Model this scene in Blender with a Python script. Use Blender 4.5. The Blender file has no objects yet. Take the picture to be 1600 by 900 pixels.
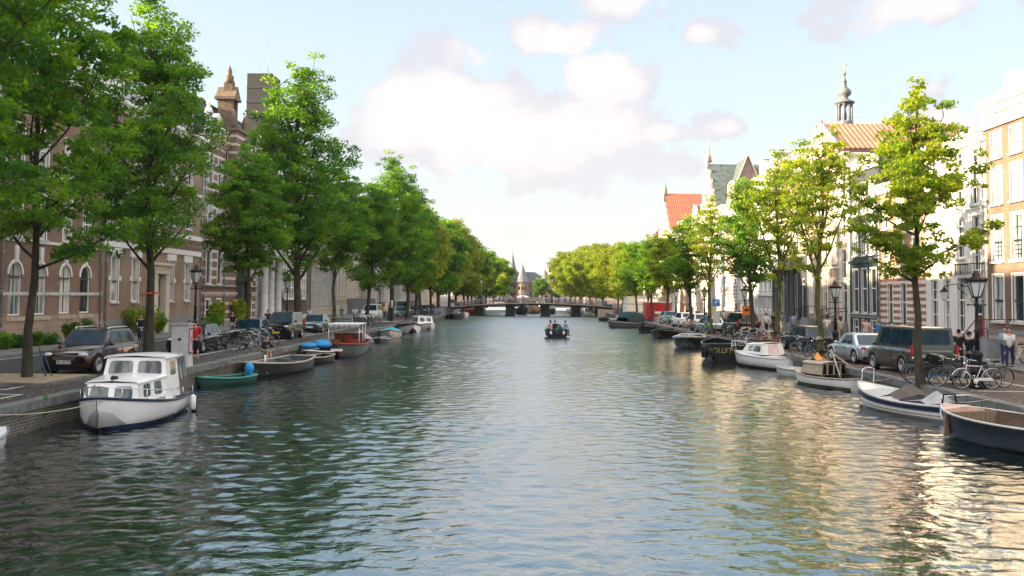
import bpy, bmesh, math, random
import numpy as np
from mathutils import Vector, Matrix, Euler
random.seed(7)
PI = math.pi
R = math.radians
S = bpy.context.scene
col = S.collection
ZQ = 0.79          # quay surface above the water
ZS = 0.91          # raised sidewalks
XL, XR = -27.5, 24.0   # facade lines
CAMH = 3.84

# ---------------------------------------------------------------- camera
cam_d = bpy.data.cameras.new('camera')
cam = bpy.data.objects.new('camera', cam_d)
col.objects.link(cam)
S.camera = cam
F = 1556.0
cam_d.sensor_width = 36.0
cam_d.lens = 36.0 * F / 1600.0
cam_d.clip_end = 5000
cam_d.clip_start = 0.1
cam_d.shift_y = -70.0 / 1600.0
YAW, PIT, ROL = 0.0209926, 0.0524696, 0.0087266
RM = Matrix.Rotation(YAW, 3, 'Z') @ Matrix.Rotation(PI / 2 + PIT, 3, 'X') @ Matrix.Rotation(ROL, 3, 'Z')
cam.matrix_world = Matrix.Translation((0, 0, CAMH)) @ RM.to_4x4()

def ray(u, v): return RM @ Vector(((u - 800) / F, -(v - 380) / F, -1.0))
def atz(u, v, z=ZQ):
    d = ray(u, v); t = (z - CAMH) / d.z
    return d * t + Vector((0, 0, CAMH))
def aty(u, v, Y):
    d = ray(u, v); t = Y / d.y
    return d * t + Vector((0, 0, CAMH))
def atx(u, v, X):
    d = ray(u, v); t = X / d.x
    return d * t + Vector((0, 0, CAMH))

# ---------------------------------------------------------------- mesh builder
def frame_from(d):
    d = Vector(d).normalized()
    a = Vector((0, 0, 1)) if abs(d.z) < 0.9 else Vector((1, 0, 0))
    x = d.cross(a).normalized(); y = d.cross(x).normalized()
    return x, y

class MB:
    def __init__(s): s.v = []; s.f = []; s.m = []; s.s = []
    def add(s, vs, fs, mat=0, smooth=False):
        n = len(s.v); s.v.extend([tuple(v) for v in vs])
        for f in fs:
            s.f.append([i + n for i in f]); s.m.append(mat); s.s.append(smooth)
        return s
    def box(s, x0, x1, y0, y1, z0, z1, mat=0, M=None):
        v = [(x0, y0, z0), (x1, y0, z0), (x1, y1, z0), (x0, y1, z0), (x0, y0, z1), (x1, y0, z1), (x1, y1, z1), (x0, y1, z1)]
        if M is not None: v = [M @ Vector(p) for p in v]
        return s.add(v, [(3, 2, 1, 0), (4, 5, 6, 7), (0, 1, 5, 4), (1, 2, 6, 5), (2, 3, 7, 6), (3, 0, 4, 7)], mat)
    def hexa(s, b, t, mat=0):
        return s.add(list(b) + list(t), [(3, 2, 1, 0), (4, 5, 6, 7), (0, 1, 5, 4), (1, 2, 6, 5), (2, 3, 7, 6), (3, 0, 4, 7)], mat)
    def tube(s, pts, rad, n=8, mat=0, caps=True, smooth=True):
        pts = [Vector(p) for p in pts]
        if not hasattr(rad, '__len__'): rad = [rad] * len(pts)
        vs = []; x = None
        for i, p in enumerate(pts):
            d = (pts[min(i + 1, len(pts) - 1)] - pts[max(i - 1, 0)])
            if d.length < 1e-9: d = Vector((0, 0, 1))
            d.normalize()
            if x is None: x, y = frame_from(d)
            else:
                x = (x - d * x.dot(d))
                if x.length < 1e-6: x, y = frame_from(d)
                x.normalize(); y = d.cross(x)
            for k in range(n):
                a = 2 * PI * k / n
                vs.append(p + (x * math.cos(a) + y * math.sin(a)) * rad[i])
        fs = []
        for i in range(len(pts) - 1):
            for k in range(n):
                k2 = (k + 1) % n
                fs.append((i * n + k, i * n + k2, (i + 1) * n + k2, (i + 1) * n + k))
        s.add(vs, fs, mat, smooth)
        if caps:
            b = len(s.v) - len(vs)
            s.f.append([b + k for k in range(n)][::-1]); s.m.append(mat); s.s.append(False)
            e = b + (len(pts) - 1) * n
            s.f.append([e + k for k in range(n)]); s.m.append(mat); s.s.append(False)
        return s
    def lathe(s, prof, c=(0, 0, 0), n=12, mat=0, axis='z', smooth=True, a0=0.0):
        vs = []; fs = []
        for (r, z) in prof:
            for k in range(n):
                a = a0 + 2 * PI * k / n
                p = (r * math.cos(a), r * math.sin(a), z)
                if axis == 'x': p = (p[2], p[0], p[1])
                elif axis == 'y': p = (p[0], p[2], p[1])
                vs.append((p[0] + c[0], p[1] + c[1], p[2] + c[2]))
        for i in range(len(prof) - 1):
            for k in range(n):
                k2 = (k + 1) % n
                fs.append((i * n + k, i * n + k2, (i + 1) * n + k2, (i + 1) * n + k))
        fs.append(tuple(range(n))[::-1]); fs.append(tuple(range((len(prof) - 1) * n, len(prof) * n)))
        return s.add(vs, fs, mat, smooth)
    def ell(s, c, r, n=10, m=6, mat=0, M=None):
        vs = []; fs = []
        if not hasattr(r, '__len__'): r = (r, r, r)
        for i in range(m + 1):
            t = PI * i / m
            for k in range(n):
                a = 2 * PI * k / n
                v = Vector((c[0] + r[0] * math.sin(t) * math.cos(a), c[1] + r[1] * math.sin(t) * math.sin(a), c[2] + r[2] * math.cos(t)))
                vs.append(v if M is None else M @ v)
        for i in range(m):
            for k in range(n):
                k2 = (k + 1) % n
                fs.append((i * n + k, (i + 1) * n + k, (i + 1) * n + k2, i * n + k2))
        return s.add(vs, fs, mat, True)
    def loft(s, secs, mat=0, smooth=True, closed=False, cap=False):
        n = len(secs[0]); vs = [p for q in secs for p in q]; fs = []
        for i in range(len(secs) - 1):
            for k in range(n if closed else n - 1):
                k2 = (k + 1) % n
                fs.append((i * n + k, i * n + k2, (i + 1) * n + k2, (i + 1) * n + k))
        s.add(vs, fs, mat, smooth)
        if cap:
            b = len(s.v) - len(vs)
            for q in (list(range(n))[::-1], [(len(secs) - 1) * n + k for k in range(n)]):
                s.f.append([b + k for k in q]); s.m.append(mat); s.s.append(False)
        return s
    def prism(s, poly, f0, f1, mat=0, smooth=False):
        """poly of 2D points; f0/f1 map (a,b)->3D for the two faces"""
        n = len(poly)
        vs = [f0(*p) for p in poly] + [f1(*p) for p in poly]
        fs = [tuple(range(n))[::-1], tuple(range(n, 2 * n))] + [(k, (k + 1) % n, n + (k + 1) % n, n + k) for k in range(n)]
        return s.add(vs, fs, mat, smooth)
    def plate(s, q, rect=(0, 1, 0, 1), off=0.01, mat=0, rnd=0.15, th=None):
        """rounded plate lying just proud of the quad q (p00,p10,p11,p01)"""
        p00, p10, p11, p01 = [Vector(p) for p in q]
        nrm = (p10 - p00).cross(p01 - p00).normalized()
        u0, u1, v0, v1 = rect
        wl = (p10 - p00).length * (u1 - u0); hl = (p01 - p00).length * (v1 - v0)
        rr = rnd * min(wl, hl); ru = rr / max(wl, 1e-6) * (u1 - u0); rv = rr / max(hl, 1e-6) * (v1 - v0)
        pts = []
        for cu, cv, a0 in ((u1 - ru, v1 - rv, 0), (u0 + ru, v1 - rv, 90), (u0 + ru, v0 + rv, 180), (u1 - ru, v0 + rv, 270)):
            for k in range(4):
                a = R(a0 + 30 * k); pts.append((cu + ru * math.cos(a), cv + rv * math.sin(a)))
        def P(u, v): return p00 * (1 - u) * (1 - v) + p10 * u * (1 - v) + p11 * u * v + p01 * (1 - u) * v
        top = [P(u, v) + nrm * off for u, v in pts]; bot = [P(u, v) - nrm * (th if th is not None else 0.01) for u, v in pts]
        n = len(pts)
        return s.add(top + bot, [tuple(range(n))] + [(k, n + k, n + (k + 1) % n, (k + 1) % n) for k in range(n)], mat)
    def mesh(s, name, mats):
        me = bpy.data.meshes.new(name)
        me.from_pydata(s.v, [], s.f)
        if not isinstance(mats, (list, tuple)): mats = [mats]
        for m in mats: me.materials.append(m)
        me.polygons.foreach_set('material_index', s.m)
        me.polygons.foreach_set('use_smooth', s.s)
        me.update()
        return me
    def build(s, name, mats, parent=None, loc=None, rz=None):
        return link(name, s.mesh(name, mats), parent, loc, rz)

def link(name, me, parent=None, loc=None, rz=None):
    o = bpy.data.objects.new(name, me); col.objects.link(o)
    if parent is not None: o.parent = parent
    if loc is not None: o.location = loc
    if rz is not None: o.rotation_euler = (0, 0, rz)
    return o
def tag(o, label=None, cat=None, group=None, kind=None):
    if label: o['label'] = label
    if cat: o['category'] = cat
    if group: o['group'] = group
    if kind: o['kind'] = kind
    return o
def thing(name, label, cat, loc=(0, 0, 0), rz=0, group=None):
    o = bpy.data.objects.new(name, None); col.objects.link(o)
    o.empty_display_size = 0.3
    o.location = loc; o.rotation_euler = (0, 0, rz)
    return tag(o, label, cat, group)
KIDS = {}
def kids(o): return [c for c in bpy.data.objects if c.parent is o]
def copy_tree(o, cache, parent=None):
    c = o.copy(); col.objects.link(c)
    if parent is not None: c.parent = parent
    for ch in cache.get(o.name, ()): copy_tree(ch, cache, c)
    return c
def tree_cache(o):
    d = {}
    def rec(x):
        d[x.name] = list(x.children)
        for y in x.children: rec(y)
    rec(o); return d

# ---------------------------------------------------------------- materials
MATS = {}
def _nodes(name):
    m = bpy.data.materials.new(name); m.use_nodes = True
    nt = m.node_tree; b = nt.nodes['Principled BSDF']
    return m, nt, b
def N(nt, t, **kw):
    n = nt.nodes.new(t)
    for k, v in kw.items():
        if k.startswith('i_'): n.inputs[k[2:].replace('_', ' ')].default_value = v
        else: setattr(n, k, v)
    return n
def c4(c): return (c[0], c[1], c[2], 1.0)
def mat(name, c, rough=0.6, metal=0.0, var=0.15, scale=3.0, bump=0.0, bscale=None, coat=0.0, spec=0.22, dirt=0.0, stretch=None):
    """plain surface with soft tone variation, optional fine bump and blotchy dirt"""
    if name in MATS: return MATS[name]
    m, nt, b = _nodes(name); L = nt.links
    tc = N(nt, 'ShaderNodeTexCoord'); src = tc.outputs['Object']
    if stretch:
        mp = N(nt, 'ShaderNodeMapping'); mp.inputs['Scale'].default_value = stretch
        L.new(src, mp.inputs['Vector']); src = mp.outputs['Vector']
    no = N(nt, 'ShaderNodeTexNoise'); no.inputs['Scale'].default_value = scale; no.inputs['Detail'].default_value = 5
    L.new(src, no.inputs['Vector'])
    mr = N(nt, 'ShaderNodeMapRange'); mr.inputs['From Min'].default_value = 0.3; mr.inputs['From Max'].default_value = 0.7
    mr.inputs['To Min'].default_value = 1 - var; mr.inputs['To Max'].default_value = 1 + var
    L.new(no.outputs['Fac'], mr.inputs['Value'])
    mx = N(nt, 'ShaderNodeVectorMath', operation='SCALE'); mx.inputs[0].default_value = c
    L.new(mr.outputs[0], mx.inputs['Scale']); out = mx.outputs[0]
    if dirt > 0:
        n2 = N(nt, 'ShaderNodeTexNoise'); n2.inputs['Scale'].default_value = 0.8; n2.inputs['Detail'].default_value = 8
        L.new(src, n2.inputs['Vector'])
        r2 = N(nt, 'ShaderNodeMapRange'); r2.inputs['From Min'].default_value = 0.5; r2.inputs['From Max'].default_value = 0.72
        r2.inputs['To Max'].default_value = dirt
        L.new(n2.outputs['Fac'], r2.inputs['Value'])
        mm = N(nt, 'ShaderNodeMix', data_type='RGBA'); mm.inputs['B'].default_value = (0.09, 0.08, 0.06, 1)
        L.new(r2.outputs[0], mm.inputs['Factor']); L.new(out, mm.inputs['A']); out = mm.outputs['Result']
    L.new(out, b.inputs['Base Color'])
    b.inputs['Roughness'].default_value = rough; b.inputs['Metallic'].default_value = metal
    b.inputs['Coat Weight'].default_value = coat; b.inputs['Specular IOR Level'].default_value = spec
    if bump > 0:
        n3 = N(nt, 'ShaderNodeTexNoise'); n3.inputs['Scale'].default_value = bscale or scale * 8; n3.inputs['Detail'].default_value = 4
        L.new(src, n3.inputs['Vector'])
        bp = N(nt, 'ShaderNodeBump'); bp.inputs['Strength'].default_value = bump; bp.inputs['Distance'].default_value = 0.02
        L.new(n3.outputs['Fac'], bp.inputs['Height']); L.new(bp.outputs[0], b.inputs['Normal'])
    MATS[name] = m
    return m
def brick(name, c1, c2, mortar, scale=1.0, bw=0.21, bh=0.065, ms=0.012, dirt=0.25, flat=False, bump=0.4, rough=0.85):
    if name in MATS: return MATS[name]
    m, nt, b = _nodes(name); L = nt.links
    tc = N(nt, 'ShaderNodeTexCoord')
    sp = N(nt, 'ShaderNodeSeparateXYZ'); L.new(tc.outputs['Object'], sp.inputs[0])
    cb = N(nt, 'ShaderNodeCombineXYZ')
    if flat:
        L.new(sp.outputs['X'], cb.inputs['X']); L.new(sp.outputs['Y'], cb.inputs['Y'])
    else:
        ad = N(nt, 'ShaderNodeMath', operation='ADD'); L.new(sp.outputs['X'], ad.inputs[0]); L.new(sp.outputs['Y'], ad.inputs[1])
        L.new(ad.outputs[0], cb.inputs['X']); L.new(sp.outputs['Z'], cb.inputs['Y'])
    br = N(nt, 'ShaderNodeTexBrick')
    br.inputs['Scale'].default_value = scale; br.inputs['Brick Width'].default_value = bw; br.inputs['Row Height'].default_value = bh
    br.inputs['Mortar Size'].default_value = ms; br.inputs['Color1'].default_value = c4(c1); br.inputs['Color2'].default_value = c4(c2)
    br.inputs['Mortar'].default_value = c4(mortar)
    L.new(cb.outputs[0], br.inputs['Vector'])
    no = N(nt, 'ShaderNodeTexNoise'); no.inputs['Scale'].default_value = 0.6; no.inputs['Detail'].default_value = 8
    L.new(tc.outputs['Object'], no.inputs['Vector'])
    mr = N(nt, 'ShaderNodeMapRange'); mr.inputs['From Min'].default_value = 0.3; mr.inputs['From Max'].default_value = 0.7
    mr.inputs['To Min'].default_value = 1 - dirt; mr.inputs['To Max'].default_value = 1 + dirt * 0.6
    L.new(no.outputs['Fac'], mr.inputs['Value'])
    mx = N(nt, 'ShaderNodeVectorMath', operation='SCALE'); L.new(br.outputs['Color'], mx.inputs[0]); L.new(mr.outputs[0], mx.inputs['Scale'])
    L.new(mx.outputs[0], b.inputs['Base Color']); b.inputs['Roughness'].default_value = rough; b.inputs['Specular IOR Level'].default_value = 0.2
    bp = N(nt, 'ShaderNodeBump'); bp.inputs['Strength'].default_value = bump; bp.inputs['Distance'].default_value = 0.01
    bp.invert = True
    L.new(br.outputs['Fac'], bp.inputs['Height']); L.new(bp.outputs[0], b.inputs['Normal'])
    MATS[name] = m
    return m
def stripes(name, c1, c2, period, frac=0.5, c1b=None, rough=0.8):
    """horizontal courses of two colours along z (speklagen)"""
    if name in MATS: return MATS[name]
    m, nt, b = _nodes(name); L = nt.links
    tc = N(nt, 'ShaderNodeTexCoord'); sp = N(nt, 'ShaderNodeSeparateXYZ'); L.new(tc.outputs['Object'], sp.inputs[0])
    dv = N(nt, 'ShaderNodeMath', operation='DIVIDE'); dv.inputs[1].default_value = period; L.new(sp.outputs['Z'], dv.inputs[0])
    fr = N(nt, 'ShaderNodeMath', operation='FRACT'); L.new(dv.outputs[0], fr.inputs[0])
    gt = N(nt, 'ShaderNodeMath', operation='GREATER_THAN'); gt.inputs[1].default_value = frac; L.new(fr.outputs[0], gt.inputs[0])
    no = N(nt, 'ShaderNodeTexNoise'); no.inputs['Scale'].default_value = 4; no.inputs['Detail'].default_value = 8; L.new(tc.outputs['Object'], no.inputs['Vector'])
    mr = N(nt, 'ShaderNodeMapRange'); mr.inputs['To Min'].default_value = 0.6; mr.inputs['To Max'].default_value = 1.4; L.new(no.outputs['Fac'], mr.inputs['Value'])
    mm = N(nt, 'ShaderNodeMix', data_type='RGBA'); mm.inputs['A'].default_value = c4(c1); mm.inputs['B'].default_value = c4(c2); L.new(gt.outputs[0], mm.inputs['Factor'])
    mx = N(nt, 'ShaderNodeVectorMath', operation='SCALE'); L.new(mm.outputs['Result'], mx.inputs[0]); L.new(mr.outputs[0], mx.inputs['Scale'])
    L.new(mx.outputs[0], b.inputs['Base Color']); b.inputs['Roughness'].default_value = rough
    MATS[name] = m
    return m
def tiles(name, c, gap, axis='X', period=0.3, rough=0.7):
    """roof tiles: rounded ribs running up the slope"""
    if name in MATS: return MATS[name]
    m, nt, b = _nodes(name); L = nt.links
    tc = N(nt, 'ShaderNodeTexCoord'); sp = N(nt, 'ShaderNodeSeparateXYZ'); L.new(tc.outputs['Object'], sp.inputs[0])
    def wave(out, per):
        a = N(nt, 'ShaderNodeMath', operation='MULTIPLY'); a.inputs[1].default_value = 2 * PI / per; L.new(out, a.inputs[0])
        s_ = N(nt, 'ShaderNodeMath', operation='SINE'); L.new(a.outputs[0], s_.inputs[0]); return s_.outputs[0]
    w = wave(sp.outputs[axis], period); w2 = wave(sp.outputs['Z'], 0.28)
    mn = N(nt, 'ShaderNodeMath', operation='MINIMUM'); L.new(w, mn.inputs[0])
    ad = N(nt, 'ShaderNodeMath', operation='ADD'); ad.inputs[1].default_value = 1.25; L.new(w2, ad.inputs[0]); L.new(ad.outputs[0], mn.inputs[1])
    mr = N(nt, 'ShaderNodeMapRange'); mr.inputs['From Min'].default_value = -0.7; mr.inputs['From Max'].default_value = 0.1; L.new(mn.outputs[0], mr.inputs['Value'])
    no = N(nt, 'ShaderNodeTexNoise'); no.inputs['Scale'].default_value = 1.5; no.inputs['Detail'].default_value = 8; L.new(tc.outputs['Object'], no.inputs['Vector'])
    m2 = N(nt, 'ShaderNodeMapRange'); m2.inputs['To Min'].default_value = 0.6; m2.inputs['To Max'].default_value = 1.4; L.new(no.outputs['Fac'], m2.inputs['Value'])
    mm = N(nt, 'ShaderNodeMix', data_type='RGBA'); mm.inputs['A'].default_value = c4(gap); mm.inputs['B'].default_value = c4(c); L.new(mr.outputs[0], mm.inputs['Factor'])
    mx = N(nt, 'ShaderNodeVectorMath', operation='SCALE'); L.new(mm.outputs['Result'], mx.inputs[0]); L.new(m2.outputs[0], mx.inputs['Scale'])
    L.new(mx.outputs[0], b.inputs['Base Color']); b.inputs['Roughness'].default_value = rough
    bp = N(nt, 'ShaderNodeBump'); bp.inputs['Strength'].default_value = 0.6; bp.inputs['Distance'].default_value = 0.04
    L.new(mn.outputs[0], bp.inputs['Height']); L.new(bp.outputs[0], b.inputs['Normal'])
    MATS[name] = m
    return m
def leafmat(name, dark, light, trans=0.5, tcol=None):
    """leaves: tone attribute picks between two leaf greens; light passes through"""
    if name in MATS: return MATS[name]
    m = bpy.data.materials.new(name); m.use_nodes = True; nt = m.node_tree; L = nt.links
    nt.nodes.remove(nt.nodes['Principled BSDF']); out = nt.nodes['Material Output']
    at = N(nt, 'ShaderNodeAttribute', attribute_name='tone')
    cr = N(nt, 'ShaderNodeMix', data_type='RGBA'); cr.inputs['A'].default_value = c4(dark); cr.inputs['B'].default_value = c4(light)
    L.new(at.outputs['Fac'], cr.inputs['Factor'])
    d = N(nt, 'ShaderNodeBsdfPrincipled'); d.inputs['Roughness'].default_value = 0.55; d.inputs['Specular IOR Level'].default_value = 0.3
    L.new(cr.outputs['Result'], d.inputs['Base Color'])
    t = N(nt, 'ShaderNodeBsdfTranslucent')
    tc = N(nt, 'ShaderNodeMix', data_type='RGBA', blend_type='MULTIPLY'); tc.inputs['Factor'].default_value = 1
    tc.inputs['B'].default_value = c4(tcol or (3.1, 2.5, 0.5)); L.new(cr.outputs['Result'], tc.inputs['A']); L.new(tc.outputs['Result'], t.inputs['Color'])
    mx = N(nt, 'ShaderNodeMixShader'); mx.inputs['Fac'].default_value = trans
    L.new(d.outputs[0], mx.inputs[1]); L.new(t.outputs[0], mx.inputs[2]); L.new(mx.outputs[0], out.inputs['Surface'])
    MATS[name] = m
    return m
def glass(name, c, rough=0.04, spec=0.5, curtain=None):
    if name in MATS: return MATS[name]
    m, nt, b = _nodes(name); L = nt.links
    tc = N(nt, 'ShaderNodeTexCoord')
    no = N(nt, 'ShaderNodeTexNoise'); no.inputs['Scale'].default_value = 1.3; no.inputs['Detail'].default_value = 3
    mp = N(nt, 'ShaderNodeMapping'); mp.inputs['Scale'].default_value = (3, 3, 0.4); L.new(tc.outputs['Object'], mp.inputs['Vector']); L.new(mp.outputs[0], no.inputs['Vector'])
    mm = N(nt, 'ShaderNodeMix', data_type='RGBA'); mm.inputs['A'].default_value = c4(c); mm.inputs['B'].default_value = c4(curtain or [x * 2.5 for x in c])
    mr = N(nt, 'ShaderNodeMapRange'); mr.inputs['From Min'].default_value = 0.35; mr.inputs['From Max'].default_value = 0.6; L.new(no.outputs['Fac'], mr.inputs['Value'])
    L.new(mr.outputs[0], mm.inputs['Factor']); L.new(mm.outputs['Result'], b.inputs['Base Color'])
    b.inputs['Roughness'].default_value = rough; b.inputs['Specular IOR Level'].default_value = spec; b.inputs['Coat Weight'].default_value = 0.0
    # old panes are never flat
    n2 = N(nt, 'ShaderNodeTexNoise'); n2.inputs['Scale'].default_value = 1.1; n2.inputs['Detail'].default_value = 1; L.new(tc.outputs['Object'], n2.inputs['Vector'])
    bp = N(nt, 'ShaderNodeBump'); bp.inputs['Strength'].default_value = 0.25; bp.inputs['Distance'].default_value = 0.03
    L.new(n2.outputs['Fac'], bp.inputs['Height']); L.new(bp.outputs[0], b.inputs['Normal']); L.new(bp.outputs[0], b.inputs['Coat Normal'])
    MATS[name] = m
    return m
def paint(name, c, rough=0.25, metal=0.0, coat=0.8):
    return mat(name, c, rough, metal, var=0.06, scale=2.0, coat=coat, spec=0.5)

white = mat('white painted wood', (0.74, 0.72, 0.68), 0.45, var=0.06, dirt=0.08)
cream = mat('cream painted plaster', (0.62, 0.54, 0.44), 0.7, var=0.08, dirt=0.15)
whitewash = mat('white plaster', (0.68, 0.65, 0.61), 0.7, var=0.06, dirt=0.10)
palegrey = mat('pale grey stone', (0.50, 0.50, 0.48), 0.8, var=0.15, dirt=0.3, bump=0.2)
stone = mat('sandstone', (0.42, 0.36, 0.29), 0.8, var=0.2, dirt=0.35, bump=0.2)
greystone = mat('grey bluestone', (0.20, 0.21, 0.22), 0.75, var=0.2, dirt=0.3, bump=0.25)
coping = mat('worn quay coping', (0.14, 0.145, 0.138), 0.8, var=0.35, scale=2.5, dirt=0.75, bump=0.5)
teal = mat('dark teal paint', (0.014, 0.032, 0.040), 0.4, var=0.1)
darkgrey = mat('dark grey paint', (0.055, 0.065, 0.072), 0.5, var=0.15)
black = mat('black paint', (0.004, 0.005, 0.005), 0.4, var=0.2)
blackmat = mat('black rubber', (0.007, 0.007, 0.008), 0.85, var=0.2)
iron = mat('black iron', (0.008, 0.011, 0.011), 0.55, metal=0.0, var=0.3, bump=0.2)
zinc = mat('zinc pipe', (0.30, 0.32, 0.33), 0.5, metal=0.5, var=0.15)
chrome = mat('chrome', (0.7, 0.7, 0.7), 0.18, metal=1.0, var=0.05)
alu = mat('dull aluminium', (0.45, 0.46, 0.47), 0.35, metal=0.8, var=0.1)
redpaint = mat('red paint', (0.45, 0.03, 0.03), 0.4, var=0.1)
bluepl = mat('blue tarpaulin', (0.02, 0.22, 0.50), 0.5, var=0.2, bump=0.5, bscale=6)
cyanpl = mat('pale cyan cover', (0.05, 0.35, 0.42), 0.5, var=0.2)
wood = mat('weathered wood', (0.22, 0.15, 0.10), 0.7, var=0.3, stretch=(8, 1, 8), bump=0.2)
palewood = mat('pale bleached wood', (0.36, 0.31, 0.25), 0.75, var=0.25, stretch=(8, 1, 8), bump=0.2)
varnish = mat('varnished mahogany', (0.17, 0.05, 0.02), 0.3, var=0.3, stretch=(6, 1, 6), coat=0.5)
canvas_brown = mat('brown canvas', (0.11, 0.085, 0.075), 0.85, var=0.2, bump=0.4, bscale=5)
canvas_grey = mat('grey canvas', (0.30, 0.30, 0.30), 0.85, var=0.2, bump=0.5, bscale=4)
gelcoat = mat('white gelcoat', (0.72, 0.71, 0.69), 0.3, var=0.05, dirt=0.12, coat=0.3)
bark = mat('bark', (0.045, 0.038, 0.027), 0.9, var=0.45, scale=6, bump=0.8, bscale=14, stretch=(1, 1, 0.35))
barkmoss = mat('mossy bark', (0.07, 0.072, 0.026), 0.9, var=0.5, scale=5, bump=0.8, bscale=14, stretch=(1, 1, 0.35))
gdark = glass('dark window glass', (0.005, 0.009, 0.012))
gcurt = glass('window glass over pale curtains', (0.05, 0.07, 0.075), curtain=(0.42, 0.44, 0.43))
gblind = glass('window glass over white blind', (0.45, 0.45, 0.42), curtain=(0.6, 0.6, 0.56))
gcar = glass('car glass', (0.004, 0.014, 0.022), rough=0.02, spec=.28)
lampglass = mat('frosted lamp glass', (0.62, 0.66, 0.64), 0.25, var=0.05)
brickA = brick('brown red brick', (0.27, 0.135, 0.075), (0.185, 0.09, 0.052), (0.26, 0.22, 0.19))
brickB = brick('pale brown brick', (0.31, 0.185, 0.115), (0.22, 0.125, 0.08), (0.30, 0.27, 0.24))
brickC = brick('sepia brick', (0.20, 0.112, 0.078), (0.15, 0.084, 0.058), (0.22, 0.18, 0.14))
brickD = brick('dark brown brick', (0.12, 0.075, 0.055), (0.09, 0.06, 0.048), (0.17, 0.15, 0.13))
brickE = brick('orange brick', (0.36, 0.16, 0.085), (0.27, 0.115, 0.065), (0.40, 0.34, 0.28))
brickP = brick('pinkish cream brick', (0.38, 0.26, 0.20), (0.33, 0.22, 0.17), (0.48, 0.40, 0.33))
quaybrick = brick('wet quay brick', (0.115, 0.09, 0.07), (0.05, 0.048, 0.036), (0.17, 0.16, 0.13), bw=0.26, bh=0.085, ms=0.018, dirt=0.6)
plinthstone = brick('pinkish ashlar', (0.42, 0.30, 0.245), (0.36, 0.26, 0.21), (0.20, 0.15, 0.12), bw=1.1, bh=0.5, ms=0.012, dirt=0.3)
ashlar = brick('grey ashlar', (0.40, 0.39, 0.37), (0.34, 0.335, 0.32), (0.2, 0.2, 0.19), bw=0.9, bh=0.4, ms=0.012, dirt=0.3)
paver = brick('brown clinker paving', (0.125, 0.088, 0.076), (0.088, 0.064, 0.057), (0.05, 0.044, 0.04), bw=0.21, bh=0.10, ms=0.012, dirt=0.3, flat=True, rough=0.75)
paverg = brick('grey clinker paving', (0.085, 0.072, 0.072), (0.062, 0.053, 0.055), (0.035, 0.033, 0.035), bw=0.21, bh=0.10, ms=0.012, dirt=0.3, flat=True, rough=0.75)
slabs = brick('concrete paving slabs', (0.22, 0.215, 0.205), (0.18, 0.176, 0.17), (0.10, 0.10, 0.095), bw=0.3, bh=0.3, ms=0.01, dirt=0.25, flat=True, rough=0.8)
asphalt = mat('asphalt', (0.042, 0.045, 0.052), 0.8, var=0.2, scale=1.2, bump=0.3, bscale=60)
roadpaint = mat('worn road paint', (0.55, 0.56, 0.55), 0.7, var=0.25, scale=6)
soil = mat('sandy soil', (0.30, 0.235, 0.15), 0.95, var=0.3, scale=4, bump=0.5)
orangetile = tiles('orange roof tiles', (0.50, 0.17, 0.08), (0.66, 0.52, 0.42), 'X', 0.55)
redtile = tiles('red roof tiles', (0.46, 0.11, 0.055), (0.30, 0.08, 0.05), 'Y', 0.35)
slate = mat('slate roof', (0.07, 0.08, 0.09), 0.6, var=0.25, scale=5, bump=0.3)
greenroof = mat('green grey slate roof', (0.085, 0.112, 0.112), 0.7, var=0.35, scale=2, dirt=0.3)
leadroof = mat('grey lead', (0.15, 0.165, 0.17), 0.55, var=0.2)
striped = stripes('red and white brick courses', (0.30, 0.125, 0.085), (0.66, 0.60, 0.54), 0.42, 0.5)
bandstone = stripes('brown brick with stone bands', (0.17, 0.10, 0.08), (0.50, 0.45, 0.40), 0.75, 0.68)
# ================================================================ SETTING
def sheet(name, x0, x1, y0, y1, z, m, nx=1, ny=1, kind='structure'):
    b = MB(); b.add([(x0, y0, z), (x1, y0, z), (x1, y1, z), (x0, y1, z)], [(0, 1, 2, 3)])
    o = b.build(name, m); tag(o, kind=kind); return o
YN, YF = -60.0, 262.0     # canal runs from behind the camera to the square
QL, QR = -13.75, 13.75
# ground: one sheet with the canal cut out
g = MB()
xs = [-1500, QL - 0.35, QR + 0.35, 1500]; ys = [-800, YN, YF, 3000]
for i in range(3):
    for j in range(3):
        if i == 1 and j == 1: continue
        g.add([(xs[i], ys[j], ZQ - .03), (xs[i + 1], ys[j], ZQ - .03), (xs[i + 1], ys[j + 1], ZQ - .03), (xs[i], ys[j + 1], ZQ - .03)], [(0, 1, 2, 3)])
tag(g.build('ground', paverg), kind='structure')
# water
wm, nt, wb = _nodes('canal water'); L = nt.links
tc = N(nt, 'ShaderNodeTexCoord')
def wn(scale, det, dist, stretch):
    mp = N(nt, 'ShaderNodeMapping'); mp.inputs['Scale'].default_value = stretch; mp.inputs['Rotation'].default_value = (0, 0, R(8 if det > 2 else -6))
    L.new(tc.outputs['Object'], mp.inputs['Vector'])
    n = N(nt, 'ShaderNodeTexNoise'); n.inputs['Scale'].default_value = scale; n.inputs['Detail'].default_value = det; n.inputs['Distortion'].default_value = dist
    n.inputs['Roughness'].default_value = 0.5
    L.new(mp.outputs[0], n.inputs['Vector']); return n.outputs['Fac']
w1 = wn(2.2, 2, 0.6, (1.0, 1.3, 1)); w2 = wn(6.0, 3, 0.8, (1.0, 1.25, 1)); w3 = wn(0.12, 2, 0.0, (1, 1, 1))
a1 = N(nt, 'ShaderNodeMath', operation='MULTIPLY'); a1.inputs[1].default_value = 1.0; L.new(w1, a1.inputs[0])
a2 = N(nt, 'ShaderNodeMath', operation='MULTIPLY_ADD'); a2.inputs[1].default_value = 0.42; L.new(w2, a2.inputs[0]); L.new(a1.outputs[0], a2.inputs[2])
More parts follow.
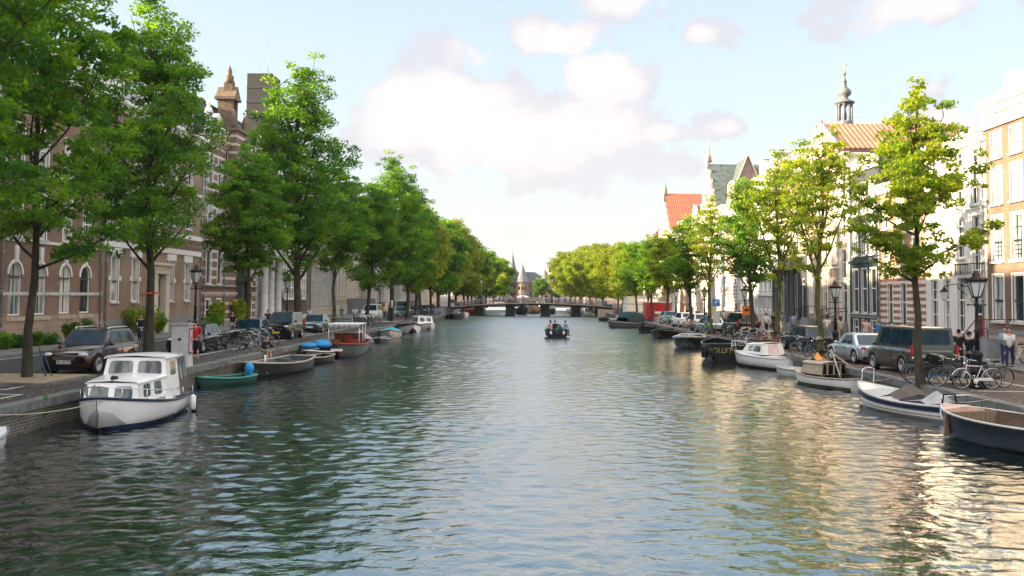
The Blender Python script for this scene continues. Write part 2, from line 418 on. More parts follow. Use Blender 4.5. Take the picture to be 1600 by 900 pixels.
amp = N(nt, 'ShaderNodeMapRange'); amp.inputs['From Min'].default_value = 0.3; amp.inputs['From Max'].default_value = 0.7; amp.inputs['To Min'].default_value = 0.65; amp.inputs['To Max'].default_value = 1.15
L.new(w3, amp.inputs['Value'])
a3 = N(nt, 'ShaderNodeMath', operation='MULTIPLY'); L.new(a2.outputs[0], a3.inputs[0]); L.new(amp.outputs[0], a3.inputs[1])
bp = N(nt, 'ShaderNodeBump'); bp.inputs['Strength'].default_value = 1.0; bp.inputs["Distance"].default_value = 0.02
L.new(a3.outputs[0], bp.inputs['Height']); L.new(bp.outputs[0], wb.inputs['Normal'])
wb.inputs['Base Color'].default_value = (0.001, 0.006, 0.007, 1); wb.inputs['Roughness'].default_value = 0.02
spw = N(nt, 'ShaderNodeSeparateXYZ'); L.new(tc.outputs['Object'], spw.inputs[0])
rw = N(nt, 'ShaderNodeMapRange'); rw.inputs['From Min'].default_value = 18; rw.inputs['From Max'].default_value = 130; rw.inputs['To Min'].default_value = .05; rw.inputs['To Max'].default_value = .30   # capillary ripples too small to model out there
L.new(spw.outputs['Y'], rw.inputs['Value']); L.new(rw.outputs[0], wb.inputs['Roughness'])
gl_ = N(nt, 'ShaderNodeBsdfGlossy'); gl_.inputs['Color'].default_value = (.80, .92, .96, 1); L.new(rw.outputs[0], gl_.inputs['Roughness']); L.new(bp.outputs[0], gl_.inputs['Normal'])
ms_ = N(nt, 'ShaderNodeMixShader'); ms_.inputs['Fac'].default_value = .26; L.new(wb.outputs[0], ms_.inputs[1]); L.new(gl_.outputs[0], ms_.inputs[2]); L.new(ms_.outputs[0], nt.nodes['Material Output'].inputs['Surface'])
wb.inputs['IOR'].default_value = 2.4; wb.inputs['Specular IOR Level'].default_value = 0.5
# the water surface is real waves: a sum of short wind ripples over a grid that is finest near the bridge we stand on
wr = np.random.default_rng(4)
rows = [YN, -20.0, 0.0, 6.0]; 
while rows[-1] < YF: rows.append(min(YF, rows[-1] + max(.075, rows[-1] * .0030)))
ry = np.array(rows); NX = 380; cx_ = np.linspace(QL - .3, QR + .3, NX)
GX, GY = np.meshgrid(cx_, ry); cell = np.maximum(np.gradient(ry), .073)[:, None]
Z_ = np.zeros_like(GX)
patch = .75 + .35 * np.sin(GX * .23 + 1.3 * np.sin(GY * .11)) * np.sin(GY * .17 + .9)
for i in range(90):
    lam = .20 * (5.5 ** wr.random()); th_ = wr.normal(0, .95) + PI / 2; sl_ = .074 * math.sqrt(2 / 90) * 1.35
    kx, ky = 2 * PI / lam * math.cos(th_), 2 * PI / lam * math.sin(th_)
    fade = np.clip((lam / cell - 2.2) / 1.8, 0, 1)
    ph = kx * GX + ky * GY + wr.random() * 6.28 + .6 * np.sin(GX * .5 + i) + .6 * np.sin(GY * .4 + i * 2)
    Z_ += sl_ * lam / (2 * PI) * fade * np.sin(ph) * patch
for s_ in (-1, 1):   # wake of the motorboat
    d_ = 91.5 - GY; lx_ = s_ * (GX - 2.25) - .9 - .55 * d_
    Z_ += .05 * np.exp(-(lx_ / .55) ** 2) * np.cos(lx_ * 3.2) * (d_ > 0) * np.exp(-np.clip(d_, 0, 60) / 14)
Z_ += .03 * np.sin((91.5 - GY) * 2.1) * np.exp(-((GX - 2.25) / 1.3) ** 2) * (GY < 91.5) * np.exp(-np.clip(91.5 - GY, 0, 60) / 6)
Z_[:4] = 0
V_ = np.stack([GX, GY, Z_], -1).reshape(-1, 3); NR = len(ry)
I_ = (np.arange(NR - 1)[:, None] * NX + np.arange(NX - 1)[None, :]).reshape(-1)
F_ = np.stack([I_, I_ + 1, I_ + NX + 1, I_ + NX], 1).astype(np.int32)
me = bpy.data.meshes.new('water'); me.vertices.add(len(V_)); me.vertices.foreach_set('co', V_.reshape(-1).astype(np.float32))
me.loops.add(len(F_) * 4); me.loops.foreach_set('vertex_index', F_.reshape(-1)); me.polygons.add(len(F_)); me.polygons.foreach_set('loop_start', np.arange(0, len(F_) * 4, 4, dtype=np.int32)); me.polygons.foreach_set('loop_total', np.full(len(F_), 4, np.int32))
me.polygons.foreach_set('use_smooth', np.ones(len(F_), bool)); me.update(calc_edges=True); me.materials.append(wm)
water = link('water', me); tag(water, kind='structure')

# quay walls, each with a bluestone coping
def quay(side, label):
    sx = -1 if side == 'L' else 1
    xw = QL if side == 'L' else QR
    t = thing('quay_wall', label, 'wall', (xw, 0, -0.6))
    b = MB(); x0, x1 = sorted((0, sx * 0.45)); b.box(x0, x1, YN, YF, 0, ZQ + .6 - .22)
    b.build('brickwork', quaybrick, t)
    c = MB(); y = YN
    rnd = random.Random(3)
    while y < YF:
        l = rnd.uniform(1.1, 1.6) if y < 140 else 6
        j = rnd.uniform(-.012, .012)
        x0, x1 = sorted((-sx * 0.05 + j, sx * 0.42)); c.box(x0, x1, y, min(y + l - .015, YF), ZQ + .6 - .218, ZQ + .6 + .035 + j * .3)
        y += l
    c.build('coping', coping, t)
    return t
quay('L', 'low brick quay wall with bluestone coping on the left bank')
quay('R', 'low brick quay wall with bluestone coping on the right bank')
# left bank: quay strip, parking, road, sidewalk
sheet('pavement', -16.2, QL - .4, YN, YF, ZQ + .004, paverg)
sheet('parking_strip', -18.9, -16.2, YN, YF, ZQ + .004, asphalt)
sheet('road', -24.0, -18.9, YN, YF, ZQ + .006, asphalt)
def kerbbox(name, x0, x1, y0, y1, z0, z1, m): b = MB(); b.box(x0, x1, y0, y1, z0, z1); o = b.build(name, m); tag(o, kind='structure'); return o
kerbbox('kerb', -24.15, -24.0, YN, YF, ZQ - .02, ZS + .004, coping)
kerbbox('sidewalk', -45, -24.15, YN, YF, ZQ - .02, ZS, slabs)
# right bank
sheet('pavement', QR + .4, 16.0, YN, YF, ZQ + .004, paver)
sheet('parking_strip', 16.0, 17.4, YN, YF, ZQ + .004, paver)
sheet('road', 17.4, 20.3, YN, YF, ZQ + .006, paver)
kerbbox('kerb', 20.3, 20.45, YN, YF, ZQ - .02, ZS + .004, coping)
kerbbox('sidewalk', 20.45, 45, YN, YF, ZQ - .02, ZS, slabs)
# painted parking lines
b = MB()
for y in (30.6, 45.5, 51.5, 57, 63, 69, 75, 81, 87):
    b.box(-18.8, -16.3, y, y + .12, ZQ + .006, ZQ + .012)
b.box(-16.35, -16.24, 30.6, 31.8, ZQ + .0065, ZQ + .0125); b.box(-16.35, -16.24, 42, 90, ZQ + .0065, ZQ + .0125)
b.box(-24.0 + .35, -23.55, 30, 90, ZQ + .008, ZQ + .014)
b.box(-16.6, -15.0, 27.5, 27.6, ZQ + .0065, ZQ + .0125); b.box(-15.1, -15.0, 27.6, 29.3, ZQ + .0065, ZQ + .0125); b.box(-16.6, -15.1, 29.2, 29.3, ZQ + .0065, ZQ + .0125)
tag(b.build('road_markings', roadpaint), kind='structure')
b = MB()
b.box(14.6, 20.2, 33.6, 33.7, ZQ + .0085, ZQ + .014); b.box(17.3, 17.4, 25, 33.6, ZQ + .0085, ZQ + .014)
b.box(17.3, 17.4, 34, 90, ZQ + .0085, ZQ + .014)
tag(b.build('road_markings', roadpaint), kind='structure')
# sandy tree islands with kerbs
def island(x0, x1, y0, y1):
    b = MB(); b.box(x0, x1, y0, y1, ZQ - .02, ZQ + .10); b.build('kerb', coping)['kind'] = 'structure'
    b = MB(); b.box(x0 + .15, x1 - .15, y0 + .15, y1 - .15, ZQ + .05, ZQ + .112); tag(b.build('soil', soil), kind='structure')
island(-19.0, -15.6, 31.8, 35.6); island(-19.6, -18.2, 47.6, 53.2) if False else None
island(-18.9, -16.4, 70.5, 74.8)
island(14.2, 16.2, 35.6, 38.4)
island(-17.6, -14.6, 106, 112)

# ================================================================ HOUSES
WC = {}
ST = dict(
    white=dict(), 
    dark=dict(sm='teal', nv=3, nh=4, tr=.42, glass='gcurt'),
    big=dict(sm='teal', nv=1, nh=1, tr=.45, glass='gdark'),
    tall=dict(nv=2, nh=2, tr=.6, glass='gcurt'),
    plain=dict(nv=1, nh=1, tr=.5, glass='gdark'),
    slim=dict(nv=1, nh=1, tr=.55, glass='gdark', case=.06),
    shop=dict(nv=1, nh=0, tr=.72, glass='gdark', case=.1),
    bar=dict(nv=2, nh=2, tr=.6, glass='gdark', sm='darkgrey', case=.08),
    arch=dict(arch=True, nv=2, nh=0, tr=.55, glass='gcurt', case=.0, sm='darkgrey'),
    archd=dict(arch=True, nv=2, nh=1, tr=.6, glass='gdark', case=.0),
    sunny=dict(nv=3, nh=3, tr=.45, glass='gcurt', sm='cream'),
)
def MT(n): return {'teal': teal, 'white': white, 'darkgrey': darkgrey, 'cream': cream, 'gdark': gdark, 'gcurt': gcurt, 'gblind': gblind, 'black': black}[n]
def win_mesh(w, h, style):
    key = (round(w, 3), round(h, 3), style)
    if key in WC: return WC[key]
    s = dict(nv=2, nh=1, tr=.5, glass='gcurt', sm='white', case=.10, arch=False); s.update(ST[style])
    fr = MB(); c = s['case']
    a = s['arch']; hr = h - w / 2 if a else h
    if c > 0:
        fr.box(-c, 0, -.035, .02, -.0, h + c); fr.box(w, w + c, -.035, .02, -.0, h + c); fr.box(0, w, -.035, .02, h, h + c)
    t = .075
    fr.box(0, t, .05, .16, 0, hr); fr.box(w - t, w, .05, .16, 0, hr); fr.box(t, w - t, .05, .16, 0, t)
    if not a: fr.box(t, w - t, .05, .16, h - t, h)
    else:
        for k in range(10):
            a0, a1 = PI * k / 10, PI * (k + 1) / 10
            for (r0, r1, y0, y1) in ((w / 2 - t, w / 2, .05, .16), (w / 2 + .005, w / 2 + .16, -.05, .01)):
                q = []
                for y in (y0, y1):
                    for (r_, a_) in ((r0, a0), (r1, a0), (r1, a1), (r0, a1)): q.append((w / 2 + r_ * math.cos(a_), y, hr + r_ * math.sin(a_)))
                fr.hexa(q[:4], q[4:])
    zt = h * s['tr'] if not a else hr * .95
    fr.box(t, w - t, .04, .15, zt - .045, zt + .045, 1)
    m = .022 if s['nv'] > 1 or s['nh'] > 1 else .03
    for k in range(1, s['nv']): x = t + (w - 2 * t) * k / s['nv']; fr.box(x - m, x + m, .085, .135, t, (h - t) if not a else h - .1, 1)
    for k in range(1, s['nh']): z = t + (zt - t) * k / s['nh']; fr.box(t, w - t, .087, .133, z - m, z + m, 1)
    if s['nh'] > 1: z = (zt + h) / 2; fr.box(t, w - t, .087, .133, z - m, z + m, 1)
    fm = fr.mesh('window', [white, MT(s['sm'])])
    pn = MB()
    if not a: pn.add([(t * .5, .12, t * .5), (w - t * .5, .12, t * .5), (w - t * .5, .12, h - t * .5), (t * .5, .12, h - t * .5)], [(0, 1, 2, 3)])
    else:
        pts = [(t * .5, .12, t * .5), (w - t * .5, .12, t * .5)] + [(w / 2 + (w / 2 - .02) * math.cos(PI * k / 10), .12, hr + (w / 2 - .02) * math.sin(PI * k / 10)) for k in range(11)]
        pn.add(pts, [tuple(range(len(pts)))])
    pm = pn.mesh('pane', MT(s['glass']))
    sl = MB(); sl.box(-c - .05, w + c + .05, -.12, .06, -.12, -.003)
    sm_ = sl.mesh('sill', palegrey if style != 'dark' else white)
    WC[key] = (fm, pm, sm_)
    return WC[key]
PR = random.Random(9)
def wall_holes(b, W, z0, z1, holes, rev=.2, mat=0, x0=0.0):
    xs = sorted(set([x0, W] + [q for h in holes for q in (h[0], h[1])])); zs = sorted(set([z0, z1] + [q for h in holes for q in (h[2], h[3])]))
    for i in range(len(xs) - 1):
        for j in range(len(zs) - 1):
            cx, cz = (xs[i] + xs[i + 1]) / 2, (zs[j] + zs[j + 1]) / 2
            if any(h[0] < cx < h[1] and h[2] < cz < h[3] for h in holes): continue
            b.add([(xs[i], 0, zs[j]), (xs[i + 1], 0, zs[j]), (xs[i + 1], 0, zs[j + 1]), (xs[i], 0, zs[j + 1])], [(0, 1, 2, 3)], mat)
    for h in holes:
        a, c, d, e = h[:4]
        b.add([(a, 0, d), (c, 0, d), (c, 0, e), (a, 0, e), (a, rev, d), (c, rev, d), (c, rev, e), (a, rev, e)],
              [(0, 4, 5, 1), (1, 5, 6, 2), (2, 6, 7, 3), (3, 7, 4, 0)], mat)
        if len(h) > 4 and h[4]:
            w = c - a; zc = e - w / 2; cxm = (a + c) / 2
            L_ = [(cxm + w / 2 * math.cos(t), 0, zc + w / 2 * math.sin(t)) for t in [PI - PI / 2 * k / 6 for k in range(7)]]
            b.add([(a, 0, e)] + L_[::1], [tuple(range(8))[::-1]], mat)
            R_ = [(cxm + w / 2 * math.cos(t), 0, zc + w / 2 * math.sin(t)) for t in [PI / 2 * k / 6 for k in range(7)]]
            b.add([(c, 0, e)] + R_, [tuple(range(8))], mat)
            A = L_ + R_[::-1][1:]
            b.add(A + [(p[0], rev, p[2]) for p in A], [(k, k + 1, k + 1 + len(A), k + len(A)) for k in range(len(A) - 1)], mat)
def cornice(name, W, z, m, parent, d=.45, h=.6, x0=0.0, blocks=True):
    b = MB()
    b.box(x0 - .05, W + .05, -d * .35, .0, z - h, z - h * .55); b.box(x0 - .08, W + .08, -d * .7, .002, z - h * .55, z - h * .3); b.box(x0 - .12, W + .12, -d, .004, z - h * .3, z + .02)
    if blocks:
        n = max(3, int((W - x0) / .6))
        for k in range(n): x = x0 + (W - x0) * (k + .5) / n; b.box(x - .07, x + .07, -d * .62, -d * .35 - .002, z - h * .9, z - h * .56)
    return b.build(name, m, parent)
def house(label, side, Y0, Y1, zt, floors, wm, roof='flat', rh=3.0, depth=12, cor=None, corh=.6, door=None, plinth=None, bands=(), gable=None,
          roofm=None, chim=(), dormer=0, pipe=None, stoop=None, name='canal_house', group=None, upper=None, upz=None, front=0.0, cat='house', shoph=None, extra=None, rails=True):
    W = Y1 - Y0
    if side == 'L': t = thing(name, label, cat, (XL + front, Y0, ZQ), PI / 2, group)
    else: t = thing(name, label, cat, (XR - front, Y1, ZQ), -PI / 2, group)
    lx = (lambda y: y - Y0) if side == 'L' else (lambda y: Y1 - y)
    z = lambda q: q - ZQ
    holes = []; wins = []
    for fl in floors:
        zs, zh, ce, w, style = fl[:5]
        if isinstance(ce, int): cs = [W * (k + .5) / ce for k in range(ce)]
        else: cs = [lx(y) for y in ce]
        for c in cs:
            holes.append((c - w / 2, c + w / 2, z(zs), z(zh), ST[style].get('arch', False))); wins.append((c, w, z(zs), z(zh), style))
    if door:
        for dd in (door if isinstance(door, list) else [door]):
            c = lx(dd[0]); holes.append((c - dd[1] / 2, c + dd[1] / 2, z(dd[2]), z(dd[3]), len(dd) > 5 and dd[5]))
    b = MB(); H = z(zt)
    mats = [wm] + ([upper] if upper else [])
    if upper:
        zz = z(upz); lo = [h for h in holes if h[3] <= zz + .01]; hi = [h for h in holes if h[2] >= zz - .01]
        wall_holes(b, W, 0, zz, lo); wall_holes(b, W, zz, H, hi, mat=1)
    else: wall_holes(b, W, 0, H, holes)
    D = depth
    for pts in (((0, 0), (0, D)), ((W, D), (W, 0)), ((0, D), (W, D))):
        (xa, ya), (xb, yb) = pts
        b.add([(xb, yb, 0), (xa, ya, 0), (xa, ya, H), (xb, yb, H)][::-1] , [(0, 1, 2, 3)], 1 if upper else 0)
    b.add([(.02, .45, .01), (W - .02, .45, .01), (W - .02, .45, H - .01), (.02, .45, H - .01)], [(0, 1, 2, 3)], len(mats))  # black sheet painted in for the unlit room behind the openings
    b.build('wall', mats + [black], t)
    for (c, w, za, zb, style) in wins:
        f_, p_, s_ = win_mesh(w, zb - za, style)
        o = link('window', f_, t, (c - w / 2, 0, za)); pn_ = link('pane', p_, o)
        if style != 'sunny': pn_.material_slots[0].link = 'OBJECT'; pn_.material_slots[0].material = PR.choice([gdark, gdark, gcurt, gcurt, gblind] if style not in ('slim', 'bar', 'big', 'shop') else [gdark, gdark, gdark, gcurt])
        if zb - za > 1.0 and style not in ('shop', 'arch'): link('sill', s_, o)
    if door:
        for dd in (door if isinstance(door, list) else [door]):
            c = lx(dd[0]); w, za, zb, dm = dd[1], z(dd[2]), z(dd[3]), dd[4]
            db = MB(); db.box(c - w / 2 + .08, c + w / 2 - .08, .16, .2, za, zb - .6)
            for (u0, u1, v0, v1) in ((.12, .44, .06, .42), (.56, .88, .06, .42), (.12, .44, .5, .94), (.56, .88, .5, .94)):
                x0 = c - w / 2 + .08; ww = w - .16; hh = zb - .6 - za
                db.box(x0 + ww * u0, x0 + ww * u1, .14, .162, za + hh * v0, za + hh * v1)
            do = db.build('door', dm, t)
            hb = MB(); hb.ell((c + w * .3, .12, za + 1.0), .05, 8, 5); hb.build('handle', chrome, do)
            fb = MB(); fb.box(c - w / 2, c - w / 2 + .08, .1, .2, za, zb); fb.box(c + w / 2 - .08, c + w / 2, .1, .2, za, zb); fb.box(c - w / 2 + .08, c + w / 2 - .08, .1, .2, zb - .6, zb - .5); fb.box(c - w / 2 + .08, c + w / 2 - .08, .1, .2, zb - .08, zb)
            fb.build('door_frame', white, do)
            gb = MB(); gb.box(c - w / 2 + .08, c + w / 2 - .08, .15, .17, zb - .5, zb - .08); gb.build('fanlight', gdark, do)
            if za > .35:
                n = max(1, int(round((za - .1) / .17)))
                sb = MB()
                for k in range(n): sb.box(c - w / 2 - .25, c + w / 2 + .25, -.3 * (n - k) - .5, .0, .1 + k * (za - .1) / n, .1 + (k + 1) * (za - .1) / n)
                so = sb.build('stoop', greystone, t)
                if za > .8 and rails:
                    rb = MB()
                    for s_ in (-1, 1):
                        x = c + s_ * (w / 2 + .2)
                        rb.tube([(x, -.3 * n - .45, .2), (x, -.3 * n - .45, 1.15), (x, -.45, za + .95), (x, -.02, za + .95)], .025, 6)
                        rb.tube([(x, -.45, za), (x, -.45, za + .95)], .02, 6); rb.tube([(x, -.3 * n - .45, .65), (x, -.45, za + .5)], .015, 5)
                    rb.build('railing', iron, so)
    if plinth: b = MB(); b.box(-.0, W, -.06, .0, .1, z(plinth[0])); 
    if plinth:
        # butt the plinth between openings
        b = MB(); pz = z(plinth[0]); cuts = sorted([(h[0] - .02, h[1] + .02) for h in holes if h[2] < pz - .05])
        x = 0
        for (a, c) in cuts + [(W, W)]:
            if a > x: b.box(x, a, -.07, .0, 0, pz)
            x = max(x, c)
        # below openings that start above ground
        b.build('plinth', plinth[1], t)
    for (zb_, hb_, pb_, mb_) in bands:
        b = MB(); b.box(-.01, W + .01, -pb_, .002, z(zb_), z(zb_) + hb_); b.build('string_course', mb_, t)
    if cor is not None: cornice('cornice', W, H, cor, t, h=corh)
    rm = roofm or slate
    if roof == 'flat':
        b = MB(); b.box(.0, W, .01, D, H - .02, H + .08); b.build('roof', rm, t)
    elif roof == 'side':
        b = MB(); y1 = D * .5; o = .25
        b.hexa([(-.05, -o, H), (W + .05, -o, H), (W + .05, y1, H), (-.05, y1, H)], [(-.05, -o, H + .12), (W + .05, -o, H + .12), (W + .05, y1, H + rh), (-.05, y1, H + rh)])
        b.hexa([(-.05, y1 + .002, H), (W + .05, y1 + .002, H), (W + .05, D + o, H), (-.05, D + o, H)], [(-.05, y1 + .002, H + rh), (W + .05, y1 + .002, H + rh), (W + .05, D + o, H + .12), (-.05, D + o, H + .12)])
        ro = b.build('roof', rm, t)
        for k in range(dormer):
            x = W * (k + .5) / dormer; f_, p_, s_ = win_mesh(.9, 1.3, 'slim'); zc = H + .35
            db = MB(); db.box(x - .6, x + .6, .25, 2.6, zc - .1, zc + 1.5); db.box(x - .75, x + .75, .1, 2.7, zc + 1.5, zc + 1.65); dd = db.build('dormer', white, ro)
            o_ = link('dormer_window', f_, t, (x - .45, .1, zc + .05)); link('pane', p_, o_)
    elif roof == 'mansard':
        b = MB(); b.hexa([(0, .1, H), (W, .1, H), (W, D, H), (0, D, H)], [(.3, 1.6, H + rh), (W - .3, 1.6, H + rh), (W - .3, D - 1, H + rh), (.3, D - 1, H + rh)])
        b.box(.2, W - .2, 1.5, D - .9, H + rh + .002, H + rh + .14); b.build('roof', rm, t)
        for k in range(dormer):
            x = W * (k + .5) / dormer; f_, p_, s_ = win_mesh(.9, 1.4, 'slim')
            db = MB(); db.box(x - .6, x + .6, .2, 2, H + .2, H + 1.9); db.prism([(x - .75, H + 1.9), (x + .75, H + 1.9), (x, H + 2.4)], lambda a, c: (a, .1, c), lambda a, c: (a, 2, c)); db.build('dormer', white, t)
            o_ = link('dormer_window', f_, t, (x - .45, .08, H + .35)); link('pane', p_, o_)
    elif roof == 'front':
        b = MB(); xm = W / 2; y0 = .25
        b.add([(-.1, y0, H), (xm, y0, H + rh), (xm, D, H + rh), (-.1, D, H), (W + .1, y0, H), (W + .1, D, H)], [(0, 3, 2, 1), (4, 1, 2, 5)])
        b.add([(-.1, y0, H - .1), (xm, y0, H + rh - .1), (xm, D, H + rh - .1), (-.1, D, H - .1), (W + .1, y0, H - .1), (W + .1, D, H - .1)], [(0, 1, 2, 3), (4, 5, 2, 1)])
        b.build('roof', rm, t)
        b = MB(); b.add([(0, D - .02, H), (W, D - .02, H), (xm, D - .02, H + rh - .02)], [(0, 2, 1)]); b.build('rear_gable', wm, t)
    if gable:
        kind, gm, gh = gable[:3]; xm = W / 2
        if kind == 'step':
            n = 5; pts = [(0, H)];
            for k in range(n): pts += [(xm * k / n, H + gh * (k + 1) / n * .92), (xm * (k + 1) / n * .92 + .0, H + gh * (k + 1) / n * .92)]
            pts = [(0, H)] + [q for k in range(n) for q in ((xm * k / n, H + .3 + gh * k / n), (xm * (k + .999) / n, H + .3 + gh * k / n))]
            pts = pts + [(xm - .3, H + gh + .3), (xm - .3, H + gh + 1.1)]
            pts = pts + [(W - p[0], p[1]) for p in pts[::-1]]
        elif kind == 'tri': pts = [(0, H), (0, H + .3), (xm, H + gh), (W, H + .3), (W, H)]
        elif kind == 'neck':
            q = W * .24
            pts = [(0, H), (.15, H + .5), (q * .5, H + .7), (q * .9, H + gh * .45), (q, H + gh * .8), (q - .15, H + gh * .8), (q - .15, H + gh * .86)]
            arc = [(xm - (xm - q + .1) * math.cos(PI * k / 8), H + gh * .86 + gh * .14 * math.sin(PI * k / 8)) for k in range(1, 4)]
            pts = pts + arc + [(xm, H + gh)]; pts = pts + [(W - p[0], p[1]) for p in pts[::-1][1:]]
        elif kind == 'arch':
            q = W * (gable[3] if len(gable) > 3 else .3)
            pts = [(q, H)] + [(xm - (xm - q) * math.cos(PI * k / 10), H + gh * .35 + gh * .65 * math.sin(PI * k / 10)) for k in range(11)] + [(W - q, H)]
        b = MB(); b.prism(pts[::-1], lambda a, c: (a, .0, c), lambda a, c: (a, .35, c)); go = b.build('gable', gm, t)
        b = MB()
        for k in range(1, len(pts) - 2):
            p, q_ = pts[k], pts[k + 1]
            if abs(p[0] - q_[0]) + abs(p[1] - q_[1]) < .05 or abs(p[0] - q_[0]) < .02: continue
            b.tube([(p[0], -.05, p[1] + .04), (q_[0], -.05, q_[1] + .04)], .1, 6); 
        b.build('gable_trim', white, go)
        f_, p_, s_ = win_mesh(.8, 1.1, 'slim')
        if gh > 2: o_ = link('window', f_, t, (xm - .4, -.13, H + gh * .3)); link('pane', p_, o_)
    for (cy, dpt, ch, cm) in chim:
        x = lx(cy); b = MB(); b.box(x - .45, x + .45, dpt, dpt + 1.0, H - .5, H + ch); b.box(x - .55, x + .55, dpt - .1, dpt + 1.1, H + ch + .002, H + ch + .18)
        ro = b.build('chimney', cm, t)
        pb = MB()
        for k in (-.22, .22): pb.lathe([(.1, H + ch + .18), (.12, H + ch + .5), (.09, H + ch + .65)], (x + k, dpt + .5, 0), 8)
        pb.build('chimney_pot', mat('terracotta', (.4, .16, .08), .8), ro)
    if pipe is not None:
        for py in (pipe if isinstance(pipe, (list, tuple)) else (pipe,)):
            b = MB(); x = lx(py); b.tube([(x, -.12, .1), (x, -.12, H - .6)], .06, 8)
            for zz in range(1, int(H), 2): b.tube([(x, -.12, zz), (x, -.12, zz + .12)], .08, 8)
            b.build('drainpipe', zinc, t)
    if extra: extra(t, lx, z, W, H)
    return t

def shelf(zb, h=.2, p=.12, m=None): return (zb, h, p, m or palegrey)
# ---------------- right bank
def ex_r1(t, lx, z, W, H):
    # shaped attic over the cornice and a roof house behind it
    b = MB(); x = lx(50.2)
    pts = [(x - 1.1, H + .02)] + [(x - .8 * math.cos(PI * k / 10), H + .3 + .75 * math.sin(PI * k / 10)) for k in range(11)] + [(x + 1.1, H + .02)]
    b.prism(pts[::-1], lambda a, c: (a, .0, c), lambda a, c: (a, .5, c)); b.build('attic_gable', white, t)
house('tall sepia brick house with white cornice at the right edge of the picture', 'R', 36.4, 53.06, 14.3,
      [(2.75, 5.1, [51.85, 49.75, 47.6, 45.5, 43.4, 41.2, 39], 1.15, 'big'), (5.83, 8.15, [51.85, 49.75, 47.6, 45.5, 43.4, 41.2, 39], 1.15, 'dark'),
       (8.8, 10.65, [51.85, 49.75, 47.6, 45.5, 43.4, 41.2, 39], 1.12, 'sunny'), (11.2, 12.5, [51.85, 49.75, 47.6, 45.5, 43.4, 41.2, 39], 1.1, 'sunny')],
      brickC, cor=white, corh=1.5, door=(46.0, 1.2, .97, 2.6, redpaint), plinth=(2.1, plinthstone), bands=[(2.1, .22, .12, greystone)], extra=ex_r1, upper=None, pipe=None)
def ex_r2(t, lx, z, W, H):
    x = lx(54.3); b = MB()
    b.box(x - 1.0, x + 1.1, -.85, .0, z(5.0), z(5.14)); b.box(x - .9, x - .75, -.6, 0, z(4.7), z(5.0)); b.box(x + .85, x + 1.0, -.6, 0, z(4.7), z(5.0)); bo = b.build('balcony', palegrey, t)
    b = MB(); b.tube([(x - .98, -.05, z(5.75)), (x - .98, -.82, z(5.75)), (x + 1.08, -.82, z(5.75)), (x + 1.08, -.05, z(5.75))], .03, 6)
    for k in range(18):
        xx = x - .98 + 2.06 * k / 17; b.tube([(xx, -.82, z(5.14)), (xx, -.82, z(5.75))], .014, 5)
    for k in range(6):
        for s in (-.98, 1.08): b.tube([(x + s, -.1 - .13 * k, z(5.14)), (x + s, -.1 - .13 * k, z(5.75))], .014, 5)
    b.build('balcony_railing', teal, bo)
house('white plastered house with dark red door under a small iron balcony', 'R', 53.08, 61.33, 13.0,
      [(2.0, 5.0, [60.0, 58.2, 56.3], .95, 'tall'), (6.15, 8.4, [60.0, 58.2, 56.3], .95, 'tall'), (5.3, 8.4, [54.3], .9, 'tall'), (9.0, 10.9, [60.0, 58.2, 56.3, 54.4], .9, 'white'), (11.3, 12.1, [60.0, 58.2, 56.3, 54.4], .8, 'slim')],
      whitewash, cor=white, corh=.7, door=(54.25, 1.0, .97, 3.6, mat('dark red door paint', (.14, .015, .018), .35)), bands=[(5.35, .12, .05, white), (8.75, .1, .05, white)], plinth=(1.3, palegrey), extra=ex_r2, roof='flat', pipe=53.4)
house('narrow brick house striped with white courses beside the white house', 'R', 61.35, 69.4, 11.6,
      [(2.1, 4.85, [67.4, 65.0], .9, 'slim'), (5.6, 7.9, [68.0, 65.4, 62.8], 1.0, 'tall'), (8.6, 10.4, [68.0, 65.4, 62.8], 1.0, 'white')],
      striped, upper=brickE, upz=5.35, cor=white, door=(63.0, 1.05, 1.3, 4.4, white), bands=[(5.15, .2, .08, stone), (8.1, .15, .06, white)], roof='flat', pipe=69.2)
house('dark teal fronted house with three tall ground floor windows', 'R', 69.42, 75.88, 13.9,
      [(2.8, 6.0, [74.5, 72.6, 70.7], 1.25, 'slim'), (1.05, 2.3, [74.5, 72.6, 70.7], 1.1, 'slim'), (7.0, 9.2, [74.4, 72.6, 70.8], .95, 'white'), (10.0, 12.2, [74.4, 72.6, 70.8], .95, 'white')],
      teal, upper=darkgrey, upz=6.6, cor=white, corh=.8, bands=[(6.4, .25, .14, teal), (2.45, .15, .1, greystone)], roof='flat')
house('very narrow cream house between the dark teal front and the brick house', 'R', 75.9, 78.52, 15.0,
      [(5.4, 7.6, [77.2], 1.0, 'slim'), (8.5, 10.5, [77.2], 1.0, 'slim'), (11.4, 13.3, [77.2], 1.0, 'slim')],
      cream, cor=cream, corh=.7, door=(77.2, 1.1, 1.9, 5.0, teal), bands=[(5.1, .12, .08, white)], roof='flat')
orangetileY = tiles('orange roof tiles across', (0.40, 0.13, 0.065), (0.50, 0.27, 0.18), 'Y', 0.4)
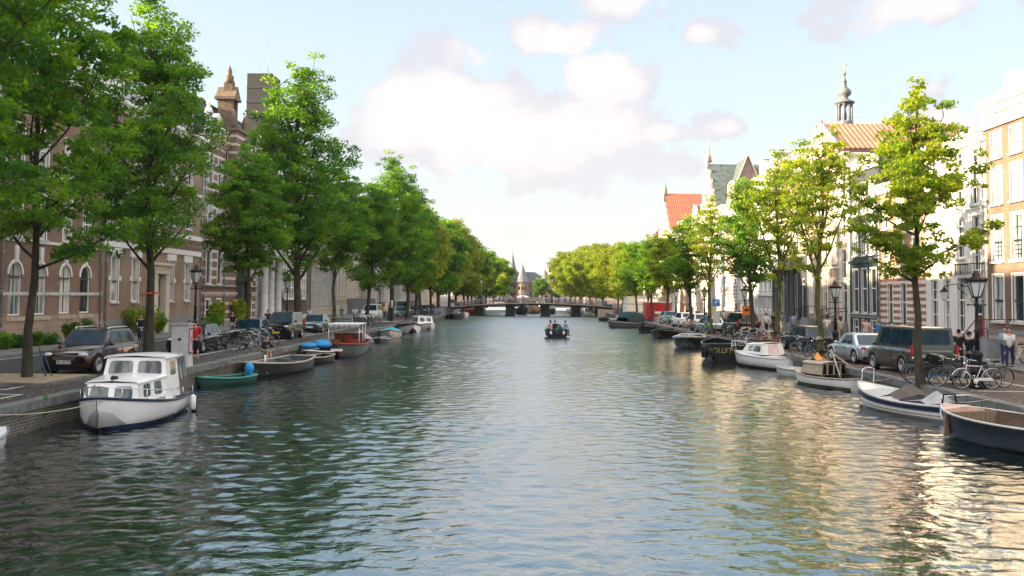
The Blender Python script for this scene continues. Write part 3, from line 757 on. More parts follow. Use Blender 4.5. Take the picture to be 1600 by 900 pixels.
def ex_r6(t, lx, z, W, H):
    b = MB(); b.box(W + .002, W + .05, 3.0, 3.7, H - 1.9, H - .9); b.build('side_window', gdark, t)
    b = MB(); b.tube([(W + .06, 5.4, H - 2.2), (W + .06, 5.4, H - 1.2)], .06, 5); b.tube([(W + .06, 4.8, H - .4), (W + .06, 5.4, H - 1.2), (W + .06, 6.0, H - .4)], .06, 5); b.build('wall_anchor', iron, t)
    b = MB(); b.hexa([(W - 2.2, 8.2, H + 1.2), (W - 1.0, 8.2, H + .55), (W - 1.0, 9.6, H + .55), (W - 2.2, 9.6, H + 1.2)], [(W - 2.2, 8.2, H + 1.75), (W - .9, 8.2, H + .85), (W - .9, 9.6, H + .85), (W - 2.2, 9.6, H + 1.75)]); b.build('skylight', leadroof, t)
house('tall sunlit cream brick house with a bare side wall above its neighbours', 'R', 78.54, 87.6, 15.7,
      [(2.6, 5.6, [86.3, 84.2, 82.1], 1.0, 'tall'), (2.6, 5.4, [79.9], 1.0, 'slim'), (6.6, 9.0, 4, 1.05, 'white'), (9.9, 12.2, 4, 1.05, 'white'), (12.7, 14.4, 4, 1.0, 'sunny')],
      brickP, cor=cream, corh=.9, plinth=(1.7, greystone), bands=[(6.2, .15, .08, white), (12.6, .12, .06, white)], roof='front', rh=2.7, roofm=orangetileY, gable=('tri', brickP, 2.7), depth=10.8, chim=[(87.0, .6, 3.0, brickP)], extra=ex_r6)
def ex_r7(t, lx, z, W, H):
    b = MB(); x0, x1 = lx(97.6), lx(90.2)
    for x in (x0 + .3, x0 + 1.5, x1 - 1.5, x1 - .3): b = MB(); b.lathe([(.3, z(1.2)), (.3, z(1.5)), (.23, z(1.6)), (.2, z(6.2)), (.3, z(6.4))], (x, -.55, 0), 12); b.build('column', darkgrey, t)
    b = MB(); b.box(x0 - .2, x1 + .2, -.95, .0, z(6.42), z(7.3)); b.box(x0 - .35, x1 + .35, -1.1, .0, z(7.302), z(7.5)); b.box(x0 - .2, x1 + .2, -.95, 0, z(.9), z(1.18)); b.build('portico', darkgrey, t)
    b = MB(); b.box(x0 + .6, x1 - .6, -.97, -.952, z(6.55), z(7.15)); b.build('name_board', leadroof, t)
house('house with dark grey columned ground floor portico behind the bare forked tree', 'R', 87.62, 98.3, 17.0,
      [(2.2, 5.9, [96.3, 93.9, 91.5], 1.2, 'bar'), (8.0, 10.4, 5, 1.0, 'white'), (11.3, 13.5, 5, 1.0, 'white'), (14.2, 15.8, 5, .95, 'sunny')],
      darkgrey, upper=brickP, upz=7.6, cor=cream, corh=.9, roof='flat', door=(89.0, 1.1, 1.9, 5.6, black), chim=[(96.6, 4.0, 2.6, brickE)], extra=ex_r7, bands=[(10.9, .12, .06, white)])
house('tall white house with rusticated basement next to the columned portico', 'R', 98.32, 108.1, 16.6,
      [(4.6, 8.4, 5, 1.05, 'slim'), (1.3, 2.6, 5, .8, 'archd'), (9.4, 12.0, 5, 1.0, 'white'), (13.0, 15.2, 5, 1.0, 'white')],
      ashlar, upper=whitewash, upz=4.2, cor=white, roof='side', rh=3.4, roofm=slate, dormer=2, bands=[(4.0, .25, .15, palegrey), (8.9, .2, .1, white)])
house('pale house with closely spaced white pilasters', 'R', 108.12, 117.0, 15.0,
      [(3.6, 7.6, 5, .95, 'bar'), (8.8, 11.4, 5, .95, 'slim'), (12.2, 14.0, 5, .95, 'slim')], whitewash, cor=white, corh=.8, roof='flat', door=(109.2, .01, 1, 1.01, teal) if False else None, bands=[(8.2, .25, .15, white)], plinth=(2.4, palegrey))
house('brick house with white stone blocks round its arched windows', 'R', 117.02, 124.0, 14.2,
      [(3.0, 6.0, 3, 1.1, 'archd'), (7.4, 9.8, 3, 1.1, 'archd'), (10.8, 12.8, 3, 1.0, 'archd')], striped, upper=brickE, upz=6.8, cor=white, gable=('neck', brickE, 3.6), roof='front', rh=3.0, roofm=redtile)
house('grey fronted house with flat canopy over its door', 'R', 124.02, 131.0, 15.4,
      [(3.0, 6.4, 3, 1.2, 'bar'), (7.4, 10.2, 3, 1.1, 'slim'), (11.2, 13.6, 3, 1.1, 'slim')], palegrey, cor=white, roof='flat', upper=whitewash, upz=6.9, chim=[(128.5, 4, 2.2, brickE)])
def ex_ch(t, lx, z, W, H):
    # cross gable facing down the canal, spire over the street gable
    b = MB(); x0 = W + .1; yA, yB, ym = 1.4, 7.2, 4.2
    b.add([(x0, yA, H - 3), (x0, yB, H - 3), (x0, yB, H), (x0, ym, H + 7.2), (x0, yA, H)], [(4, 3, 2, 1, 0)][::-1])
    b.add([(x0 - 6, yA, H - 3), (x0, yA, H - 3), (x0, yA, H), (x0 - 6, yA, H)], [(3, 2, 1, 0)])
    b.build('cross_gable', mat('grey brown gable plaster', (.30, .23, .19), .85, var=.15, dirt=.2), t)
    b = MB()
    b.tube([(x0 + .05, yA - .2, H - .1), (x0 + .05, ym, H + 7.4), (x0 + .05, yB + .2, H - .1)], .2, 6)
    b.build('gable_verge', stone, t)
    b = MB(); b.add([(x0, yA - .2, H - .15), (x0, ym, H + 7.25), (x0 - 7, ym, H + 7.25), (x0 - 7, yA - .2, H - .15), (x0, yB + .2, H - .15), (x0 - 7, yB + .2, H - .15)], [(0, 1, 2, 3), (1, 4, 5, 2)]); b.build('cross_roof', greenroof, t)
    b = MB(); b.lathe([(.5, H + 7.3), (.35, H + 7.9), (.42, H + 8.0), (.18, H + 8.5), (.05, H + 10.2), (.01, H + 10.6)], (W / 2, .2, 0), 8); b.build('spire', stone, t)
    b = MB()
    f_, p_, s_ = win_mesh(.9, 1.9, 'archd')
    for k in range(3):
        o_ = bpy.data.objects.new('gable_window', f_); col.objects.link(o_); o_.parent = t; o_.location = (x0 + .14, 2.6 + k * 1.2, H - 1.6); o_.rotation_euler = (0, 0, PI / 2); link('pane', p_, o_)
house('church like hall with green copper roof, pinnacled step gable and triangular side gable', 'R', 131.02, 144.0, 15.2,
      [(3.2, 8.4, 5, 1.2, 'archd'), (9.8, 13.4, 5, 1.1, 'archd')], stone, upper=cream, upz=9.0, roof='front', rh=7.0, roofm=greenroof, gable=('step', cream, 7.2), depth=18, extra=ex_ch, name='church_hall', cat='church')
house('cream house with small white gable beyond the church hall', 'R', 144.02, 152, 13.5, [(3, 6, 4, 1, 'slim'), (7, 9.6, 4, 1, 'white'), (10.5, 12.6, 4, 1, 'white')], cream, roof='front', rh=4, gable=('tri', white, 4.0), roofm=slate)
house('sunlit brown brick house with a thick chimney beyond the church hall', 'R', 152.02, 163, 16.0, [(3, 6, 4, 1, 'slim'), (7, 9.6, 4, 1, 'white'), (10.5, 12.6, 4, 1, 'white')], brickE, cor=white, roof='side', rh=3.5, roofm=slate, chim=[(155, 2.5, 3.6, brickE), (161, 6, 3.0, brickE)])
house('house with a white front and black shutters far along the right bank', 'R', 163.02, 172, 14.0, [(3, 6, 4, 1, 'bar'), (7, 9.6, 4, 1, 'white'), (10.5, 12.6, 4, 1, 'white')], whitewash, cor=white, roof='flat')
def ex_red(t, lx, z, W, H):
    b = MB(); b.lathe([(.55, H + 6.6), (.4, H + 7.4), (.5, H + 7.6), (.2, H + 8.4), (.03, H + 9.8)], (W / 2, .2, 0), 8); b.build('pinnacle', stone, t)
    b = MB(); b.box(W * .5 - .9, W * .5 + .9, 14.8, 16.4, H + 3, H + 8.6); b.box(W * .5 - 1.1, W * .5 + 1.1, 14.6, 16.6, H + 8.602, H + 8.9); b.build('chimney', brickE, t)
    b = MB(); b.hexa([(W - .1, 14.2, H - .6), (W + .35, 14.2, H - .6), (W / 2 + .35, 14.2, H + 7.0), (W / 2 - .1, 14.2, H + 7.0)], [(W - .1, 14.8, H - .6), (W + .35, 14.8, H - .6), (W / 2 + .35, 14.8, H + 7.0), (W / 2 - .1, 14.8, H + 7.0)]); b.build('verge', cream, t)
house('house with steep red tiled roof and a pinnacle far along the right bank', 'R', 176, 190, 15.8, [(3, 6.4, 5, 1.1, 'slim'), (7.4, 10.2, 5, 1.1, 'white'), (11.2, 14, 5, 1.1, 'white')], brickE, upper=cream, upz=6.8, roof='front', rh=7.0, roofm=redtile, gable=('step', cream, 6.2), depth=15, extra=ex_red)
house('low sunlit gabled house just before the steep red roof', 'R', 172.02, 175.98, 12.0, [(3, 6, 2, 1, 'slim'), (7, 9.6, 2, 1, 'white')], brickP, gable=('neck', brickP, 3.2), roof='front', rh=2.6, roofm=slate)
fr = [(190.1, 199, 14, whitewash, 'white', 'side'), (199.1, 208, 16, brickA, 'plain', 'side'), (208.1, 216, 13, brickP, 'white', 'flat'), (216.1, 226, 15.5, brickD, 'plain', 'side'), (226.1, 237, 14, cream, 'white', 'side'), (237.1, 250, 16, brickB, 'white', 'flat'), (250.1, 262, 14.5, brickA, 'white', 'side')]
ordn = ['first', 'second', 'third', 'fourth', 'fifth', 'sixth', 'seventh', 'eighth', 'ninth', 'tenth', 'eleventh', 'twelfth', 'thirteenth', 'fourteenth', 'fifteenth', 'sixteenth', 'seventeenth', 'eighteenth', 'nineteenth', 'twentieth']
for i, (a, b_, h, m_, st, rf) in enumerate(fr):
    house(ordn[i] + ' house beyond the steep red roof on the right bank, half hidden by trees', 'R', a, b_, h, [(2.6, 5.2, 4, 1.05, st), (6.3, 8.6, 4, 1.05, st), (9.6, 11.6, 4, 1, st)], m_, cor=white, roof=rf, rh=3.2, roofm=redtile if i % 2 else slate, chim=[(a + 2, 3, 2.4, brickE)], group='far houses on the right bank')
# church steeple with bell stage and onion
sp = thing('steeple', 'slender grey church steeple with open bell stage, onion and gilt cross', 'steeple', (40, 128, ZQ))
b = MB(); b.box(-1.7, 1.7, -1.7, 1.7, 0, 25.4); b.box(-1.9, 1.9, -1.9, 1.9, 25.402, 25.7); b.build('tower', stone, sp)
b = MB()
for k in range(8):
    a = 2 * PI * (k + .5) / 8; b.tube([(1.25 * math.cos(a), 1.25 * math.sin(a), 25.7), (1.25 * math.cos(a), 1.25 * math.sin(a), 28.6)], .17, 6)
    a2 = 2 * PI * (k + 1.5) / 8; b.tube([(1.25 * math.cos(a), 1.25 * math.sin(a), 28.3), (1.25 * math.cos((a + a2) / 2), 1.25 * math.sin((a + a2) / 2), 28.75), (1.25 * math.cos(a2), 1.25 * math.sin(a2), 28.3)], .1, 5)
b.lathe([(1.5, 25.7), (1.5, 26.3), (1.25, 26.32)], n=8); b.build('bell_stage', leadroof, sp)
b = MB(); b.lathe([(.4, 26.6), (.38, 27.2), (.25, 27.6), (.05, 27.7)], n=10); b.build('bell', greenroof, sp)
b = MB(); b.lathe([(1.75, 28.7), (1.8, 28.85), (1.2, 29.06), (.7, 29.30), (.6, 29.54), (1.1, 29.84), (1.25, 30.14), (1.0, 30.50), (.45, 30.86), (.35, 31.52), (.5, 31.58), (.3, 31.76), (.1, 32.60)], n=12); b.build('onion_dome', leadroof, sp)
b = MB(); b.ell((0, 0, 32.72), .35); b.tube([(0, 0, 32.66), (0, 0, 34.40)], .05, 6); b.tube([(-.5, 0, 33.86), (.5, 0, 33.86)], .04, 6); b.build('cross', mat('gilt', (.45, .36, .2), .4, metal=.7), sp)
sp.scale = (.72, .72, .98)
# ---------------- left bank
house('brick house standing before the arched window building on the left', 'L', 12, 38, 16, [(2.6, 5.4, 8, 1.2, 'tall'), (6.8, 9.2, 8, 1.1, 'white'), (10.5, 12.6, 8, 1.1, 'white')], brickB, cor=white, roof='side', rh=4)
Yw = [39.4, 42.0, 44.6, 47.2, 49.8, 52.4, 55.1, 58.1, 60.7]
def ex_l1(t, lx, z, W, H):
    for y in Yw: b = MB(); x = lx(y); b.hexa([(x - .14, -.1, z(5.5)), (x + .14, -.1, z(5.5)), (x + .14, 0, z(5.5)), (x - .14, 0, z(5.5))], [(x - .2, -.1, z(6.3)), (x + .2, -.1, z(6.3)), (x + .2, 0, z(6.3)), (x - .2, 0, z(6.3))]); b.build('keystone', white, t)
    for y in Yw: b = MB(); x = lx(y); b.box(x - 1.0, x + 1.0, -.16, .0, z(2.25), z(2.48)); b.build('window_ledge', stone, t)
house('long brown brick building with round arched ground floor windows on a pinkish stone base', 'L', 38.02, 63.1, 16.6,
      [(2.55, 5.4, Yw, 1.35, 'arch'), (6.75, 9.2, Yw, .95, 'white'), (10.6, 12.8, Yw, .95, 'white'), (13.9, 15.3, Yw, .9, 'slim')],
      brickA, cor=white, corh=.8, plinth=(2.45, plinthstone), bands=[(3.62, .18, .05, palegrey), (6.5, .16, .08, white), (10.35, .16, .08, white)], roof='side', rh=4.2, dormer=4, pipe=[62.7, 50.9], extra=ex_l1, chim=[(56, 3, 4.4, cream), (45, 3, 4, cream)])
lattice = mat('lattice frieze', (.42, .33, .26), .8, var=.1)
def ex_l2(t, lx, z, W, H):
    b = MB(); x0, x1 = .1, W - .1
    b.box(x0, x1, -.05, .001, z(7.2), z(8.0)); b.build('frieze', lattice, t)
    b = MB(); n = int((x1 - x0) / .4)
    for k in range(n):
        xa = x0 + .4 * k
        for (p, q) in (((xa, z(7.2)), (xa + .4, z(8.0))), ((xa + .4, z(7.2)), (xa, z(8.0)))): b.tube([(p[0], -.07, p[1]), (q[0], -.07, q[1])], .045, 4, caps=False)
    b.build('lattice_work', brickA, t)
    x = lx(72.3)
    b = MB(); b.box(x - 1.5, x - .8, -.45, .0, .1, z(5.2)); b.box(x + .8, x + 1.5, -.45, .0, .1, z(5.2)); b.box(x - 1.6, x + 1.6, -.5, 0, z(5.202), z(5.8)); b.box(x - 1.8, x + 1.8, -.7, 0, z(5.802), z(6.0)); b.build('door_surround', cream, t)
    for y in (65.0, 68.4, 75.2, 78.8):
        x = lx(y)
        for q in ((-.95, .95, -.08, 6.25, 6.75), (-.95, -.62, -.06, 4.6, 4.9), (.62, .95, -.06, 4.6, 4.9)): b = MB(); b.box(x + q[0], x + q[1], q[2], 0, z(q[3]), z(q[4])); b.build('stone_lintel' if q[3] > 5 else 'stone_block', white, t)
house('brick townhouse with white stone bands, lattice frieze and arched white doorway', 'L', 63.12, 82.1, 16.6,
      [(3.2, 6.2, [65.0, 68.4, 75.2, 78.8], 1.1, 'big'), (8.9, 11.0, [65.0, 68.4, 72.2, 75.2, 78.8], 1.1, 'big'), (12.4, 14.8, [65.0, 68.4, 72.2, 75.2, 78.8], 1.1, 'white')],
      brickB, cor=white, corh=.8, door=(72.3, 1.5, 1.1, 5.0, teal, True), plinth=(2.0, greystone), bands=[(8.05, .35, .12, white), (6.8, .38, .1, white), (11.7, .2, .08, white)], roof='side', rh=4.0, dormer=3, pipe=[63.5, 81.8], extra=ex_l2, rails=False)
def ex_l3(t, lx, z, W, H):
    x = lx(89.8)
    b = MB(); b.box(x - 1.7, x + 1.7, -.9, 3, z(8.8), H + 1.2); b.build('bay_tower', bandstone, t)
    b = MB(); b.box(x - 1.9, x + 1.9, -1.1, 3.1, H + 1.202, H + 1.5); b.box(x - .75, x - .45, -.2, 1.2, H + 1.502, H + 4.2); b.box(x + .45, x + .75, -.2, 1.2, H + 1.502, H + 4.2); b.box(x - .44, x + .44, .1, 1.1, H + 1.503, H + 4.19, 1); b.box(x - 1.0, x + 1.0, -.45, 1.45, H + 4.202, H + 4.45)
    b.prism([(x - .95, H + 4.452), (x + .95, H + 4.452), (x, H + 5.5)], lambda a, c: (a, -.4, c), lambda a, c: (a, 1.4, c)); b.box(x - .4, x + .4, -.0, .8, H + 5.0, H + 5.8); b.lathe([(.5, H + 5.8), (.35, H + 6.2), (.4, H + 6.4), (.18, H + 6.7), (.24, H + 6.9), (.03, H + 7.5)], (x, .4, 0), 10)
    for s in (-1, 1): b.lathe([(.3, H + 1.5), (.2, H + 1.8), (.35, H + 2.2), (.25, H + 2.6), (.08, H + 3.1)], (x + s * 1.7, -.6, 0), 8)
    b.build('turret', [mat('dark sandstone', (.17, .125, .085), .8, var=.3, dirt=.5), black], t)
    f_, p_, s_ = win_mesh(1.1, 2.2, 'bar')
    for zz in (9.8, 13.2):
        o_ = link('bay_window', f_, t, (x - .55, -1.05, z(zz))); link('pane', p_, o_)
    for sgn, xa, xb, xe in ((-1, 0, x - 2, .4), (1, x + 2, W, W - .4)):
        b = MB()
        for k in range(12):
            xx = .4 + k * (W - .8) / 11
            if (xx - x) * sgn > 2: b.lathe([(.1, H + .02), (.16, H + .3), (.08, H + .7), (.14, H + .9)], (xx, -.2, 0), 6)
        b.box(xa, xb, -.3, -.1, H + .9, H + 1.05)
        b.box(xe - .3, xe + .3, -.4, .1, H, H + 1.2); b.lathe([(.2, H + 1.2), (.4, H + 1.7), (.3, H + 2.1), (.12, H + 2.4), (.2, H + 2.6), (.02, H + 2.9)], (xe, -.15, 0), 8)
        b.build('balustrade', white, t)
    b = MB(); xd = lx(93.2); b.box(xd - 1.2, xd - .75, -.6, 0, .1, z(4.9)); b.box(xd + .75, xd + 1.2, -.6, 0, .1, z(4.9)); b.box(xd - 1.4, xd + 1.4, -.9, 0, z(4.902), z(5.3)); b.box(xd - .9, xd + .9, -.7, 0, z(5.302), z(6.2)); b.build('porch', darkgrey, t)
house('ornate townhouse of brown brick with pale stone bands, white balustrade and pointed turret', 'L', 82.12, 98.45, 17.2,
      [(4.6, 7.5, [84.0, 86.9, 96.4], 1.2, 'bar'), (1.5, 3.3, [84.0, 86.9, 96.4], 1.2, 'plain'), (9.4, 11.6, [84.0, 86.4, 93.2, 96.4], 1.15, 'big'), (13.0, 15.6, [84.0, 86.4, 93.2, 96.4], 1.15, 'white')],
      bandstone, cor=stone, corh=.6, door=(93.2, 1.4, 1.1, 4.6, black, True), plinth=(1.4, greystone), bands=[(3.7, .22, .14, stone), (4.3, .15, .18, darkgrey), (8.2, .25, .16, stone)], roof='mansard', rh=3.4, dormer=2, pipe=[82.5, 88.0], extra=ex_l3, rails=False)
def ex_l4(t, lx, z, W, H):
    b = MB()
    for y in (99.6, 102.0, 104.9): b = MB(); b.lathe([(.5, .1), (.5, .9), (.38, 1.0), (.34, z(7.0)), (.45, z(7.2)), (.5, z(7.5))], (lx(y), -.6, 0), 14); b.build('column', palegrey, t)
    b = MB(); b.box(.2, W - .2, -1.2, .0, z(7.502), z(8.6)); b.box(0, W, -1.4, 0, z(8.602), z(8.9)); b.build('entablature', palegrey, t)
house('grey stone house with three tall round columns before its arched entrance', 'L', 98.47, 106.4, 16.0,
      [(9.8, 12.0, 3, 1.1, 'bar'), (13.0, 15.0, 3, 1.0, 'bar')], ashlar, cor=palegrey, door=[(103.5, 1.6, 1.0, 6.2, black, True), (100.8, 1.2, 1.0, 5.4, black, True)], roof='side', rh=3.5, roofm=slate, extra=ex_l4, rails=False)
def ex_l5(t, lx, z, W, H):
    # sloping-cornered white window wall
    x0, x1 = lx(107.6), lx(119.5)
    def zb(x): u = (x - x0); return z(3.2) + (max(0, 1.9 - u) ** 2) * .62
    b = MB(); g_ = MB(); n = 10
    g_.add([(x0 + .1, -.1, z(7.5)), (x1 - .1, -.1, z(7.5)), (x1 - .1, -.1, z(3.2)), (x0 + 2, -.1, z(3.2)), (x0 + 1, -.1, z(3.8)), (x0 + .1, -.1, z(5.4))], [(5, 4, 3, 2, 1, 0)])
    g_.build('window_glass', gcurt, t)
    for k in range(n + 1):
        x = x0 + (x1 - x0) * k / n; w = .16 if k % 2 == 0 else .09
        b.box(x - w, x + w, -.2, -.101, zb(x), z(7.6))
    for zz, w in ((7.5, .16), (6.6, .08), (5.7, .16), (4.5, .08)): b.box(x0 if zz > 5 else x0 + .8, x1, -.22, -.101, z(zz) - w, z(zz) + w)
    pr = [(x0 + .15 * k, -.16, zb(x0 + .15 * k)) for k in range(14)] + [(x1, -.16, z(3.2))]
    b.tube(pr, .14, 6)
    for k in range(9): b.box(x0, x0 + 5.0, -.24, -.105, z(8.1) + k * .42, z(8.1) + k * .42 + .2)
    b.build('window_grid', white, t)
    b = MB(); b.box(x0 + .1, x0 + 4.9, -.104, 0, z(8.1), z(11.8)); b.build('glass_strip', gcurt, t)
house('modern brown brick block with a curved white window grid', 'L', 106.42, 123.3, 15.5, [(9.0, 10.6, [114.5, 117.2, 120], 1.5, 'plain'), (12.2, 13.8, 5, 1.6, 'plain')], brickD, roof='flat', cor=palegrey, plinth=(1.4, palegrey), door=(121.8, 1.2, 1.0, 3.6, black), extra=ex_l5)
def ex_l6(t, lx, z, W, H):
    b = MB(); n = 12
    for k in range(n + 1):
        x = .2 + (W - .4) * k / n; b.box(x - .12, x + .12, -.45, .0, z(2.2), z(7.2)); b.box(x - .12, x + .12, -.45, 0, z(8.9), H - .7)
    b.build('concrete_fin', palegrey, t)
    b = MB(); b.box(0, W, -.6, 0, z(7.202), z(8.898)); b.box(0, W, -.6, 0, H - .698, H); b.box(0, W, -.5, 0, z(1.0), z(1.7)); b.build('concrete_band', stone, t)
house('concrete office front with rows of upright fins', 'L', 123.32, 137.2, 14.5, [(2.0, 7.0, 6, 1.9, 'slim'), (9.2, 13.4, 6, 1.9, 'slim')], palegrey, roof='flat', extra=ex_l6, name='office_building', cat='office')
def ex_l7(t, lx, z, W, H):
    x = lx(150.5); b = MB()
    for k in range(9): b.box(x - 2.5, x + 2.5, -.35 * (9 - k), 0, .1 + .2 * k, .3 + .2 * k)
    b.box(x - 3.1, x - 2.5, -3.3, 0, .1, 2.4); b.box(x + 2.5, x + 3.1, -3.3, 0, .1, 2.4); b.build('stair', greystone, t)
house('classical cream building with a broad stone stair up to its door', 'L', 137.22, 158, 14.8, [(3.6, 7.4, [139, 141.4, 143.8, 146.2, 154.6, 156.8], 1.15, 'bar'), (9.2, 12.2, 8, 1.15, 'slim')], stone, upper=cream, upz=3.0, cor=cream, corh=.9, roof='flat', door=(150.5, 2.0, 2.9, 7.0, black), plinth=(2.3, palegrey), bands=[(8.2, .3, .2, palegrey)], extra=ex_l7, rails=False)
fl = [(158.1, 168, 15, brickA, 'bar', 'side'), (168.1, 176, 13, whitewash, 'slim', 'flat'), (176.1, 186, 16, brickB, 'white', 'side'), (186.1, 195, 14, cream, 'slim', 'flat'), (195.1, 206, 17, brickD, 'white', 'side'), (206.1, 216, 13.6, palegrey, 'white', 'flat'), (216.1, 228, 15.4, brickC, 'white', 'side'), (228.1, 240, 14, brickA, 'plain', 'side'), (240.1, 262, 15.6, cream, 'white', 'side')]
for i, (a, b_, h, m_, st, rf) in enumerate(fl):
    house(ordn[i] + ' house beyond the stone stair on the left bank, behind the trees', 'L', a, b_, h, [(2.6, 5.6, 4, 1.15, st), (6.6, 9.0, 4, 1.1, st), (10, 12.1, 4, 1.05, st)], m_, cor=white, roof=rf, rh=3.4, roofm=redtile if i % 3 == 1 else slate, group='far houses on the left bank')
t = thing('tower_block', 'dark grey tower block rising behind the turreted townhouse', 'tower', (-60, 205, ZQ))
b = MB(); b.box(0, 5.2, 0, 7, 0, 49); b.build('wall', mat('dark louvred cladding', (.05, .05, .046), .7, var=.2, stretch=(1, 1, 8)), t)
b = MB()
for k in range(15): b.box(-.05, 5.25, -.12, -.002, 2.5 + k * 3.1, 2.9 + k * 3.1)
b.build('floor_band', darkgrey, t)
b = MB(); b.tube([(3, 5, 49), (3, 5, 57)], .05, 5); b.build('antenna', zinc, t)
# ---------------- the far weigh house
wx, wy = -4.5, 395.0
t = thing('weigh_house', 'old brick weigh house with pointed grey turrets at the end of the canal', 'castle', (wx, wy, ZQ))
wb_ = brick('far brick', (.28, .17, .13), (.22, .14, .11), (.3, .25, .2))
b = MB(); b.box(-11, 11, 4, 18, 0, 10.5)
b.lathe([(3.4, 0), (3.4, 10.5)], (-8.5, 2, 0), 14, smooth=False); b.lathe([(2.9, 0), (2.9, 9)], (0.5, 2, 0), 14, smooth=False); b.lathe([(3.0, 0), (3.0, 9)], (10.5, 3, 0), 14, smooth=False)
b.build('wall', wb_, t)
for (x, y, z_, r, h) in ((-4.0, 5, 10.5, 3.0, 12.0), (.5, 2, 9, 3.5, 8.5), (10.5, 3, 9, 3.4, 6.5), (-8.5, 2, 10.5, 3.9, 7.5)):
    b = MB(); b.lathe([(r, z_), (r * .55, z_ + h * .35), (.12, z_ + h * .93), (.04, z_ + h * 1.1)], (x, y, 0), 12, smooth=False); b.build('turret_roof', leadroof, t)
b = MB(); b.prism([(-11.4, 10.5), (11.4, 10.5), (6, 13.6), (-6, 13.6)], lambda a, c: (a, 5, c), lambda a, c: (a, 17, c)); b.build('roof', mat('pale blue slate', (.16, .19, .21), .7), t)
b = MB()
for zq in (2.5, 5.8):
    for a_ in (-.5, 0, .5): b.box(.5 + 2.9 * math.sin(a_) - .35, .5 + 2.9 * math.sin(a_) + .35, 2 - 2.9 * math.cos(a_) - .12, 2.3 - 2.9 * math.cos(a_), zq, zq + 1.4)
for x in (-4.2, -3, 4.5, 6.2):
    for z_ in (3, 6.5): b.box(x - .5, x + .5, -5.0, 3.9, z_, z_ + 1.6) if False else b.box(x - .45, x + .45, 3.85, 3.99, z_, z_ + 1.6)
b.build('window', gdark, t)
t = bpy.data.objects['weigh_house']; t.scale = (.9, .9, .92)
for (a, w, h, dpt, m_, lab) in ((6, 14, 17, 430, cream, 'pale building standing right of the weigh house'), (22, 16, 15, 420, brickP, 'pinkish house to the right beyond the weigh house'), (-34, 22, 16, 425, brickB, 'brown house to the left beyond the weigh house'), (-60, 22, 15, 400, brickA, 'brick house far to the left on the square')):
    t = thing('square_house', lab, 'house', (a, dpt, ZQ)); b = MB(); b.box(0, w, 0, 10, 0, h); b.build('wall', m_, t); b = MB()
    for k in range(int(w / 3)):
        for j in range(4): b.box(1 + k * 3, 2.2 + k * 3, -.06, -.002, 2.5 + j * 3.6, 4.6 + j * 3.6)
    b.build('window', gdark, t)
    b = MB(); b.prism([(-.3, h), (w + .3, h), (w / 2, h + 3)], lambda a_, c: (a_, -.2, c), lambda a_, c: (a_, 10, c)); b.build('roof', slate, t)
VEIL = (1.36, 1.56, 1.60); CL_SH = (1.31, 1.38, 1.52); CL_LIT = (1.84, 1.71, 1.70); HORIZ = (1.80, 1.65, 1.63); CL_FILL = (6.8, 6.5, 6.4); EXPO = 2.15
# ================================================================ LIGHT AND SKY
SUN_EL, SUN_AZ = 15.0, -98.0     # degrees; azimuth from +Y towards +X (the sun stands to the left, a little behind)
sd = Vector((math.cos(R(SUN_EL)) * math.sin(R(SUN_AZ)), math.cos(R(SUN_EL)) * math.cos(R(SUN_AZ)), math.sin(R(SUN_EL))))
sl = bpy.data.lights.new('sun', 'SUN'); sl.energy = 5.0; sl.angle = R(0.6); sl.color = (1.0, 0.76, 0.49)
so = bpy.data.objects.new('sun', sl); col.objects.link(so); so.rotation_euler = sd.to_track_quat('Z', 'Y').to_euler(); so.location = (-60, -10, 60)
w = bpy.data.worlds.new('World'); S.world = w; w.use_nodes = True; nt = w.node_tree; L = nt.links
bg = nt.nodes['Background']
sky = N(nt, 'ShaderNodeTexSky', sky_type='NISHITA', sun_disc=False)
sky.sun_elevation = R(SUN_EL); sky.sun_rotation = R(SUN_AZ); sky.air_density = 1.0; sky.dust_density = 1.2; sky.ozone_density = 1.6; sky.altitude = 0
tc = N(nt, 'ShaderNodeTexCoord')
nm = N(nt, 'ShaderNodeVectorMath', operation='NORMALIZE'); L.new(tc.outputs['Generated'], nm.inputs[0])
sx = N(nt, 'ShaderNodeSeparateXYZ'); L.new(nm.outputs[0], sx.inputs[0])
def M_(op, a, b=None, c=None, clamp=False):
    n = N(nt, 'ShaderNodeMath', operation=op); n.use_clamp = clamp
    for i, q in enumerate((a, b, c)):
        if q is None: continue
        if isinstance(q, (int, float)): n.inputs[i].default_value = q
        else: L.new(q, n.inputs[i])
    return n.outputs[0]
def ss(v, a, b):
    n = N(nt, 'ShaderNodeMapRange', interpolation_type='SMOOTHSTEP'); L.new(v, n.inputs['Value']); n.inputs['From Min'].default_value = a; n.inputs['From Max'].default_value = b
    return n.outputs[0]
def mixc(f, a, b):
    n = N(nt, 'ShaderNodeMix', data_type='RGBA'); L.new(f, n.inputs['Factor']) if not isinstance(f, float) else setattr(n.inputs['Factor'], 'default_value', f)
    for k, q in (('A', a), ('B', b)):
        if isinstance(q, tuple): n.inputs[k].default_value = c4(q)
        else: L.new(q, n.inputs[k])
    return n.outputs['Result']
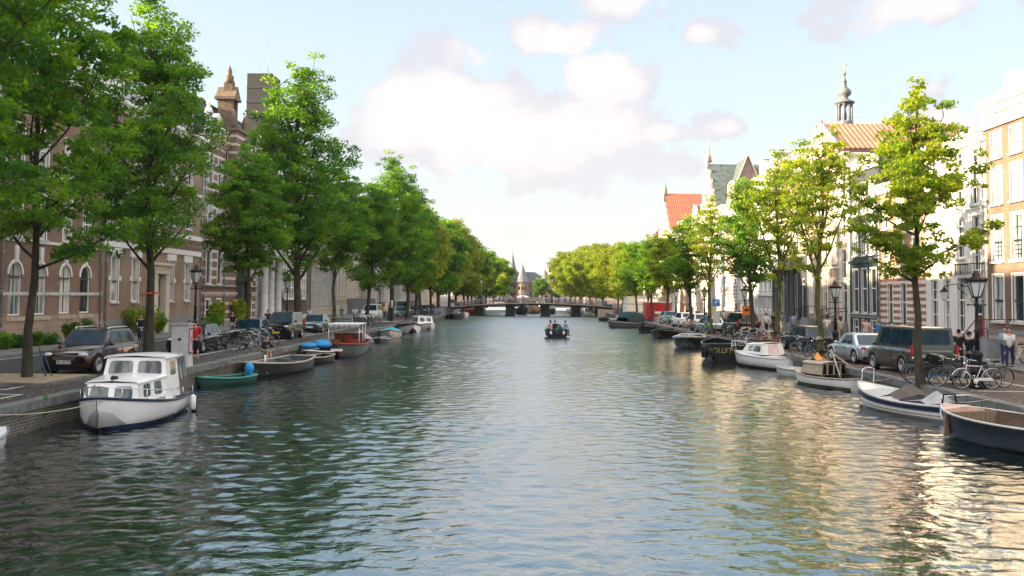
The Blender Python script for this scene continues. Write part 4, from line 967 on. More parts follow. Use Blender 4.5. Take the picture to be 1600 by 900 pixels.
# fluffy edges
wsp = N(nt, 'ShaderNodeTexNoise'); wsp.inputs['Scale'].default_value = 9.0; wsp.inputs['Detail'].default_value = 9; wsp.inputs['Roughness'].default_value = .58; L.new(nm.outputs[0], wsp.inputs['Vector'])
big = N(nt, 'ShaderNodeTexNoise'); big.inputs['Scale'].default_value = 2.6; big.inputs['Detail'].default_value = 7; L.new(nm.outputs[0], big.inputs['Vector'])
def blob(az, el, ra, re, k=1.0):
    """soft elliptical cloud body centred on a direction (degrees), radii in degrees"""
    c = Vector((math.sin(R(az)) * math.cos(R(el)), math.cos(R(az)) * math.cos(R(el)), math.sin(R(el))))
    e1 = Vector((math.cos(R(az)), -math.sin(R(az)), 0)); e2 = c.cross(e1) * -1 if c.cross(e1).z < 0 else c.cross(e1)
    def dt(v):
        n = N(nt, 'ShaderNodeVectorMath', operation='DOT_PRODUCT'); L.new(nm.outputs[0], n.inputs[0]); n.inputs[1].default_value = v; return n.outputs['Value']
    a = M_('DIVIDE', dt(e1), math.sin(R(ra))); b = M_('DIVIDE', M_('SUBTRACT', dt(e2), 0.0), math.sin(R(re)))
    d = M_('SQRT', M_('ADD', M_('MULTIPLY', a, a), M_('MULTIPLY', b, b)))
    fwd = M_('GREATER_THAN', dt(c), 0.2)
    return M_('MULTIPLY', M_('MULTIPLY', M_('SUBTRACT', 1.0, d), k), fwd)
def pix(u, v):
    d = ray(u, v).normalized(); return math.degrees(math.atan2(d.x, d.y)), math.degrees(math.asin(d.z))
def acc(lst):
    o = None
    for (u, v, ru, rv, k) in lst:
        az, el = pix(u, v); q = blob(az, el, math.degrees(ru / F), math.degrees(rv / F), k)
        o = q if o is None else M_('MAXIMUM', o, q)
    return o
mid_ = N(nt, 'ShaderNodeTexNoise'); mid_.inputs['Scale'].default_value = 22.0; mid_.inputs['Detail'].default_value = 6; mid_.inputs['Roughness'].default_value = .62; L.new(nm.outputs[0], mid_.inputs['Vector'])
fl_ = M_('ADD', M_('MULTIPLY', M_('SUBTRACT', wsp.outputs['Fac'], .5), 5.4), M_('MULTIPLY', M_('SUBTRACT', mid_.outputs['Fac'], .5), 4.6))
lit = acc([(760, 90, 75, 45, 1.3), (860, 62, 110, 42, 1.3), (930, 115, 90, 48, 1.3), (690, 190, 130, 70, 1.3), (800, 215, 190, 80, 1.3), (740, 150, 110, 60, 1.2), (980, 5, 80, 30, 1), (1095, 55, 40, 22, 1),
           (1470, 5, 130, 38, 1.2), (1145, 200, 55, 22, .9), (1035, 207, 28, 14, .9), (1500, 190, 70, 32, 1.1), (1450, 135, 45, 16, .7), (620, 150, 70, 35, .8)])
m_lit = ss(M_('ADD', lit, fl_), -.05, .6)
shd = acc([(900, 240, 175, 68, 1.2), (1010, 262, 80, 34, 1.1), (800, 360, 70, 16, .6)])
m_shd = ss(M_('ADD', shd, M_('MULTIPLY', fl_, .55)), 0.05, .75)
gen = ss(big.outputs["Fac"], .40, .62)
# bright unseen clouds overhead and behind, added to lift the light in the shade
el_ = ss(sx.outputs['Z'], .12, .5)
beh = M_('SUBTRACT', 1.0, ss(sx.outputs['Y'], .55, .85))
m_gen = M_("MULTIPLY", M_("MULTIPLY", gen, .95), M_('MULTIPLY', el_, beh))
SKYK = 0.66
skc = N(nt, 'ShaderNodeVectorMath', operation='SCALE'); L.new(sky.outputs[0], skc.inputs[0]); skc.inputs['Scale'].default_value = SKYK
# thin summer veil over the blue, thicker and warmer towards the horizon
veil = M_('ADD', M_('MULTIPLY', M_('POWER', M_('SUBTRACT', 1.0, M_('MAXIMUM', sx.outputs['Z'], 0.0), clamp=True), 3.5), .60), .34)
c1 = mixc(veil, skc.outputs[0], VEIL)
c2 = mixc(M_('MULTIPLY', m_shd, .8), c1, CL_SH)
inner = mixc(ss(M_('ADD', wsp.outputs['Fac'], M_('MULTIPLY', M_('SUBTRACT', lit, .5), .25)), .42, .60), CL_SH, CL_LIT)
c3 = mixc(m_lit, c2, inner)
c4_ = mixc(m_gen, c3, CL_FILL)
hz = M_('POWER', M_('SUBTRACT', 1.0, M_('ABSOLUTE', sx.outputs['Z']), clamp=True), 8.0)
c5 = mixc(M_('MULTIPLY', hz, .9), c4_, HORIZ)
L.new(c5, bg.inputs['Color']); bg.inputs['Strength'].default_value = 0.13
S.view_settings.view_transform = 'Standard'; S.view_settings.look = 'None'; S.view_settings.gamma = 1.0
S.view_settings.exposure = EXPO
S.cycles.max_bounces = 7; S.cycles.diffuse_bounces = 3; S.cycles.glossy_bounces = 3; S.cycles.transmission_bounces = 3; S.cycles.transparent_max_bounces = 6; S.cycles.volume_bounces = 0
S.cycles.caustics_reflective = False; S.cycles.caustics_refractive = False
# thin summer haze: one closed box round everything, sky outside
hm_ = bpy.data.materials.new('haze'); hm_.use_nodes = True; hn = hm_.node_tree; hn.nodes.remove(hn.nodes['Principled BSDF'])
pv = N(hn, 'ShaderNodeVolumePrincipled'); pv.inputs['Color'].default_value = (.93, .92, .95, 1); pv.inputs['Density'].default_value = .00011; pv.inputs['Anisotropy'].default_value = .3
hn.links.new(pv.outputs[0], hn.nodes['Material Output'].inputs['Volume'])
b = MB(); b.box(-1510, 1510, -810, 3010, -2.0, 62.0); tag(b.build('haze', hm_), kind='stuff')
S.cycles.use_denoising = True; S.cycles.sample_clamp_indirect = 6.0
# ================================================================ TREES
leafA = leafmat('elm leaves', (0.020, 0.095, 0.010), (0.125, 0.255, 0.016))
leafB = leafmat('young elm leaves', (0.075, 0.15, 0.012), (0.24, 0.31, 0.025), trans=.5)
leafC = leafmat('dark lime leaves', (0.018, 0.085, 0.022), (0.055, 0.165, 0.026))
leafY = leafmat('yellow green leaves', (0.13, 0.20, 0.018), (0.36, 0.40, 0.03), trans=.45, tcol=(1.5, 1.5, .5))  # paler and yellower than the other leaf colours
def leaves_mesh(name, cen, rad, cnt, size, rng, mat_, tone_c, flat=.5):
    """cen Nx3 clump centres, rad N; cnt leaves per clump"""
    n = len(cen); idx = np.repeat(np.arange(n), cnt); K = len(idx)
    d = rng.normal(size=(K, 3)); d /= np.linalg.norm(d, axis=1)[:, None] + 1e-9
    r = rng.random(K) ** .45
    p = cen[idx] + d * (r * rad[idx])[:, None] * np.array([1, 1, flat])
    # each leaf a folded diamond, lying loosely flat and pointing outwards
    az = rng.random(K) * 2 * np.pi; dr = rng.normal(0, .6, K) - .2
    a = np.stack([np.cos(az) * np.cos(dr), np.sin(az) * np.cos(dr), np.sin(dr)], 1)
    up = rng.normal(0, .85, (K, 3)) + np.array([0, 0, 1.0])
    s = np.cross(a, up); s /= np.linalg.norm(s, axis=1)[:, None] + 1e-9
    sz = size * (0.5 + .95 * rng.random(K))
    L_ = sz[:, None] * a; W_ = (.36 * sz)[:, None] * s
    v = np.empty((K, 4, 3)); v[:, 0] = p - L_ * .5; v[:, 1] = p + W_ - L_ * .05; v[:, 2] = p + L_ * .5; v[:, 3] = p - W_ - L_ * .05
    me = bpy.data.meshes.new(name)
    me.vertices.add(K * 4); me.vertices.foreach_set('co', v.reshape(-1).astype(np.float32))
    me.loops.add(K * 4); me.loops.foreach_set('vertex_index', np.arange(K * 4, dtype=np.int32))
    me.polygons.add(K); me.polygons.foreach_set('loop_start', np.arange(0, K * 4, 4, dtype=np.int32)); me.polygons.foreach_set('loop_total', np.full(K, 4, np.int32))
    me.update(calc_edges=True)
    t = np.clip(tone_c[idx] + rng.normal(0, .16, K), 0, 1)
    at = me.attributes.new('tone', 'FLOAT', 'POINT'); at.data.foreach_set('value', np.repeat(t, 4).astype(np.float32))
    me.materials.append(mat_)
    return me
def tree_meshes(seed, H, th, Rc, nl=34000, leaf=.16, shape='oval', mat_=None, bk=None, limbs=15, lean=0.0, gaps=0.35, tr=.2, clump=.62, dens=1.0, low=0.0, nsub=7):
    rng = np.random.default_rng(seed); rd = random.Random(seed)
    b = MB(); cen = []; out = []
    # trunk
    tp = []; x = y = 0.0; n = 9
    for i in range(n):
        z = H * .86 * i / (n - 1); tp.append((x + lean * z, y, z)); x += rd.uniform(-.2, .2) * H / 18; y += rd.uniform(-.2, .2) * H / 18
    tr_ = [tr * (1.35 if i == 0 else 1) * (1 - .85 * (i / (n - 1)) ** 1.1) + .015 for i in range(n)]
    b.tube([(0, 0, -.15)] + tp, [tr * 1.6] + tr_, 10)
    def tpos(z):
        f = z / (H * .86) * (n - 1); i = min(n - 2, int(f)); f -= i
        return Vector(tp[i]).lerp(Vector(tp[i + 1]), f)
    def env(z):
        t = min(1, max(0, (z - th) / (H - th)))
        if shape == 'oval': return Rc * (math.sin(PI * min(1, t * .92 + .1)) ** .65)
        if shape == 'vase': return Rc * (.35 + .75 * min(1, t * 1.6)) * (1 - max(0, t - .6) / .4 * .8)
        if shape == 'cone': return Rc * (1.0 if t < .4 else (1 - (t - .4) / .6 * .9) ** 1.2) * (.5 + min(.5, t * 3))
        if shape == 'broad': return Rc * (math.sin(PI * min(1, t * .85 + .15)) ** .5)
        if shape == 'egg': return Rc * (.62 + .38 * t / .35 if t < .35 else max(0.05, 1 - (t - .35) / .65) ** .55)
        return Rc
    az = rd.uniform(0, 6)
    for k in range(limbs):
        f = k / (limbs - 1); z0 = th * (.82 + .1 * rd.random()) + (H * .80 - th) * f ** 1.1
        az += 2.4 + rd.uniform(-.3, .3)
        el = R({'vase': 62, 'cone': 25, 'oval': 42, 'broad': 32, 'egg': 40}[shape] + rd.uniform(-10, 12) + 14 * f)
        p = tpos(z0); d = Vector((math.cos(az) * math.cos(el), math.sin(az) * math.cos(el), math.sin(el)))
        pts = [p.copy()]; step = H * .055
        for j in range(14):
            d = (d + Vector((rd.uniform(-.14, .14), rd.uniform(-.14, .14), rd.uniform(-.03, .12)))).normalized()
            p = p + d * step; pts.append(p.copy())
            c = tpos(min(p.z, H * .85))
            if math.hypot(p.x - c.x, p.y - c.y) > env(p.z) * rd.uniform(.85, 1.0) or p.z > H * .98: break
        m = len(pts); r0 = tr * (.42 - .2 * f)
        b.tube(pts, [max(.012, r0 * (1 - .88 * i / (m - 1))) for i in range(m)], 6)
        for j in range(1, m):
            if j < m * .25: continue
            for q in range(nsub if j > 1 else 3):
                a2 = rd.uniform(0, 2 * PI); e2 = rd.uniform(-.35, .7)
                dd = Vector((math.cos(a2) * math.cos(e2), math.sin(a2) * math.cos(e2), math.sin(e2))); ln = rd.uniform(.5, 1.0) * H * .085
                s = pts[j - 1].lerp(pts[j], rd.random()); e = s + dd * ln; mid = s + dd * ln * .5 + Vector((0, 0, .08 * ln))
                cc = tpos(min(max(e.z, .1), H * .85))
                if math.hypot(e.x - cc.x, e.y - cc.y) > env(e.z) * 1.12 or e.z < th * .8: continue
                if q < 3: b.tube([s, mid, e], [.022 * H / 16, .016 * H / 16, .006], 4, caps=False)
                cen.append(e); 
                if rd.random() < .6: cen.append(mid + Vector((rd.uniform(-.3, .3), rd.uniform(-.3, .3), rd.uniform(-.2, .2))))
        cen.append(pts[-1])
    for k in range(int(limbs * 2.2)):
        z = H * rd.uniform(.72, .96); a2 = rd.uniform(0, 6.3); r = env(z) * rd.uniform(.0, .7); c = tpos(min(z, H * .85)); cen.append(Vector((c.x + math.cos(a2) * r, c.y + math.sin(a2) * r, z)))
    cen = np.array([tuple(c) for c in cen])
    keep = rng.random(len(cen)) > gaps
    cen = cen[keep]
    rad = clump * H / 16 * (.55 + .9 * rng.random(len(cen)))
    w_ = rad ** 2; cnt = np.maximum(6, (nl * w_ / w_.sum())).astype(int)
    tone = np.clip(.38 + .28 * rng.normal(size=len(cen)), 0, 1)
    crown = leaves_mesh('crown', cen, rad, cnt, leaf, rng, mat_ or leafA, tone)
    trunk = b.mesh('trunk', bk or bark)
    return trunk, crown
def place_tree(ms, label, loc, rz=0, sc=1.0, group='elms along the canal', name='elm_tree', sz=None):
    t = thing(name, label, 'tree', loc, rz, group)
    t.scale = (sc, sc, sz or sc)
    link('trunk', ms[0], t); link('crown', ms[1], t); return t
Q = ZQ
# left bank, near to far
tA = tree_meshes(11, 16.5, 4.4, 3.7, 40000, .155, 'broad', leafA, bark, 19, tr=.14, gaps=.42, clump=.42, nsub=8)
tB = tree_meshes(12, 18.9, 4.6, 3.5, 50000, .15, 'egg', leafA, bark, 26, tr=.20, gaps=.42, clump=.44, nsub=8)
tC = tree_meshes(13, 13.4, 4.0, 2.8, 32000, .155, 'egg', leafA, barkmoss, 20, tr=.13, gaps=.34, clump=.46)
tD = tree_meshes(14, 20.6, 4.6, 4.7, 56000, .175, 'egg', leafA, bark, 26, tr=.28, gaps=.44, clump=.46, nsub=8)
tE = tree_meshes(15, 17.8, 4.0, 4.1, 30000, .24, 'egg', leafA, bark, 18, tr=.22, gaps=.35, clump=.58)
tF = tree_meshes(16, 16.0, 3.2, 4.8, 26000, .32, 'broad', leafB, bark, 16, tr=.26, gaps=.15, clump=.85)
tY = tree_meshes(17, 17.0, 3.4, 4.9, 32000, .30, 'broad', leafY, bark, 16, tr=.26, gaps=.2, clump=.8)
tG = tree_meshes(18, 16.2, 3.2, 4.8, 19000, .42, 'broad', leafA, bark, 14, tr=.28, gaps=.12, clump=.95)
# right bank
tH = tree_meshes(21, 11.7, 4.2, 2.6, 20000, .14, 'cone', leafB, bark, 20, tr=.13, gaps=.48, clump=.42)
tI = tree_meshes(22, 11.9, 4.2, 2.6, 12000, .15, 'vase', leafB, barkmoss, 13, tr=.16, gaps=.5, clump=.42, nsub=6)
tJ = tree_meshes(23, 12.3, 4.0, 2.4, 12000, .15, 'vase', leafB, barkmoss, 12, tr=.16, gaps=.48, clump=.44)
tK = tree_meshes(24, 12.0, 3.7, 2.3, 14000, .18, 'egg', leafA, bark, 14, tr=.17, gaps=.38, clump=.6)
tM = tree_meshes(25, 12.0, 3.7, 2.5, 13000, .24, 'egg', leafB, bark, 14, tr=.18, gaps=.35, clump=.65)
gl, gr = 'elms along the left quay', 'elms along the right quay'
def pt(u, v): p = atz(u, v); return (p.x, p.y, Q)
place_tree(tA, 'nearest elm on the left bank, its boughs reaching in from the picture edge', (-16.6, 26.2, Q), 2.0, 1.0, gl)
place_tree(tA, 'elm with slim dark trunk in the sandy tree island beside the brown car', pt(42, 594), 0.4, .98, gl)
place_tree(tB, 'tall elm with ribbon tied round its trunk behind the white cabin cruiser', pt(232, 552), 0, 1.0, gl)
place_tree(tC, 'smaller elm with pale mossy trunk beside the parked bicycles', pt(388, 534), 0, .98, gl)
place_tree(tD, 'large elm with thick forked trunk and yellowish top between dark van and blue grey sedan', (-17.0, 72.8, Q), 1.0, 1.0, gl)
place_tree(tC, 'slender elm next to the bicycle racks on the left bank', (-17.9, 90, Q), 2.2, 1.18, gl)
place_tree(tE, 'elm leaning slightly beside the white delivery van', (-17.4, 104, Q), 0.5, .86, gl)
place_tree(tD, 'tall thin topped elm with dark trunk just past the white delivery van', (-15.9, 111.5, Q), 3.3, .93, gl)
left = [(-16.3, 129, tE, 1.0), (-16.0, 138, tY, .9), (-16.4, 147, tE, .95), (-15.8, 156, tE, .93), (-15.6, 166, tG, 1.0), (-14.6, 176, tY, 1.0), (-13.5, 196, tY, .9), (-15.6, 204, tG, .98), (-13.8, 214, tG, .95), (-13, 226, tF, .9), (-14.6, 238, tG, .95), (-11.5, 250, tG, .9), (-14, 262, tG, .95), (-10.4, 274, tF, .9), (-12.5, 290, tG, .9), (-9.6, 300, tG, .9), (-11.5, 318, tG, .85), (-16, 330, tG, .9)]
for i, (x, y, m_, s_) in enumerate(left):
    place_tree(m_, ('%s elm past the tall thin topped one on the left bank' % ordn[i]) if m_ is not tY else ('%s elm past the tall thin topped one on the left bank, with yellow green leaves' % ordn[i]), (x, y, Q), i * 1.7, s_, gl)
place_tree(tH, 'bright green elm with layered cone shaped crown beside the grey minivan', pt(1439, 602), 0, .97, gr)
place_tree(tI, 'sparse forked elm with an orange patch on its trunk behind the boat with crossed poles', pt(1279, 556), 0.6, 1.0, gr)
place_tree(tJ, 'sparse elm with mossy trunk behind the white sloop', pt(1212, 541), 0, 1.0, gr)
place_tree(tK, 'elm next to the orange road sign on the right bank', pt(1176, 532), 0, 1.0, gr)
place_tree(tJ, 'mossy trunked elm beside the blue parking sign', pt(1112, 522), 2.5, .93, gr)
place_tree(tK, 'dark elm behind the two white hatchbacks', pt(1082, 517), 1.4, .9, gr)
right = [(15.6, 116, tM, .95), (15.0, 125, tK, .92), (15.5, 134, tM, .9), (15.0, 144, tK, .95), (15.5, 154, tF, .72), (14.8, 165, tK, 1.02), (15.0, 176, tY, .76), (14.0, 198, tF, .8), (14.6, 208, tY, .85), (13.0, 219, tF, .85), (13.4, 231, tY, .9), (11.8, 243, tF, .85), (12.2, 256, tY, .95), (10.2, 270, tF, .9), (9.4, 285, tY, .95), (11.6, 300, tG, .9), (8.2, 318, tG, .8), (14, 330, tG, .9)]
for i, (x, y, m_, s_) in enumerate(right):
    place_tree(m_, ('%s elm past the pair of white hatchbacks on the right bank' % ordn[i]) if m_ is not tY else ('%s elm past the pair of white hatchbacks on the right bank, with yellow green leaves' % ordn[i]), (x, y, Q), i * 2.1, s_, gr)
place_tree(tG, 'small round tree on the square in front of the weigh house', (3.0, 372, Q), 1, .62, 'trees on the square', 'street_tree')
place_tree(tG, 'low tree on the square left of the weigh house', (-19, 372, Q), 3, .75, 'trees on the square', 'street_tree')
# shrubs along the left facades
def shrub(label, x, y, h, r, n, m_, seed, z=ZS, stems=6, lf=.11):
    rng = np.random.default_rng(seed); rd = random.Random(seed)
    t = thing('shrub', label, 'shrub', (x, y, z), 0, 'shrubs at the foot of the left facades'); h *= .62 if h < 1.2 else .8
    b = MB(); cen = []
    for k in range(stems):
        a = rd.uniform(0, 6.3); q = r * rd.uniform(.1, .7); e = (math.cos(a) * q, math.sin(a) * q, h * rd.uniform(.6, 1))
        b.tube([(0, 0, -.05), (e[0] * .5, e[1] * .5, e[2] * .5), e], [.02, .014, .006], 5)
        for j in range(4): f = .35 + .65 * j / 3; cen.append((e[0] * f * 1.2, e[1] * f * 1.2, e[2] * f))
    b.build('stem', bark, t)
    cen = np.array(cen); rad = r * (.18 + .28 * rng.random(len(cen)))
    link('foliage', leaves_mesh('foliage', cen, rad, np.full(len(cen), n // len(cen)), lf, rng, m_, np.clip(rng.normal(.5, .25, len(cen)), 0, 1), flat=.9), t)
for i, (y, h, r) in enumerate([(49.5, 1.0, .9), (51.2, .8, 1.0), (53.0, 1.1, .8), (54.6, .7, .9), (57.0, 1.5, .55), (59.2, 1.6, .5), (61.0, 1.0, .7)]):
    shrub(['low shrub nearest the picture edge under the arched windows', 'wide low shrub under the first arched window', 'bushy shrub under the arched windows', 'flat shrub between taller ones under the arched windows', 'tall thin plant growing under the third arched window', 'tall thin plant growing under the fourth arched window', 'rounded shrub beside the drainpipe'][i], XL + .9, y, h, r, 2600, leafC if i % 2 else leafA, 50 + i)
shrub('big leafy bush against the brick townhouse left of its doorway', XL + 1.1, 67.2, 2.1, 1.5, 6500, leafB, 61, lf=.14, stems=10)
shrub('leafy plant beside the arched white doorway', XL + .9, 70.4, 1.7, .8, 2500, leafA, 62)
shrub('yellow leaved climber against the banded townhouse, nearer one', XL + .7, 84.8, 2.6, .9, 3500, leafY, 63, lf=.2)
shrub('yellow leaved climber against the banded townhouse beside its porch', XL + .7, 90.6, 2.8, .9, 3500, leafY, 64, lf=.2)
shrub('small green bush in front of the banded townhouse', XL + 1.0, 82.3, 1.5, 1.0, 3000, leafA, 65)
# ================================================================ LAMPS
def lamp(label, loc, H=4.0, rz=0.0, group='crown lanterns along the quays', light=False, body=None, zs=1.0):
    t = thing('street_lamp', label, 'lamp', loc, rz, group); t.scale = (zs, zs, H / 4.0 * 1.0)
    if not LM: make_lamp()
    for nm_, me in LM.items():
        o = link(nm_, me, t)
        if nm_ == 'pole' and body: o.material_slots[0].link = 'OBJECT'; o.material_slots[0].material = body
    return t
LM = {}
def make_lamp():
    b = MB(); b.lathe([(.27, 0), (.27, .12), (.22, .2), (.2, .5), (.24, .55), (.24, .62), (.17, .7), (.15, 1.05), (.19, 1.1), (.17, 1.2), (.09, 1.3)], n=14); LM['base'] = b.mesh('base', iron)
    b = MB(); b.lathe([(.085, 1.3), (.075, 1.9), (.09, 1.92), (.09, 1.98), (.065, 2.0), (.05, 2.75), (.09, 2.8), (.05, 2.9), (.04, 3.1)], n=12)
    for s in (-1, 1): b.tube([(0, 0, 2.83), (s * .28, 0, 2.83)], .02, 6); b.ell((s * .3, 0, 2.83), .035, 8, 5)
    for k in range(4):
        a = PI / 4 + k * PI / 2; b.tube([(.05 * math.cos(a), .05 * math.sin(a), 2.85), (.2 * math.cos(a), .2 * math.sin(a), 3.0), (.12 * math.cos(a), .12 * math.sin(a), 3.12)], .014, 5)
    LM['pole'] = b.mesh('pole', iron)
    b = MB()
    for k in range(6):
        a = PI / 6 + k * PI / 3; b.tube([(.14 * math.cos(a), .14 * math.sin(a), 3.1), (.31 * math.cos(a), .31 * math.sin(a), 3.62)], .016, 5)
    b.lathe([(.16, 3.06), (.16, 3.12), (.1, 3.122)], n=6, smooth=False, a0=PI / 6); b.lathe([(.34, 3.6), (.34, 3.66), (.3, 3.665)], n=6, smooth=False, a0=PI / 6)
    LM['lantern_frame'] = b.mesh('lantern_frame', iron)
    b = MB(); b.lathe([(.13, 3.12), (.295, 3.6)], n=6, smooth=False, a0=PI / 6); LM['lantern_glass'] = b.mesh('lantern_glass', lampglass)
    b = MB(); b.lathe([(.33, 3.662), (.2, 3.76), (.13, 3.8), (.14, 3.88), (.09, 3.93), (.1, 3.97), (.02, 4.0)], n=10)
    for k in range(12):
        a = 2 * PI * k / 12; b.tube([(.33 * math.cos(a), .33 * math.sin(a), 3.66), (.36 * math.cos(a), .36 * math.sin(a), 3.74)], [.03, .012], 4)
    LM['crown_cap'] = b.mesh('crown_cap', mat('lamp cap', (.05, .035, .03), .5, metal=.2))
# ================================================================ BICYCLES
steelb = mat('bicycle black', (.008, .008, .01), .35, coat=.3)
def bike_meshes(basket=False, crate=False, step=False, cargo=False):
    d = {}
    rim = MB(); tyre = MB()
    def wheel():
        r = MB(); n = 22
        ring = lambda rr: [(0, rr * math.cos(2 * PI * k / n), rr * math.sin(2 * PI * k / n)) for k in range(n + 1)]
        r.tube(ring(.315), .012, 5, caps=False)
        for k in range(12):
            a = 2 * PI * k / 12; r.tube([(.02 * (1 if k % 2 else -1), 0, 0), (0, .31 * math.cos(a), .31 * math.sin(a))], .0032, 3, caps=False)
        r.tube([(-.045, 0, 0), (.045, 0, 0)], .022, 8)
        t_ = MB(); t_.tube(ring(.338), .019, 6, caps=False)
        return r.mesh('wheel', alu), t_.mesh('tyre', blackmat)
    d['wheel'], d['tyre'] = wheel()
    b = MB(); hw = .53
    BB = (0, -.05, .28); seat = (0, .17, .82); hd0 = (0, -.40, .62); hd1 = (0, -.37, .86); RA = (0, hw, .35); FA = (0, -hw, .35)
    if not step: b.tube([(0, -.38, .80), (0, .155, .78)], .017, 7)
    else: b.tube([(0, -.39, .78), (0, -.25, .55), (0, -.02, .40), (0, .06, .45)], .016, 7)
    b.tube([hd0, BB], .019, 7); b.tube([BB, seat], .017, 7); b.tube([hd0, hd1], .02, 7)
    for s in (-1, 1):
        b.tube([BB, (s * .05, hw, .35)], .011, 6); b.tube([(0, .14, .74), (s * .05, hw, .35)], .009, 6)
        b.tube([hd0, (s * .05, -.44, .58), (s * .05, -hw, .35)], [.014, .013, .010], 6)
    b.tube([(.06, -.05, .28), (.06, -.05, .11)], .01, 5); b.tube([(-.06, -.05, .28), (-.06, -.05, .45)], .01, 5); b.box(.05, .15, -.09, -.01, .1, .12); b.box(-.15, -.05, -.09, -.01, .44, .46)
    b.lathe([(.0, .03), (.09, .03), (.09, .04), (0, .04)], (0, -.05, .28), 12, axis='x'); b.box(.03, .06, 0, .5, .30, .40)
    d['frame'] = b.mesh('frame', steelb)
    b = MB(); b.tube([hd1, (0, -.36, 1.0)], .013, 6)
    b.tube([(-.27, -.14, 1.0), (-.27, -.26, 1.02), (-.16, -.4, 1.04), (0, -.37, 1.03), (.16, -.4, 1.04), (.27, -.26, 1.02), (.27, -.14, 1.0)], .011, 6); b.ell((0, -.46, .88), .05, 8, 5)
    d['handlebar'] = b.mesh('handlebar', chrome)
    b = MB(); b.hexa([(-.02, .02, .88), (.02, .02, .88), (.10, .30, .88), (-.10, .30, .88)], [(-.025, .02, .92), (.025, .02, .92), (.09, .3, .94), (-.09, .3, .94)]); b.tube([seat, (0, .18, .89)], .013, 6); d['saddle'] = b.mesh('saddle', blackmat)
    b = MB()
    for (cy, a0, a1) in ((-hw, 20, 150), (hw, 10, 190)):
        pts = [(0, cy - .375 * math.cos(R(a)) * (1 if cy > 0 else 1), .35 + .375 * math.sin(R(a))) for a in range(a0, a1 + 1, 15)]
        secs = [[(-.03, p[1], p[2] - .008), (0, p[1], p[2] + .008), (.03, p[1], p[2] - .008)] for p in pts]; b.loft(secs)
    d['mudguard'] = b.mesh('mudguard', steelb)
    b = MB()
    for s in (-.06, 0, .06): b.tube([(s, .25, .74), (s, .78, .74)], .007, 5)
    b.tube([(-.06, .78, .74), (.06, .78, .74)], .007, 5); b.tube([(-.06, .6, .74), (-.05, hw, .35)], .006, 5); b.tube([(.06, .6, .74), (.05, hw, .35)], .006, 5)
    d['luggage_rack'] = b.mesh('luggage_rack', steelb)
    if basket or crate:
        b = MB(); x, y0, y1, z0, z1 = .2, -.78, -.45, .78, 1.02
        if crate:
            for s in range(3): b.box(-x, x, y0, y0 + .015, z0 + s * .09, z0 + s * .09 + .06); b.box(-x, x, y1 - .015, y1, z0 + s * .09, z0 + s * .09 + .06); b.box(-x, -x + .015, y0, y1, z0 + s * .09 + .001, z0 + s * .09 + .061); b.box(x - .015, x, y0, y1, z0 + s * .09 + .001, z0 + s * .09 + .061)
            b.box(-x, x, y0, y1, z0 - .015, z0 - .001); d['crate'] = b.mesh('crate', blackmat)
        else:
            for k in range(7):
                q = -x + 2 * x * k / 6; b.tube([(q, y0, z1), (q * .85, y0 + .03, z0), (q * .85, y1 - .03, z0), (q, y1, z1)], .006, 4)
            for z_ in (z0, (z0 + z1) / 2, z1): b.tube([(-x, y0, z_), (x, y0, z_), (x, y1, z_), (-x, y1, z_), (-x, y0, z_)], .007, 4)
            d['basket'] = b.mesh('basket', iron)
    return d
BK = {'plain': bike_meshes(), 'basket': bike_meshes(basket=True), 'crate': bike_meshes(crate=True), 'step': bike_meshes(step=True)}
def bike(label, x, y, rz, kind='plain', color=None, group=None, lean=.08, z=Q):
    t = thing('bicycle', label, 'bicycle', (x, y, z), rz, group); t.rotation_euler = (0, lean, rz)
    d = BK[kind]
    for s, st in ((-1, .35), (1, 0)):
        w_ = link('wheel', d['wheel'], t, (0, s * .53, .35)); link('tyre', d['tyre'], w_)
        if s < 0 and st: w_.rotation_euler = (0, 0, 0)
    for k in d:
        if k in ('wheel', 'tyre'): continue
        o = link(k, d[k], t)
        if color and k in ('frame', 'mudguard'): o.material_slots[0].link = 'OBJECT'; o.material_slots[0].material = color
    return t
# simplified one-piece bicycle for the distance
def far_bike_mesh():
    b = MB()
    for s in (-1, 1):
        n = 14; b.tube([(0, s * .53 + .335 * math.cos(2 * PI * k / n), .35 + .335 * math.sin(2 * PI * k / n)) for k in range(n + 1)], .022, 4, caps=False)
        for k in range(4): a = PI * k / 4; b.tube([(0, s * .53 - .3 * math.cos(a), .35 - .3 * math.sin(a)), (0, s * .53 + .3 * math.cos(a), .35 + .3 * math.sin(a))], .006, 3)
    for p, q in (((0, -.4, .78), (0, .15, .76)), ((0, -.4, .65), (0, -.05, .28)), ((0, -.05, .28), (0, .17, .9)), ((0, -.05, .28), (0, .53, .35)), ((0, .14, .74), (0, .53, .35)), ((0, -.37, .98), (0, -.53, .35)), ((-.27, -.25, 1), (.27, -.25, 1)), ((0, .25, .74), (0, .78, .74))): b.tube([p, q], .02, 5)
    b.box(-.07, .07, .05, .3, .88, .93)
    return b
FB = [far_bike_mesh().mesh('bicycle', m) for m in (steelb, mat('bicycle grey', (.25, .26, .27), .4), mat('bicycle white', (.6, .6, .6), .4), mat('bicycle red', (.3, .03, .03), .4), mat('bicycle blue', (.04, .12, .25), .4))]
def far_bike(x, y, rz, k, z=Q, label=None, group='bicycles parked against the bridge railing'):
    o = link('bicycle', FB[k % 5], None, (x, y, z), rz); o.rotation_euler = (0, .1, rz)
    tag(o, label or ('black', 'grey', 'white', 'red', 'blue')[k % 5] + ' bicycle leaning on the railing of the far bridge', 'bicycle', group); return o
